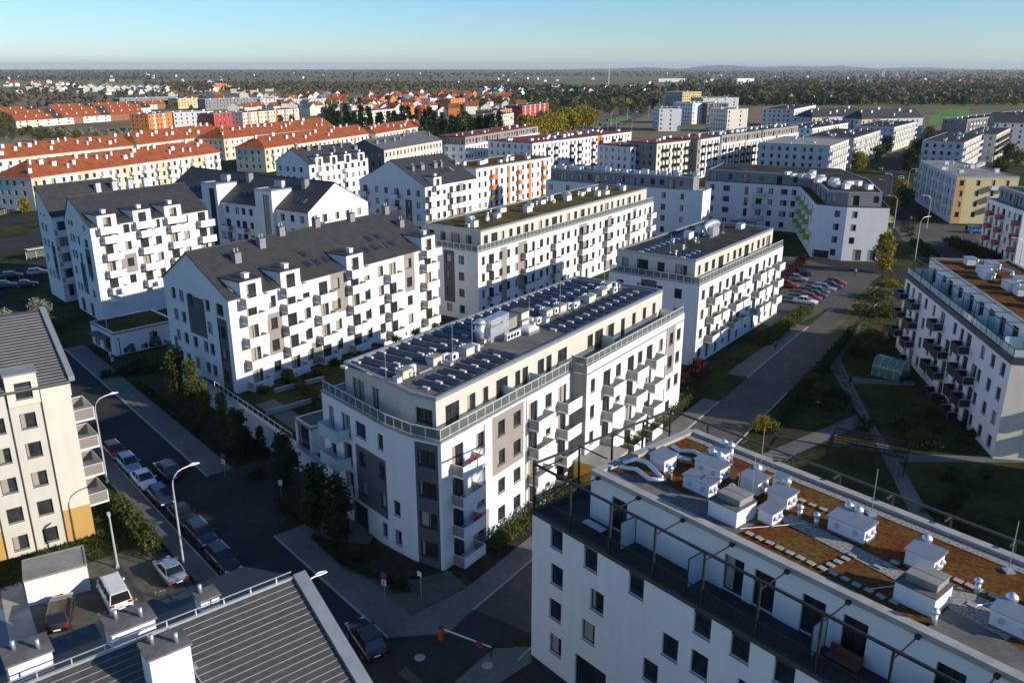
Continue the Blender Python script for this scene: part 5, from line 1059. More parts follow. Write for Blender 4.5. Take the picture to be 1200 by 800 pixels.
    def small(nm, x0, x1, yy0, yy1, z0_, z1_, m): q_ = MB(); q_.box(x0, yy0, z0_, x1, yy1, z1_); return q_.mesh(nm, m)
    hl = small('headlight', h - .2, h - .03, .5 * hw, .82 * hw, zh - .27, zh - .13, lampw); tl = small('tail_light', -h - .02, -h + .14, .55 * hw, .9 * hw, zt - .26, zt - .1, lampr); pl = small('number_plate', -h - .025, -h + .02, -.26, .26, .5, .61, platem)
    return body, glass, rf_, wheel, rim, hl, tl, pl
def car(kind, color, label, p, heading, z=.01, group=None, name='car', cat='car'):
    me = cached(('car', kind, color), lambda: car_parts(kind, PAINT[color])); L, W = SPEC[kind][:2]
    o = thing(name, label, cat, (*p, z), R(heading), group)
    O('body', me[0], o); O('windows', me[1], o); O('roof', me[2], o)
    for x in (-L * .3, L * .31):
        for y in (-W / 2 + .12, W / 2 - .12): wv = O('wheel', me[3], o, (x, y, .31)); O('rim', me[4], wv)
    O('headlight', me[5], o); q = O('headlight', me[5], o, scale=(1, -1, 1)); O('tail_light', me[6], o); O('tail_light', me[6], o, scale=(1, -1, 1)); O('number_plate', me[7], o)
    b = cached(('mirror', kind, color), lambda: (lambda q: (q.box(.72, W / 2 - .02, SPEC[kind][3] - .02, .9, W / 2 + .14, SPEC[kind][3] + .12), q.mesh('wing_mirror', PAINT[color]))[1])(MB())); O('wing_mirror', b, o); O('wing_mirror', b, o, scale=(1, -1, 1))
    return o
gk = 'cars parked along the shaded street'
for u, v, k, c, lab in ((25.0, 5.7, 'hatch', 'red', 'red hatchback at the head of the line parked along the shaded street'), (29.3, 5.5, 'hatch', 'paleblue', 'pale blue grey hatchback parked between the red and the white car'), (34.2, 5.5, 'sedan', 'white', 'white saloon car parked along the shaded street'), (39.2, 5.4, 'hatch', 'navy', 'navy hatchback parked right behind the white saloon'), (44.2, 5.2, 'sedan', 'black', 'black saloon parked behind the navy hatchback'), (48.9, 5.1, 'estate', 'navy', 'navy estate car parked between the black cars'), (54.4, 5.3, 'estate', 'black', 'black estate car parked opposite the curved street lamp'), (60.6, 5.4, 'hatch', 'graphite', 'graphite hatchback last in the line, beside the tiled roof')):
    car(k, c, lab, S(u, v), SD if c != 'red' else SD, group=gk)
car('suv', 'graphite', 'dark van like car standing in the lane beside the white saloon', S(33.7, 2.9), SD + 180); car('suv', 'black', 'black sport utility car driving up to the barrier junction', P(428, 745, .8), 122)
car('sedan', 'silver', 'silver saloon in the parking yard beside the fence', P(199, 666, .7), 131); car('van', 'white', 'white passenger van in the parking yard', P(133, 690, 1), 128, name='passenger_van', cat='van'); car('suv', 'brown', 'dark brown off road car parked beside the white garage', P(70, 715, .8), 112)
for x, y, k, c, lab in ((150, 405, 'hatch', 'navy', 'navy hatchback parked before the annex wall, nearest the flagpole'), (165, 401, 'hatch', 'graphite', 'graphite hatchback parked before the annex service door'), (180, 398, 'suv', 'black', 'black car parked before the annex next to the white one'), (196, 394, 'sedan', 'white', 'white car parked before the annex beside the gabled block')): car(k, c, lab, P(x, y, .7), 120, group='cars parked before the annex')
for i, (x, y, k, c, lab) in enumerate(((980, 330, 'hatch', 'red', 'red car at the far end of the parked row by the cross road'), (974, 333.5, 'sedan', 'navy', 'navy saloon next to the red car in the parked row'), (966, 336.5, 'estate', 'silver', 'silver estate in the car park row'), (960, 340, 'hatch', 'paleblue', 'pale blue hatchback in the car park row'), (955, 344, 'sedan', 'graphite', 'graphite saloon in the car park row'), (950, 347.5, 'hatch', 'red', 'red hatchback beside the white car in the parked row'), (944, 351.5, 'sedan', 'white', 'white saloon at the near end of the car park row'), (924, 333, 'hatch', 'red', 'red car half hidden behind the red leaved shrubs'), (934, 325, 'sedan', 'silver', 'silver saloon behind the red leaved shrubs'), (941, 319, 'hatch', 'black', 'black hatchback behind the red leaved shrubs'))): car(k, c, lab, P(x, y, .7), -28, group='cars in the car park')
car('van', 'blue', 'blue van parked beside the yellow block', P(1143, 269, .9), 0, name='parked_van', cat='van'); car('hatch', 'black', 'black car driving along the avenue', P(1014, 210, .7), 60); car('sedan', 'silver', 'silver car far up the avenue', P(1033, 197, .7), 55)
for i, (x, y, c) in enumerate(((1058, 218, 'paleblue'), (1063, 222, 'blue'), (1068, 226, 'navy'), (1060, 213, 'silver'), (1072, 230, 'graphite'), (1056, 208, 'white'))): car('sedan', c, c.replace('paleblue', 'pale blue') + ' car parked between the avenue trees and the yellow block', P(x, y, .7), 75, group='cars beside the yellow block')
# ================================================================ street lamps, signs, barrier, fences, sheds
lampm = M('lamp_post_paint', (.60, .60, .58), .45, .05, 3, metal=.4)
def street_lamp(p, label, a=41, h=9.7, arm=1.7, group='curved street lamps', curve=True):
    o = thing('street_lamp', label, 'street lamp', (*p, 0), R(a), group)
    def pole():
        b = MB()
        if curve: pts = [(0, 0, 0), (0, 0, h * .5), (0, 0, h - 1.4)] + [(arm * .62 * (1 - math.cos(t)), 0, h - 1.4 + 1.3 * math.sin(t)) for t in (.3, .7, 1.1, 1.5)] + [(arm, 0, h)]
        else: pts = [(0, 0, 0), (0, 0, h * .5), (0, 0, h)]
        b.tube(pts, [.1, .085, .065] + [.055] * (len(pts) - 3), 8); b.box(-.14, -.14, 0, .14, .14, .25); return b.mesh('pole', lampm, False)
    O('pole', cached(('lpole', h, arm, curve), pole), o)
    def head():
        b = MB(); b.prism([(-.1, -.07), (.25, -.14), (.75, -.11), (.75, .11), (.25, .14), (-.1, .07)], [.0] * 6, [.1, .14, .06, .06, .14, .1]); return b.mesh('lamp_head', frame_white)
    O('lamp_head', cached('lhead', head), o, (arm if curve else 0, 0, h - .05))
    return o
street_lamp(S(31.2, 8.4), 'tall curved street lamp beside the red parked car'); street_lamp(S(53.0, 8.3), 'tall curved street lamp beside the silver saloon'); street_lamp(S(74.8, 8.1), 'curved street lamp with its head above the tiled roof verge')
street_lamp(S(48.7, 12.6), 'short thin white lamp on the lawn behind the van', a=120, h=5.2, arm=0, curve=False, group=None)
for x, y, a, h, lab in ((1086, 267, 180, 9, 'curved street lamp before the yellow block'), (1047, 268, 160, 9, 'curved street lamp at the lime balcony corner'), (1042, 240, 180, 10, 'curved street lamp on the avenue bend'), (1036, 242, 170, 8.5, 'lower curved street lamp on the avenue bend'), (1072, 305, 20, 10, 'tall street lamp behind the glazed roof terrace'), (1192, 322, 180, 8, 'curved street lamp before the red balcony block'), (1062, 228, 0, 9, 'street lamp among the avenue trees'), (1034, 176, 180, 9, 'far street lamp at the head of the avenue')): street_lamp(P(x, y), lab, a, h, 2.0, 'curved street lamps')
for i, (x, y) in enumerate(((640, 176), (655, 173), (668, 170), (683, 166), (695, 163), (712, 159), (722, 156), (740, 160), (650, 180), (675, 176), (700, 171), (726, 165), (748, 152), (760, 138), (772, 128), (735, 141), (716, 148))): street_lamp(P(x, y), 'slim lamp of the row along the far dual carriageway', 60, 10, 1.6, 'lamps along the dual carriageway', True)
signr = M('sign_red', (.45, .02, .03), .5, .05, 3); signb = M('sign_blue', (.03, .06, .32), .5, .05, 3); signw = M('sign_white', (.78, .78, .76), .5, .03, 3)
def disc(b, r, y, mi, n=20): b.poly([(r * math.cos(2 * math.pi * k / n), y, r * math.sin(2 * math.pi * k / n)) for k in range(n)], mi)
def no_parking(p, label, a, z=2.3, plate=True, pole=True, group='round no parking signs'):
    o = thing('no_parking_sign', label, 'sign', (*p, 0), R(a), group)
    if pole: b = MB(); b.tube([(0, .04, 0), (0, .04, z + .3)], .03, 7); O('pole', b.mesh('pole', steel), o)
    b = MB(); b.tube([(0, -.005, 0), (0, .015, 0)], .32, 20, 0); disc(b, .32, -.007, 0); disc(b, .25, -.010, 1)
    for s_ in (-1, 1): b.poly([(.035 * s_ - .17, -.013 - .001 * s_, .17), (-.17 - .035 * s_, -.013 - .001 * s_, .17), (.17 - .035 * s_, -.013 - .001 * s_, -.17), (.17 + .035 * s_, -.013 - .001 * s_, -.17)] if s_ > 0 else [(-.2, -.014, -.15), (-.15, -.014, -.2), (.2, -.014, .15), (.15, -.014, .2)], 0)
    O('sign_disc', b.mesh('sign_disc', [signr, signb]), o, (0, 0, z))
    if plate:
        b = MB(); b.box(-.2, -.006, -.28, .2, .012, .28, 0); b.box(-.05, -.011, -.12, .05, -.0065, .17, 1); b.poly([(-.13, -.0085, -.08), (0, -.0085, -.24), (.13, -.0085, -.08)], 1); b.poly([(-.13, -.0085, .1), (.13, -.0085, .1), (0, -.0085, .25)], 1); O('arrow_plate', b.mesh('arrow_plate', [signw, trimm]), o, (0, 0, z - .66))
    return o
no_parking(S(38.5, -1.5), 'round no parking sign with arrow plate by the garage driveway', -20, 2.6); no_parking(P(451, 706), 'round no parking sign with arrow plate on the corner bed', -20, 2.6); no_parking(S(-7, -3.3), 'round no parking sign beside the annex pavement', -20, 2.6)
o = thing('parking_sign', 'small white sign on thin pole beside the driveway bed', 'sign', (*S(47.0, -3.9), 0), R(20)); b = MB(); b.tube([(0, .03, 0), (0, .03, 2.3)], .03, 6); O('pole', b.mesh('pole', steel), o); b = MB(); b.box(-.2, -.01, 1.7, .2, .01, 2.3); O('plate', b.mesh('plate', signw), o)
o = thing('sign_post', 'bare post with turned white plate on the corner bed', 'sign', (*P(494, 703), 0), R(-40)); b = MB(); b.tube([(0, 0, 0), (0, 0, 2.7)], .035, 6); O('pole', b.mesh('pole', steel), o); b = MB(); b.box(-.35, -.05, 2.3, .15, -.03, 2.75); O('plate', b.mesh('plate', signw), o)
# barrier
pb, pe = P(515, 748), P(574, 772); pb = P(517, 750); o = thing('road_barrier', 'orange barrier box with long white boom across the side road', 'barrier', (*pb, 0), math.atan2(pe[1] - pb[1], pe[0] - pb[0])); LB = math.dist(pb, pe)
orangep = M('orange_barrier_paint', (.62, .09, .015), .45, .06, 3)
b = MB(); b.box(-.17, -.15, .08, .17, .15, 1.15, 0); b.box(-.2, -.18, 0, .2, .18, .077, 1); b.box(-.14, -.13, 1.153, .14, .13, 1.2, 1); O('cabinet', b.mesh('cabinet', [orangep, trimm]), o)
for z_ in (.45, .7): b = MB(); b.box(-.172, -.152, z_, .172, .152, z_ + .06); O('stripe', b.mesh('stripe', trimm), o)
b = MB(); b.box(.0, .17, .9, LB, .23, 1.0); O('boom', b.mesh('boom', signw), o); b = MB(); b.box(LB - .05, .16, 0, LB + .05, .24, .88); O('rest_post', b.mesh('rest_post', trimm), o)
s_ = no_parking(along(pb, math.degrees(math.atan2(pe[1] - pb[1], pe[0] - pb[0])), LB * .8, -.06), 'small round sign hanging on the white barrier boom', math.degrees(math.atan2(pe[1] - pb[1], pe[0] - pb[0])), 1.0, plate=False, pole=False, group=None)
# fence along the yard
def fence(p, q, label, h=1.1, step=2.2, mat=blacksteel, bars=.12, name='fence'):
    L = math.dist(p, q); n = max(1, round(L / step)); st = L / n; o = thing(name, label, 'fence', (*p, 0), math.atan2(q[1] - p[1], q[0] - p[0]))
    me = cached(('fp', h, mat.name), lambda: (lambda b: (b.box(-.035, -.035, 0, .035, .035, h + .08), b.mesh('post', mat))[1])(MB()))
    def pan():
        b = MB(); k = int(st / bars)
        for i in range(1, k): b.box(i * st / k - .008, -.008, .1, i * st / k + .008, .008, h)
        b.box(.04, -.015, h, st - .04, .015, h + .03); b.box(.04, -.015, .07, st - .04, .015, .1); return b.mesh('panel', mat)
    pm = cached(('fpan', round(st, 2), h, mat.name, bars), pan)
    for i in range(n + 1): O('post', me, o, (i * st, 0, 0))
    for i in range(n): O('panel', pm, o, (i * st, 0, 0))
fence(S(36, 8.5), S(66, 8.5), 'dark bar fence between pavement and parking yard'); fence(P(905, 502), P(1004, 384), 'dark fence beside the side road gardens', h=.9)
fence(Q(62, 6.9), Q(112, 6.9), 'thin fence along the far stretch of the side road', h=.9, step=3); fence(P(0, 252), P(36, 243), 'pale fence beyond the bus road', mat=rail, h=1.2, bars=.2)
gx = P(107, 691); gy = P(34, 711)
garage = Bld('garage', 'white flat roofed garage beside the dark off road car', 'garage', rect(gy, gx, 3.4), near=1)
gp = rect(gy, gx, 3.4); garage.facade(gp[0], gp[1], 0, 2.5); garage.facade(gp[1], gp[2], 0, 2.5); garage.facade(gp[2], gp[3], 0, 2.5); garage.facade(gp[3], gp[0], 0, 2.5, [(.4, 3.0, .05, 2.1, 'g')]); garage.flat_roof(gp, 2.52, bitlight, cap=bitlight, par=.1, drop=.03)
# painted bay numbers in the yard
nums = M('road_paint_white', (.55, .55, .53), .9, .25, 6)
for i, (x, y) in enumerate(((122, 719), (155, 705), (188, 694), (220, 683))):
    cu = bpy.data.curves.new('bay_number', 'FONT'); cu.body = '7.4%d' % (3 + i); cu.size = .55; cu.align_x = 'CENTER'
    t = bpy.data.objects.new('tmp', cu); col.objects.link(t); bpy.context.view_layer.update(); me = bpy.data.meshes.new_from_object(t); bpy.data.objects.remove(t); me.materials.append(nums)
    tag(O('bay_marking', me, None, (*P(x, y), .016), R(35)), kind='structure')
# bus shelter
o = thing('bus_shelter', 'glass bus shelter with pale flat roof on the left road', 'bus shelter', (*P(45, 303), 0), R(52))
b = MB(); b.box(-2.4, -.9, 2.35, 2.4, .9, 2.5); O('roof', b.mesh('roof', lightgrey), o)
for x in (-2.2, 0, 2.2): b = MB(); b.box(x - .05, .75, 0, x + .05, .85, 2.345); O('post', b.mesh('post', steel), o)
for x in (-2.15, .05): b = MB(); b.box(x, .78, .25, x + 2.1, .81, 2.2); O('glass_panel', b.mesh('glass_panel', railglass), o)
b = MB(); b.box(-1.6, .2, .4, 1.6, .6, .46); b.box(-1.5, .35, 0, -1.4, .45, .397); b.box(1.4, .35, 0, 1.5, .45, .397); O('bench', b.mesh('bench', taupe), o)
# green garden tunnel
tun = clearglass('green_tunnel_film', (.10, .26, .20), .85); o = thing('garden_tunnel', 'green film covered garden tunnel on the dark lawn', 'garden tunnel', (*P(1043, 440), 0), R(-45))
b = MB(); n = 14
for k in range(n):
    a0, a1 = math.pi * (k - .6) / (n - 1.2), math.pi * (k + .4) / (n - 1.2)
    f = lambda a, x: (x, -1.7 * math.cos(a), max(0, 1.15 + 1.55 * math.sin(a)) if 0 < a < math.pi else 0.02)
    b.poly([f(a0, -2), f(a0, 2), f(a1, 2), f(a1, -2)])
O('film', b.mesh('film', tun, True), o)
for x in (-2, -1, 0, 1, 2): b = MB(); b.tube([(x, -1.72 * math.cos(t * math.pi / 10), .02 if t in (0, 10) else 1.17 + 1.57 * math.sin(t * math.pi / 10)) for t in range(11)], .035, 5); O('hoop', b.mesh('hoop', rail), o)
for x in (-2.01, 2.01): b = MB(); b.poly([(x, -1.7 * math.cos(t * math.pi / 12), .02 if t in (0, 12) else 1.15 + 1.55 * math.sin(t * math.pi / 12)) for t in range(13)]); O('end_film', b.mesh('end_film', tun), o)
# black stair enclosure in the gardens, garden bench, post lights
o = thing('stair_enclosure', 'black steel stair enclosure with open bars between garden paths', 'stair enclosure', (*P(1015, 540), 0), R(-30))
for a_, b_ in (((-4, -2.4), (4, -2.4)), ((-4, 2.4), (4, 2.4)), ((4, -2.4), (4, 2.4)), ((-4, 2.4), (-4, -2.4))):
    mb = MB(); L = math.dist(a_, b_); n = int(L / .5)
    for i in range(n + 1): p = lerp(a_, b_, i / n); mb.box(p[0] - .03, p[1] - .03, 0, p[0] + .03, p[1] + .03, 2.3)
    mb.bar((*a_, 2.34), (*b_, 2.34), .05); O('bar_wall', mb.mesh('bar_wall', blacksteel), o)
for k in range(6): b = MB(); b.box(-3.9, -2.3 + .8 * k, 2.4, 3.9, -2.22 + .8 * k, 2.5); O('roof_bar', b.mesh('roof_bar', blacksteel), o)
b = MB(); b.box(-.9, -.25, .4, .9, .25, .46, 0); b.box(-.8, -.2, 0, -.7, .2, .397, 1); b.box(.7, -.2, 0, .8, .2, .397, 1); tag(O('garden_bench', b.mesh('garden_bench', [concrete, blacksteel]), None, (*P(965, 475), 0.0), R(-15)), 'pale slab bench among the garden shrubs', 'bench')
for i, (x, y) in enumerate(((996, 448), (998, 485), (935, 540), (1055, 448))): b = MB(); b.box(-.15, -.15, 0, .15, .15, .9, 0); b.box(-.17, -.17, .903, .17, .17, .97, 0); tag(O('litter_bin', b.mesh('litter_bin', blacksteel), None, (*P(x, y), .0)), 'square black litter bin beside a garden path', 'bin', 'garden path bins')
b = MB(); b.tube([(0, 0, 0), (0, 0, 6), (0, 0, 9)], [.07, .055, .03], 7); tag(O('flagpole', b.mesh('flagpole', rail), None, (*P(130, 412), 0)), 'bare white flagpole before the annex', 'flagpole')
for x, y, lab in ((153, 405, 'black wall lamp post before the annex service door'), (145, 435, 'black lamp post in the bed before the annex cars'), (185, 425, 'black lamp post beside the gabled block gable')):
    b = MB(); b.tube([(0, 0, 0), (0, 0, 5)], .06, 6); b.box(-.1, -.5, 5, .1, .1, 5.1); tag(O('lamp_post', b.mesh('lamp_post', blacksteel), None, (*P(x, y), 0)), lab, 'lamp post')
# manholes
for i, (x, y) in enumerate(((492, 770), (571, 780), (588, 661))): b = MB(); b.poly([(.42 * math.cos(k * math.pi / 10), .42 * math.sin(k * math.pi / 10), 0) for k in range(20)]); tag(O('manhole_cover', b.mesh('manhole_cover', concrete), None, (*P(x, y), .015 if i != 1 else .075)), 'round concrete manhole cover in the carriageway', 'manhole', 'manhole covers')
# ================================================================ people
def person(p, label, top, legs, heading, skin=(.42, .26, .19), z=.01, stride=.28):
    V = [(0, 0, .92), (0, 0, 1.12), (0, 0, 1.40), (0, 0, 1.50), (.01, 0, 1.62), (.02, 0, 1.72), (0, .1, .86), (stride * .5, .1, .48), (stride * .45, .1, .08), (stride * .45 + .14, .1, .05), (0, -.1, .86), (-stride * .3, -.1, .48), (-stride * .9, -.1, .1), (-stride * .9 + .13, -.1, .05),
         (0, .19, 1.40), (-.08, .23, 1.14), (.04, .24, .9), (.07, .24, .82), (0, -.19, 1.40), (.09, -.23, 1.14), (.2, -.22, .92), (.24, -.22, .85)]
    E = [(0, 1), (1, 2), (2, 3), (3, 4), (4, 5), (0, 6), (6, 7), (7, 8), (8, 9), (0, 10), (10, 11), (11, 12), (12, 13), (2, 14), (14, 15), (15, 16), (16, 17), (2, 18), (18, 19), (19, 20), (20, 21)]
    rad = [.15, .135, .15, .055, .1, .08, .09, .065, .05, .04, .09, .065, .05, .04, .065, .048, .036, .035, .065, .048, .036, .035]
    me = bpy.data.meshes.new('person'); me.from_pydata(V, E, []); o = O('person', me, None, (*p, z), R(heading)); bpy.context.view_layer.objects.active = o
    md = o.modifiers.new('skin', 'SKIN'); md.use_smooth_shade = True
    for i, r in enumerate(rad): me.skin_vertices[0].data[i].radius = (r, r * (1.25 if i < 3 else 1))
    me.skin_vertices[0].data[0].use_root = True
    o.modifiers.new('sub', 'SUBSURF').levels = 1; o.modifiers['sub'].render_levels = 2
    # clothing by body height: trousers, top, skin, hair
    m = bpy.data.materials.new('clothing'); m.use_nodes = True; n = m.node_tree.nodes; l = m.node_tree.links; tc = n.new('ShaderNodeTexCoord'); sx = n.new('ShaderNodeSeparateXYZ'); l.new(tc.outputs['Object'], sx.inputs[0]); mr = n.new('ShaderNodeMath'); mr.operation = 'DIVIDE'; mr.inputs[1].default_value = 2; l.new(sx.outputs[2], mr.inputs[0])
    cr = n.new('ShaderNodeValToRGB'); cr.color_ramp.interpolation = 'CONSTANT'; e = cr.color_ramp.elements; e[0].color = (.02, .02, .02, 1); e[1].position = .045; e[1].color = (*legs, 1)
    for ps, c in ((.46, top), (.75, skin), (.84, (.03, .02, .015))): x = e.new(ps); x.color = (*c, 1)
    l.new(mr.outputs[0], cr.inputs[0]); l.new(cr.outputs[0], n['Principled BSDF'].inputs[0]); n['Principled BSDF'].inputs['Roughness'].default_value = .9; me.materials.append(m)
    return tag(o, label, 'person')
person(P(908, 411), 'person in blue top walking on the shaded side road', (.06, .1, .3), (.03, .035, .06), 235); person(P(1002, 323.5), 'person in white top walking near the end of the side road', (.6, .6, .6), (.02, .02, .02), 200)
person(P(1067, 260), 'person in pale top at the crossing before the avenue', (.5, .5, .5), (.03, .03, .04), 10); person(P(1071, 262), 'person in dark coat at the crossing before the avenue', (.03, .03, .035), (.02, .02, .03), 10); person(P(133, 430), 'person in pale top beside the driveway bed', (.5, .5, .52), (.02, .02, .02), 150)
for i, (x, y, k, c, lab) in enumerate(((14, 322, 'hatch', 'black', 'black hatchback on the bus road parking'), (30, 332, 'sedan', 'graphite', 'graphite saloon on the bus road parking'), (6, 334, 'suv', 'navy', 'navy off road car on the bus road parking'), (44, 318, 'hatch', 'silver', 'silver hatchback near the bus shelter'))): car(k, c, lab, P(x, y, .7), 30, group='cars on the bus road')
# ================================================================ plants
def leaf_cloud(b, rng, clumps, per, size, spread, flat=.0, mi=0):
    for c in clumps:
        for _ in range(per):
            p = Vector((c[0] + rng.gauss(0, spread), c[1] + rng.gauss(0, spread), c[2] + rng.gauss(0, spread * .8)))
            u = Vector((rng.uniform(-1, 1), rng.uniform(-1, 1), rng.uniform(-1, 1))).normalized(); v = u.cross(Vector((rng.uniform(-1, 1), rng.uniform(-1, 1), rng.uniform(-1, 1)))).normalized(); s = size * rng.uniform(.6, 1.3)
            b.poly([p - u * s - v * s * .5, p + u * s - v * s * .6, p + u * s * .8 + v * s * .6, p - u * s * .7 + v * s * .5], mi)
def crown_pts(rng, kind, h, r, n, z0):
    out = []
    while len(out) < n:
        t = rng.random(); a = rng.uniform(0, 2 * math.pi)
        if kind == 'cone': rad = r * (1 - t) ** .8 * rng.uniform(.55, 1) + .05; z = z0 + (h - z0) * t
        elif kind == 'column': rad = r * math.sin(math.pi * min(1, t * .85 + .12)) ** .6 * rng.uniform(.4, 1); z = z0 + (h - z0) * t
        else: rad = r * math.sqrt(max(0, 1 - (2 * t - 1) ** 2)) * rng.uniform(.45, 1) * (1 + .22 * math.sin(3 * a + h)); z = z0 + (h - z0) * t
        out.append((rad * math.cos(a), rad * math.sin(a), z))
    return out
def tree_meshes(kind, mat, h, r, n, per, size, spread, seed, z0=None, trunk=.12):
    rng = random.Random(seed); z0 = h * .22 if z0 is None else z0
    pts = crown_pts(rng, kind, h, r, n, z0); b = MB(); leaf_cloud(b, rng, pts, per, size, spread); crown = b.mesh('crown', mat)
    t = MB(); t.tube([(0, 0, 0), (.04 * h * .1, 0, h * .3), (-.02, .03, h * .82)], [trunk, trunk * .75, trunk * .2], 6)
    for p in pts[::max(1, n // 9)]:
        z = max(h * .2, p[2] - h * .18); t.tube([(0, 0, z), (p[0] * .5, p[1] * .5, (z + p[2]) / 2), (p[0] * .9, p[1] * .9, p[2])], [trunk * .4, trunk * .28, trunk * .1], 4, cap=False)
    return t.mesh('trunk', bark), crown
def tree(key, args, p, label, s=1.0, group=None, name='tree', rz=None, z=0, cat='tree', sz=None):
    me = cached(('tree',) + key, lambda: tree_meshes(*args)); o = thing(name, label, cat, (*p, z), random.uniform(0, 6.28) if rz is None else rz, group)
    o.scale = (s, s, sz or s); O('trunk', me[0], o); O('crown', me[1], o); return o
near_col = [('column', leaf_mid, 6.0, .72, 90, 24, .13, .26, 5 + i, .9, .07) for i in range(2)]
near_dark = [('column', leaf_dark, 5.2, .95, 90, 26, .14, .26, 15 + i, .6, .07) for i in range(2)]
thuja = [('cone', leaf_dark, 3.6, .75, 80, 26, .10, .14, 25, .2, .06)]
for i, (u, v, k, lab, s) in enumerate(((54.8, -3.9, near_dark, 'dense dark columnar tree in the bed before the corner block entrance', 1.25), (57.6, -4.5, near_dark, 'broad dark tree beside the corner block garage entrance', 1.2), (45.3, -5.2, near_dark, 'slim dark tree between the driveway and the podium wall', 1.15), (13.2, -5.8, near_col, 'yellow green slender tree against the gable wall, furthest from the driveway', 1.25), (17.8, -6.2, near_col, 'tall yellow green slender tree at the foot of the gable', 1.1), (22.5, -5.8, near_col, 'slender tree beside the gable corner', .9), (26.5, -6.4, near_col, 'sparse slender tree at the start of the podium wall', .8), (30.2, -6.3, near_col, 'small sparse tree before the podium wall', .7))): tree(('n', k is near_col, i % 2), k[i % 2], S(u, v), lab, s)
tree(('th', 0), thuja[0], S(34.7, -5.2), 'pointed thuja beside the garage opening of the podium', 1.5); tree(('th', 0), thuja[0], S(36.2, -6.8), 'small pointed thuja close to the podium wall', 1.0)
tree(('sp', 0), ('column', leaf_spring, 8.5, 1.9, 110, 26, .2, .4, 41, 1.2, .12), P(1033, 320), 'bright yellow green tree at the corner of the cross road', 1.0)
tree(('rd', 0), ('round', leaf_red, 3.4, 1.5, 60, 26, .13, .3, 42, .6, .07), (26, 109), 'dark red leaved tree at the foot of the solar roofed block', 1.0)
tree(('rd', 0), ('round', leaf_red, 3.4, 1.5, 60, 26, .13, .3, 42, .6, .07), (22.5, 106), 'smaller dark red leaved tree beside the far end of the corner block', .8)
tree(('bl', 0), ('round', leaf_blossom, 4.2, 2.0, 60, 20, .14, .35, 43, 1.0, .09), P(8, 398), 'pale blossoming tree behind the cream block ridge', 1.1); tree(('bl', 0), ('round', leaf_blossom, 4.2, 2.0, 60, 20, .14, .35, 43, 1.0, .09), P(48, 376), 'pale blossoming tree beside the mono pitch block pavement', .9)
# bushes
bush_a = {}
def bush(p, label, mat, r=.7, h=1.0, group=None, n=26, per=22, size=.09, name='bush', z=0):
    me = cached(('bush', mat.name, round(r, 1), round(h, 1)), lambda: tree_meshes('round', mat, h, r, n, per, size * max(1, r), .16 * max(1, r), 77, .05, .03)); o = thing(name, label, 'bush', (*p, z), random.uniform(0, 6), group); O('stem', me[0], o); O('crown', me[1], o); return o
for k in range(14): t = k / 13; bush(lerp(P(897, 356), P(941, 308), t), 'dark red leaved shrub of the row between the parked cars', leaf_red, 1.2, 1.9, 'red leaved shrubs of the car park')
def hedge(p, q, label, w=.9, h=1.1, mat=leaf_mid, size=.11, dens=70, z=0.1, name='hedge'):
    L = math.dist(p, q); rng = random.Random(int(L * 10)); b = MB(); n = int(L * dens * w * .6)
    pts = [(rng.uniform(0, L), rng.uniform(-w / 2, w / 2), rng.uniform(.1, h) * (1 + .25 * math.sin(1.7 * rng.random() * L))) for _ in range(n)]; leaf_cloud(b, rng, pts, 5, size, .12)
    o = thing(name, label, 'hedge', (*p, z), math.atan2(q[1] - p[1], q[0] - p[0])); O('foliage', b.mesh('foliage', mat), o); s = MB()
    for k in range(int(L / 1.5) + 1): x = min(L, k * 1.5); s.tube([(x, 0, 0), (x + .1, .05, h * .7)], [.03, .015], 4)
    O('stems', s.mesh('stems', bark), o); return o
hedge(Q(9, -3.6), Q(25, -3.4), 'lit green hedge along the foot of the corner block', 1.5, 1.2); hedge(Q(30, -3.4), Q(54, -3.3), 'green hedge beyond the amber canopy of the corner block', 1.4, 1.3)
hedge(P(893, 405), P(945, 366), 'green hedge beside the solar roofed block balconies', 2.4, 1.3, leaf_mid, .13, 50); hedge(S(37.5, 9.3), S(49, 9.5), 'shaggy hedge between the fence and the cream block', 1.6, 1.4, leaf_mid, .13, 60)
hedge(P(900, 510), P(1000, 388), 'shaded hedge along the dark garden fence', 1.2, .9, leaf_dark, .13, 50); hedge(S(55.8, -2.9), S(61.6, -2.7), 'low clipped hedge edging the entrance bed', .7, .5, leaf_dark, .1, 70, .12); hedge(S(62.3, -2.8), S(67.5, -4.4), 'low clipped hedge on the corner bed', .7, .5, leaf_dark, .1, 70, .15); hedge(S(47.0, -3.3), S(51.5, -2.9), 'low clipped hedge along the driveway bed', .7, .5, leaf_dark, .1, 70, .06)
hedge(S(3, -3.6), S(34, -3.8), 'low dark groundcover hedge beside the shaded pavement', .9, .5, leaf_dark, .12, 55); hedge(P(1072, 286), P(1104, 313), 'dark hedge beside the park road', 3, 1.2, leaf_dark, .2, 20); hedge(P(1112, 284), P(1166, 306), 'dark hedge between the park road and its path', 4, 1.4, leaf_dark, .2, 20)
hedge(along(wA, 41, 10), along(S(40, -8.3), 41, 7), 'clipped garden hedge on the podium', 1.0, 1.1, leaf_mid, .12, 50, 2.72)
hedge(P(785, 288), P(842, 297), 'dark hedge before the lime balcony block', 3, 1.6, leaf_dark, .2, 20); hedge(P(880, 292), P(838, 280), 'green garden hedge under the lime balconies', 4, 1.6, leaf_mid, .2, 20)
tree(('gold', 0), ('round', leaf_spring, 1.8, 1.4, 40, 26, .1, .2, 61, .1, .05), P(893, 505), 'golden bush beside the planted bed', 1.0, name='bush', cat='bush')
rngb = random.Random(12)
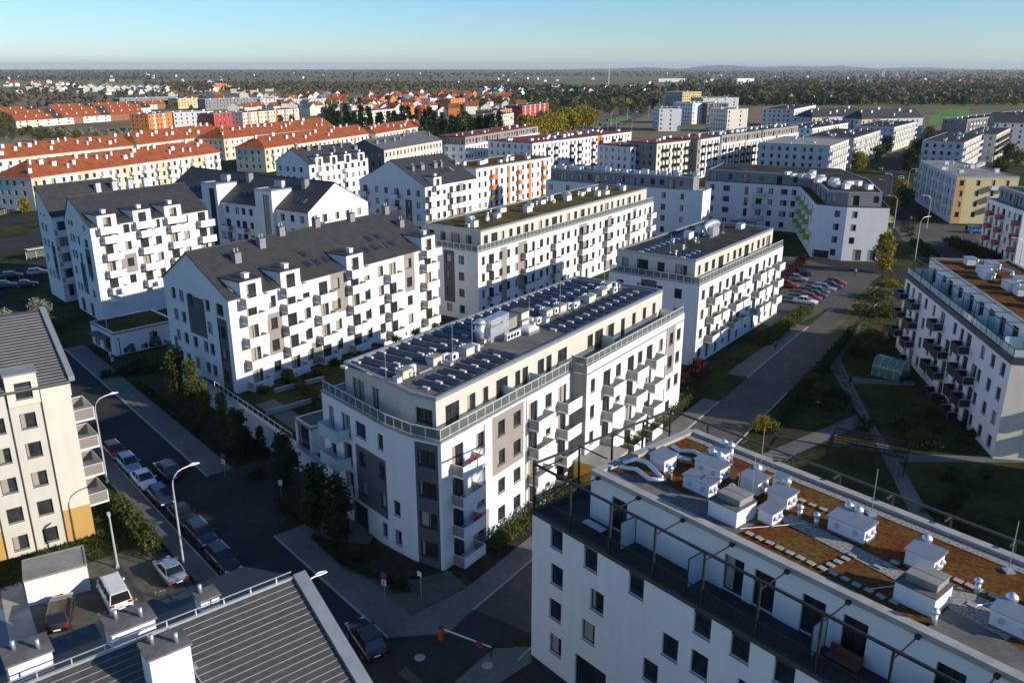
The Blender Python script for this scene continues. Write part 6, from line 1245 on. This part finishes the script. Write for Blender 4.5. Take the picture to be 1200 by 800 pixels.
spots = [(950, 452, 'leafy garden shrub between the fence and the paths', leaf_mid, 1.3, 1.8), (962, 462, 'leafy garden shrub beside the slab bench', leaf_mid, 1.2, 1.5), (940, 470, 'rounded garden shrub beside the ramp', leaf_dark, 1.2, 1.4), (1010, 402, 'yellow green shrub beside the upper garden path', leaf_mid, 1.6, 1.6), (1018, 410, 'tall grass clump beside the upper garden path', leaf_olive, 1.5, 1.3), (1000, 415, 'dark shrub at the path junction', leaf_dark, 1.4, 1.4), (1030, 398, 'yellow green shrub near the rough grass', leaf_olive, 1.8, 1.4), (1055, 392, 'shrub under the black balconies', leaf_mid, 1.8, 1.5), (1013, 505, 'dark shrub beside the stair enclosure', leaf_dark, 1.2, 1.6), (1075, 520, 'pale green shrub on the dark lawn near the block', leaf_mid, 1.5, 1.3), (1090, 526, 'rounded shrub on the dark lawn near the block', leaf_dark, 1.3, 1.1), (1060, 505, 'shrub on the dark lawn', leaf_dark, 1.6, 1.4), (965, 345, 'roadside shrub beside the parked cars', leaf_mid, 1.0, 1.0), (1066, 277, 'dark round shrub by the crossing', leaf_dark, 1.6, 2.6), (1058, 272, 'dark pointed shrub by the crossing', leaf_dark, 1.3, 2.8), (1010, 367, 'olive shrub on the rough grass', leaf_olive, 2.0, 1.6), (1030, 350, 'wide olive shrub on the rough grass', leaf_olive, 2.4, 1.7), (1045, 335, 'golden grass clump at the road end', leaf_spring, 1.6, 1.0), (1040, 370, 'green shrub under the glazed terrace block', leaf_mid, 2.2, 2.0), (126, 442, 'dark shrub beside the annex driveway', leaf_dark, 1.2, .9), (150, 438, 'dark shrub in the bed opposite the annex', leaf_dark, 1.5, 1.2), (163, 430, 'rounded shrub in the bed opposite the annex', leaf_dark, 1.6, 1.1), (172, 436, 'shrub at the gable end of the bed', leaf_dark, 1.5, 1.0), (420, 655, 'low shrub in the entrance bed', leaf_dark, .8, .7), (470, 690, 'low shrub under the bare sign post', leaf_dark, .9, .7), (300, 560, 'low shrub beside the thuja', leaf_dark, .9, .8)]
for x, y, lab, m, r, h in spots: bush(P(x, y), lab, m, r, h)
for k in range(40):
    x, y = rngb.choice([(rngb.uniform(952, 990), rngb.uniform(446, 482)), (rngb.uniform(1060, 1150), rngb.uniform(470, 525)), (rngb.uniform(995, 1060), rngb.uniform(345, 405)), (rngb.uniform(1080, 1190), rngb.uniform(545, 640))]); bush(P(x, y), 'small dark shrub of the shaded garden planting', rngb.choice([leaf_dark, leaf_dark, leaf_mid]), rngb.choice([.7, 1.0]), rngb.choice([.6, .9]), 'garden planting shrubs')
# roof terrace plants and podium planting
for k in range(9): p = along(along(b0, aB, 2 + 4.2 * k), aB - 90, 2.2 + (k % 3) * .5); bush(p, 'small garden shrub before the gabled block balconies', leaf_dark if k % 2 else leaf_mid, .7, .8, 'podium garden shrubs', z=2.72)
# grass tufts on the verges and lawns that are seen close
def tufts(polys, n, mat, seed, hgt=.22, z=0.0):
    rng = random.Random(seed); b = MB()
    for pl in polys:
        xs = [p[0] for p in pl]; ys = [p[1] for p in pl]; k = 0
        while k < n:
            x, y = rng.uniform(min(xs), max(xs)), rng.uniform(min(ys), max(ys)); ins = False; j = len(pl) - 1
            for i in range(len(pl)):
                if (pl[i][1] > y) != (pl[j][1] > y) and x < (pl[j][0] - pl[i][0]) * (y - pl[i][1]) / (pl[j][1] - pl[i][1]) + pl[i][0]: ins = not ins
                j = i
            k += 1
            if not ins: continue
            for _ in range(3):
                a = rng.uniform(0, 6.28); h = hgt * rng.uniform(.5, 1.4); w_ = .05; dx, dy = rng.uniform(-.12, .12), rng.uniform(-.12, .12)
                b.poly([(x - w_ * math.cos(a), y - w_ * math.sin(a), z), (x + w_ * math.cos(a), y + w_ * math.sin(a), z), (x + dx, y + dy, z + h)])
    return b
tg = tufts([[S(34, 8.9), S(46, 8.9), S(46, 24), S(34, 24)], G((905, 500), (1000, 390), (985, 425), (1015, 490), (960, 505)), G((1012, 380), (1060, 398), (1075, 440), (1000, 440), (985, 420)), G((1000, 352), (1040, 318), (1062, 330), (1058, 392), (1012, 380))], 9000, leaf_mid, 3)
tag(O('lawn_grass', tg.mesh('lawn_grass', leaf_mid)), 'short lawn grass around the blocks and garden paths', 'grass', kind='stuff')
# ================================================================ trees further off
mid_o = [('round', leaf_olive, 9, 3.4, 60, 14, .45, .8, 90 + i, 1.8, .2) for i in range(2)]; mid_m = [('round', leaf_mid, 9, 3.2, 60, 14, .45, .8, 94 + i, 1.8, .2) for i in range(2)]; mid_d = [('round', leaf_dark, 10, 3.6, 60, 14, .5, .85, 98 + i, 1.5, .2) for i in range(2)]; mid_s = [('round', leaf_spring, 9, 3.2, 55, 14, .45, .8, 102 + i, 1.5, .2) for i in range(2)]; mid_b = [('round', leaf_bare, 10, 3.8, 55, 12, .42, .9, 106 + i, 2, .2) for i in range(2)]; mid_c = [('cone', leaf_dark, 13, 2.6, 70, 14, .4, .5, 110 + i, 1.0, .2) for i in range(2)]
def mtree(kind, p, label, s, group=None, i=[0], name='tree'):
    i[0] += 1; k = dict(o=mid_o, m=mid_m, d=mid_d, s=mid_s, b=mid_b, c=mid_c)[kind]; return tree(('m', kind, i[0] % 2), k[i[0] % 2], p, label, s * random.uniform(.85, 1.15), group, name=name)
av = 'trees along the avenue'
for x, y, k, s, lab in ((1046, 250, 's', .6, 'yellow green avenue tree beside the lamp pair'), (1053, 232, 's', .7, 'yellow green avenue tree before the parked cars'), (1058, 243, 'm', .7, 'green avenue tree beside the parked cars'), (1066, 205, 'd', .9, 'dark avenue tree below the mansard block'), (1074, 192, 'd', 1.0, 'dark avenue tree beside the loggia block'), (1080, 182, 'o', .9, 'olive avenue tree before the loggia block'), (1001, 197, 'm', .8, 'green tree at the foot of the paved roof block'), (1008, 200, 's', .7, 'yellow green tree on the avenue verge'), (1028, 188, 'm', .8, 'green tree before the three bay block'), (1038, 180, 'd', .8, 'dark tree between the avenue blocks'), (1045, 174, 'o', .7, 'olive tree between the avenue blocks'), (1088, 165, 'o', 1.0, 'russet olive tree beside the mansard block'), (1170, 205, 'd', .8, 'dark tree behind the yellow block'), (1180, 190, 'd', .9, 'dark tree beyond the yellow block'), (1192, 195, 'm', .8, 'green tree beyond the yellow block'), (828, 200, 'o', .8, 'olive tree behind the grey topped block'), (838, 203, 'b', .7, 'bare tree behind the grey topped block'), (30, 250, 's', .5, 'small yellow green tree before the hipped roof block'), (-4, 232, 'm', .6, 'green tree at the edge of the hipped roof block')): mtree(k, P(x, y), lab, s, av if 'avenue' in lab else None)
rng = random.Random(77); random.seed(5)
for k in range(46): x = 383 + 200 * (k / 45) + rng.uniform(-3, 3); y = (167 if x > 495 else 158) + rng.uniform(-6, 3); mtree('c', P(x, y), 'tall dark conifer of the row behind the red roofed block', rng.uniform(1.0, 1.35), 'dark conifers behind the red roofs', name='conifer_tree')
for k in range(10): mtree('m', P(rng.uniform(500, 585), rng.uniform(158, 166)), 'mid green tree standing among the dark conifers', 1.4, 'green trees among the conifers')
for k in range(20): t = k / 19; mtree('s', P(612 + 80 * t + rng.uniform(-2, 2), 168 - 20 * t + rng.uniform(-1.5, 1.5)), 'yellow willow of the row beside the dual carriageway', 1.45, 'yellow willows', name='willow_tree')
def scatter(n, x0, x1, y0, y1, kinds, label, group, s=1.0):
    for k in range(n): mtree(rng.choice(kinds), P(rng.uniform(x0, x1), rng.uniform(y0, y1)), label, s, group)
scatter(44, 610, 760, 112, 138, 'ddbbom', 'tree of the mixed grove before the far dark roofed houses', 'mixed grove trees'); scatter(26, 740, 900, 104, 116, 'ddom', 'tree of the belt behind the far white blocks', 'tree belt behind the white blocks', 1.2)
scatter(40, 870, 1000, 108, 122, 'ddoos', 'tree of the dark belt beyond the mansard blocks', 'dark tree belt', 1.2); scatter(34, 1000, 1200, 112, 124, 'ddobm', 'tree of the belt beyond the green field', 'tree belt by the field', 1.0)
scatter(24, 0, 130, 158, 166, 'omb', 'garden tree between the terraced houses and the red roofs', 'garden trees on the left', .55); scatter(14, 0, 12, 135, 160, 'mo', 'green tree at the end of the terraced houses', 'green trees by the terraces', .9); scatter(26, 0, 250, 112, 126, 'ob', 'scattered tree on the brown field edge', 'field edge trees', .9)
scatter(30, 180, 420, 118, 146, 'obd', 'tree among the far town houses', 'trees among the town houses', .7); scatter(18, 420, 600, 112, 136, 'obd', 'tree among the far orange town houses', 'trees among the orange houses', .8)
for k in range(9): x = 62 + 11 * k; tree(('bl', 1), ('round', leaf_blossom, 4.2, 2.4, 40, 16, .25, .4, 44, .8, .09), P(x + rng.uniform(-3, 3), 161 + rng.uniform(-2, 2)), 'pale blossoming tree behind the red roofed estate', rng.uniform(1, 1.4), 'blossoming trees', 'blossom_tree')
# woods: too many and too far to count
def wood(name, regions, label, mat, seed, size=2.6, h=8, per=9):
    rng = random.Random(seed); b = MB()
    for (x0, x1, y0, y1, n) in regions:
        for _ in range(n):
            x, y = rng.uniform(x0, x1), y0 + (y1 - y0) * rng.random(); p = P(x, y); hh = h * rng.uniform(.7, 1.3)
            k = max(1., math.hypot(*p) / 2200)
            leaf_cloud(b, rng, [(p[0], p[1], hh * .35), (p[0], p[1], hh * .6), (p[0], p[1], hh * .85)], max(2, per // 3), size * k ** .5, 1.6 * k ** .5)
    return tag(O(name, b.mesh(name, mat)), label, 'wood', kind='stuff')
wood('far_wood', [(-30, 1230, 81.6, 85, 700), (-30, 620, 86, 91, 200), (560, 1230, 86, 90, 300), (170, 620, 98, 106, 900), (800, 1230, 90, 104, 500), (-30, 200, 91, 94, 160), (600, 1230, 104, 122, 420), (-20, 250, 108, 127, 140)], 'bare brown woods fading towards the horizon', leaf_bare, 1)
wood('dark_wood', [(720, 1230, 83, 87, 300), (800, 1230, 96, 112, 520), (600, 770, 104, 126, 420), (860, 1010, 108, 124, 420), (1000, 1230, 108, 122, 420), (0, 600, 85, 88, 160)], 'dark evergreen woods among the far fields', leaf_dark, 2); wood('green_wood', [(780, 1230, 92, 112, 420), (0, 640, 88, 112, 260), (600, 770, 104, 130, 260), (860, 1230, 106, 124, 420), (330, 600, 108, 132, 120)], 'fresh green trees among the far woods', leaf_olive, 3)
# ================================================================ far houses
HM = dict(red=redtile, dark=darktile, grey=M('grey_roof_far', (.16, .165, .17), .8, .15, .5)); WM = dict(white=white, cream=cream, orange=orange, ochre=yellow, grey=lightgrey, brick=M('brick_far', (.32, .12, .07), .9, .1, 1))
def house_mesh(w_, d, h, rh):
    b = MB(); b.box(-w_ / 2, -d / 2, 0, w_ / 2, d / 2, h)
    for s_ in (-1, 1): b.poly([(-w_ / 2, s_ * d / 2, h), (w_ / 2, s_ * d / 2, h), (0, s_ * d / 2, h + rh)])
    r = MB()
    for s_ in (-1, 1): r.prism([(s_ * (w_ / 2 + .3), -d / 2 - .2), (s_ * (w_ / 2 + .3), d / 2 + .2), (0, d / 2 + .2), (0, -d / 2 - .2)][::s_], *([[h - .2, h - .2, h + rh, h + rh][::s_], [h + .05, h + .05, h + rh + .25, h + rh + .25][::s_]]))
    return b, r
def house(p, rz, wall, roof, label, group, w_=9, d=11, h=5, rh=3.2, wins=False, name='house'):
    o = thing(name, label, 'house', (*p, 0), rz, group)
    O('wall', cached(('hw', w_, d, h, rh, wall), lambda: house_mesh(w_, d, h, rh)[0].mesh('wall', WM[wall])), o); ro = O('roof', cached(('hr', w_, d, h, rh, roof), lambda: house_mesh(w_, d, h, rh)[1].mesh('roof', HM[roof])), o)
    O('chimney', cached('hch', lambda: (lambda q: (q.box(-.5, -.4, 0, .5, .4, 1.6), q.mesh('chimney', cream))[1])(MB())), ro, (w_ * .2, d * .2, h + rh * .5))
    if wins:
        me = cached('hwin', lambda: win_simple(1.2, 1.4, frame_white, pane_dark)); 
        for x in (-w_ * .28, w_ * .1):
            for z in (1, 3.4): O('window', me, o, (x, -d / 2 - .02, z))
        for y in (-d * .3, d * .1):
            for z in (1, 3.4): O('window', me, o, (w_ / 2 + .02, y, z), math.pi / 2)
    return o
tr = [((20, 150), (163, 139), 13, 'front terrace row'), ((8, 144), (172, 132), 14, 'middle terrace row'), ((60, 134), (200, 127), 13, 'back terrace row'), ((-10, 139), (40, 136), 4, 'corner terrace row')]
for (a, b_, n, lab) in tr:
    p, q = P(*a), P(*b_); an = math.atan2(q[1] - p[1], q[0] - p[0])
    for k in range(n):
        t = (k + .5) / n; rf_ = 'red' if k % 5 != 3 else 'dark'; house(lerp(p, q, t), R(-35), rng.choice(['cream', 'white', 'white', 'brick']), rf_, '%s roofed terraced house of the %s' % (rf_, lab), 'terraced houses of the ' + lab, math.dist(p, q) / n * .86, 12, 5.2, 3.6, wins=True, name='terraced_house')
for k in range(11): house(P(102 + 9.2 * k, 107.6 - .06 * k), R(10), 'white', 'grey', 'white twin gabled house of the far white row', 'far white row houses', 13, 14, 8, 4)
town = [('red', 'cream', 'cream town house with red roof', 60, (190, 600, 112, 132)), ('red', 'orange', 'orange town house with red roof', 16, (380, 620, 113, 138)), ('red', 'white', 'white town house with red roof', 34, (360, 620, 112, 138)), ('grey', 'cream', 'cream town house with grey roof', 24, (200, 600, 114, 136)), ('dark', 'white', 'white town house with dark roof', 50, (560, 760, 103, 112)), ('red', 'white', 'white cottage with red roof on the far plain', 34, (0, 140, 98, 108)), ('grey', 'white', 'white farmhouse with grey roof on the far plain', 50, (0, 1200, 86, 99)), ('dark', 'grey', 'dark roofed house beyond the avenue belt', 40, (900, 1200, 108, 122)), ('red', 'brick', 'brick red house on the far right plain', 46, (1040, 1200, 92, 101)), ('dark', 'cream', 'cream house with dark roof on the far left', 30, (20, 330, 104, 112))]
for rf_, wl, lab, n, (x0, x1, y0, y1) in town:
    for k in range(n): house(P(rng.uniform(x0, x1), rng.uniform(y0, y1)), R(rng.choice([10, 55, 100, -35]) + rng.uniform(-6, 6)), wl, rf_, lab, 'group of ' + lab + 's', rng.choice([9, 11]), rng.choice([11, 14]), rng.choice([5, 7.5]), 3.4)
fb = [('orange and white block behind the terraced houses', (173, 134), (201, 131.5), 12, [orange, white]), ('blue grey block with small windows behind the red roofs', (203, 132), (250, 130), 11, [lightgrey]), ('dark red block behind the red roofs', (250, 133), (284, 131), 10, [redr]), ('cream row block with orange bays', (284, 132), (350, 127), 10, [cream, orange]), ('grey slatted long block on the brown field', (140, 115.5), (207, 113.5), 11, [midgrey]), ('cream corner of the slatted long block', (208, 115.5), (232, 114.5), 11, [yellow]), ('second grey slatted block beyond the cream corner', (240, 116.5), (303, 114.5), 11, [midgrey]), ('cream block with flat roof before the far wood', (305, 116), (332, 115.5), 11, [cream]), ('white and grey block in the far town', (333, 117), (380, 115.5), 11, [lightgrey]), ('salmon town block with long flat roof', (412, 124), (438, 122.5), 10, [cream, orange]), ('pale yellow block before the conifers', (418, 131), (462, 127.5), 11, [cream]), ('orange block at the right of the conifers', (578, 130), (600, 127), 12, [orange]), ('red and cream block behind the willows', (612, 124), (643, 120.5), 13, [redr, cream]), ('cream block at the right of the conifers', (576, 136), (602, 132), 11, [cream]), ('orange tower house in the far town', (486, 116), (496, 115), 12, [orange]), ('white tower house in the far town', (504, 115.5), (512, 115), 12, [white]), ('orange roofed tower in the far town', (528, 116), (545, 115), 12, [orange]), ('long white warehouse on the right plain', (772, 92.3), (803, 92.2), 10, [white]), ('white hall among the dark woods', (864, 92.2), (884, 92), 14, [white]), ('orange walled block on the left plain', (252, 98.5), (266, 98.2), 12, [orange])]
for i, (lab, a0, a1, h, ms) in enumerate(fb): block(lab, a0, a1, h, 14, max(2, int(h / 3)), 200 + i, kinds='w', step=4.5, clutter=5, mats=ms, panels=[(6 * k, 6 * k + 2.5, 0, h, 1) for k in range(1, 12, 2)] if len(ms) > 1 else (), fh=2.9)
# small far cars on the carriageway
for k in range(26):
    t = rng.random(); p = lerp(P(610, 182), P(780, 121), t); c = rng.choice(list(PAINT)); car(rng.choice(['sedan', 'hatch', 'van']), c, c.replace('pale', 'pale ') + ' car on the far dual carriageway', (p[0] + rng.uniform(-6, 6), p[1] + rng.uniform(-6, 6)), 62, .02, 'cars on the far carriageway')
# mast, church, pylons, hills
o = thing('radio_mast', 'thin white mast rising above the far plain', 'mast', (*P(713, 101), 0)); b = MB(); b.tube([(0, 0, 0), (0, 0, 30), (0, 0, 54)], [1.1, .8, .5], 8); O('shaft', b.mesh('shaft', frame_white), o)
for x, y, hh, lab in ((1033, 90, 48, 'pale church with twin pointed spires on the right plain'), (1049, 90.5, 30, 'cream chapel tower among the right hand woods'), (173, 88, 20, 'small red tower on the left horizon')):
    p = P(x, y); o = thing('church', lab, 'church', (*p, 0)); b = MB(); b.box(-9, -14, 0, 9, 14, hh * .3); O('nave', b.mesh('nave', white), o)
    for s_ in ((-5, 5) if 'twin' in lab else (0,)): b = MB(); b.box(s_ - 3, -18, 0, s_ + 3, -14.1, hh * .55); b.tube([(s_, -16, hh * .55), (s_, -16, hh)], [4.2, .1], 6, cap=False); O('spire', b.mesh('spire', lightgrey), o)
def pylon():
    b = MB()
    for sx in (-1, 1):
        for sy in (-1, 1): b.bar((sx * 4, sy * 4, 0), (sx * .6, sy * .6, 42), .16)
    for z, l in ((26, 9), (33, 7), (40, 5)): b.bar((-l, 0, z), (l, 0, z), .18)
    for k in range(6): z = 6 * k; w0_ = 4 - 3.4 * z / 42; w1_ = 4 - 3.4 * (z + 6) / 42; b.bar((-w0_, -w0_, z), (w1_, -w1_, z + 6), .09); b.bar((w0_, -w0_, z), (-w1_, -w1_, z + 6), .09)
    return b.mesh('power_pylon', midgrey)
for x, y in ((1126, 101), (988, 91), (1160, 93), (1190, 90), (1075, 90), (900, 89)): tag(O('power_pylon', cached('pylon', pylon), None, (*P(x, y), 0), R(30)), 'lattice power pylon on the far plain', 'pylon', 'power pylons')
b = MB(); n = 60; prev = None
for k in range(n + 1):
    x = 2000 + 13000 * k / n; z = 40 + 40 * math.sin(k * .21) ** 2 + 22 * math.sin(k * .63 + 1) + (40 if 18 < k < 40 else 0); z *= math.sin(math.pi * k / n) ** .5 + .01
    cur = [(x, 27000, -5), (x, 27600, max(2, z)), (x, 29500, max(2, z * .8)), (x, 29900, -5)]
    if prev:
        for j in range(3): b.poly([prev[j], cur[j], cur[j + 1], prev[j + 1]])
    prev = cur
tag(O('hills', b.mesh('hills', M('far_hill', (.06, .065, .05), 1, .1, .001), True)), kind='structure')
# ================================================================ the air
b = MB(); b.box(-25800, -380, -8, 25800, 29950, 190); hz = O('haze', b.mesh('haze', None if False else []))
hm = bpy.data.materials.new('haze_air'); hm.use_nodes = True; n = hm.node_tree.nodes; n.remove(n['Principled BSDF']); pvn = n.new('ShaderNodeVolumePrincipled'); pvn.inputs['Density'].default_value = .000038; pvn.inputs['Color'].default_value = (.72, .82, .92, 1); pvn.inputs['Anisotropy'].default_value = .2
hm.node_tree.links.new(pvn.outputs[0], n['Material Output'].inputs['Volume']); hz.data.materials.append(hm); tag(hz, kind='stuff', label='thin blue haze of the evening air over the plain', cat='haze')
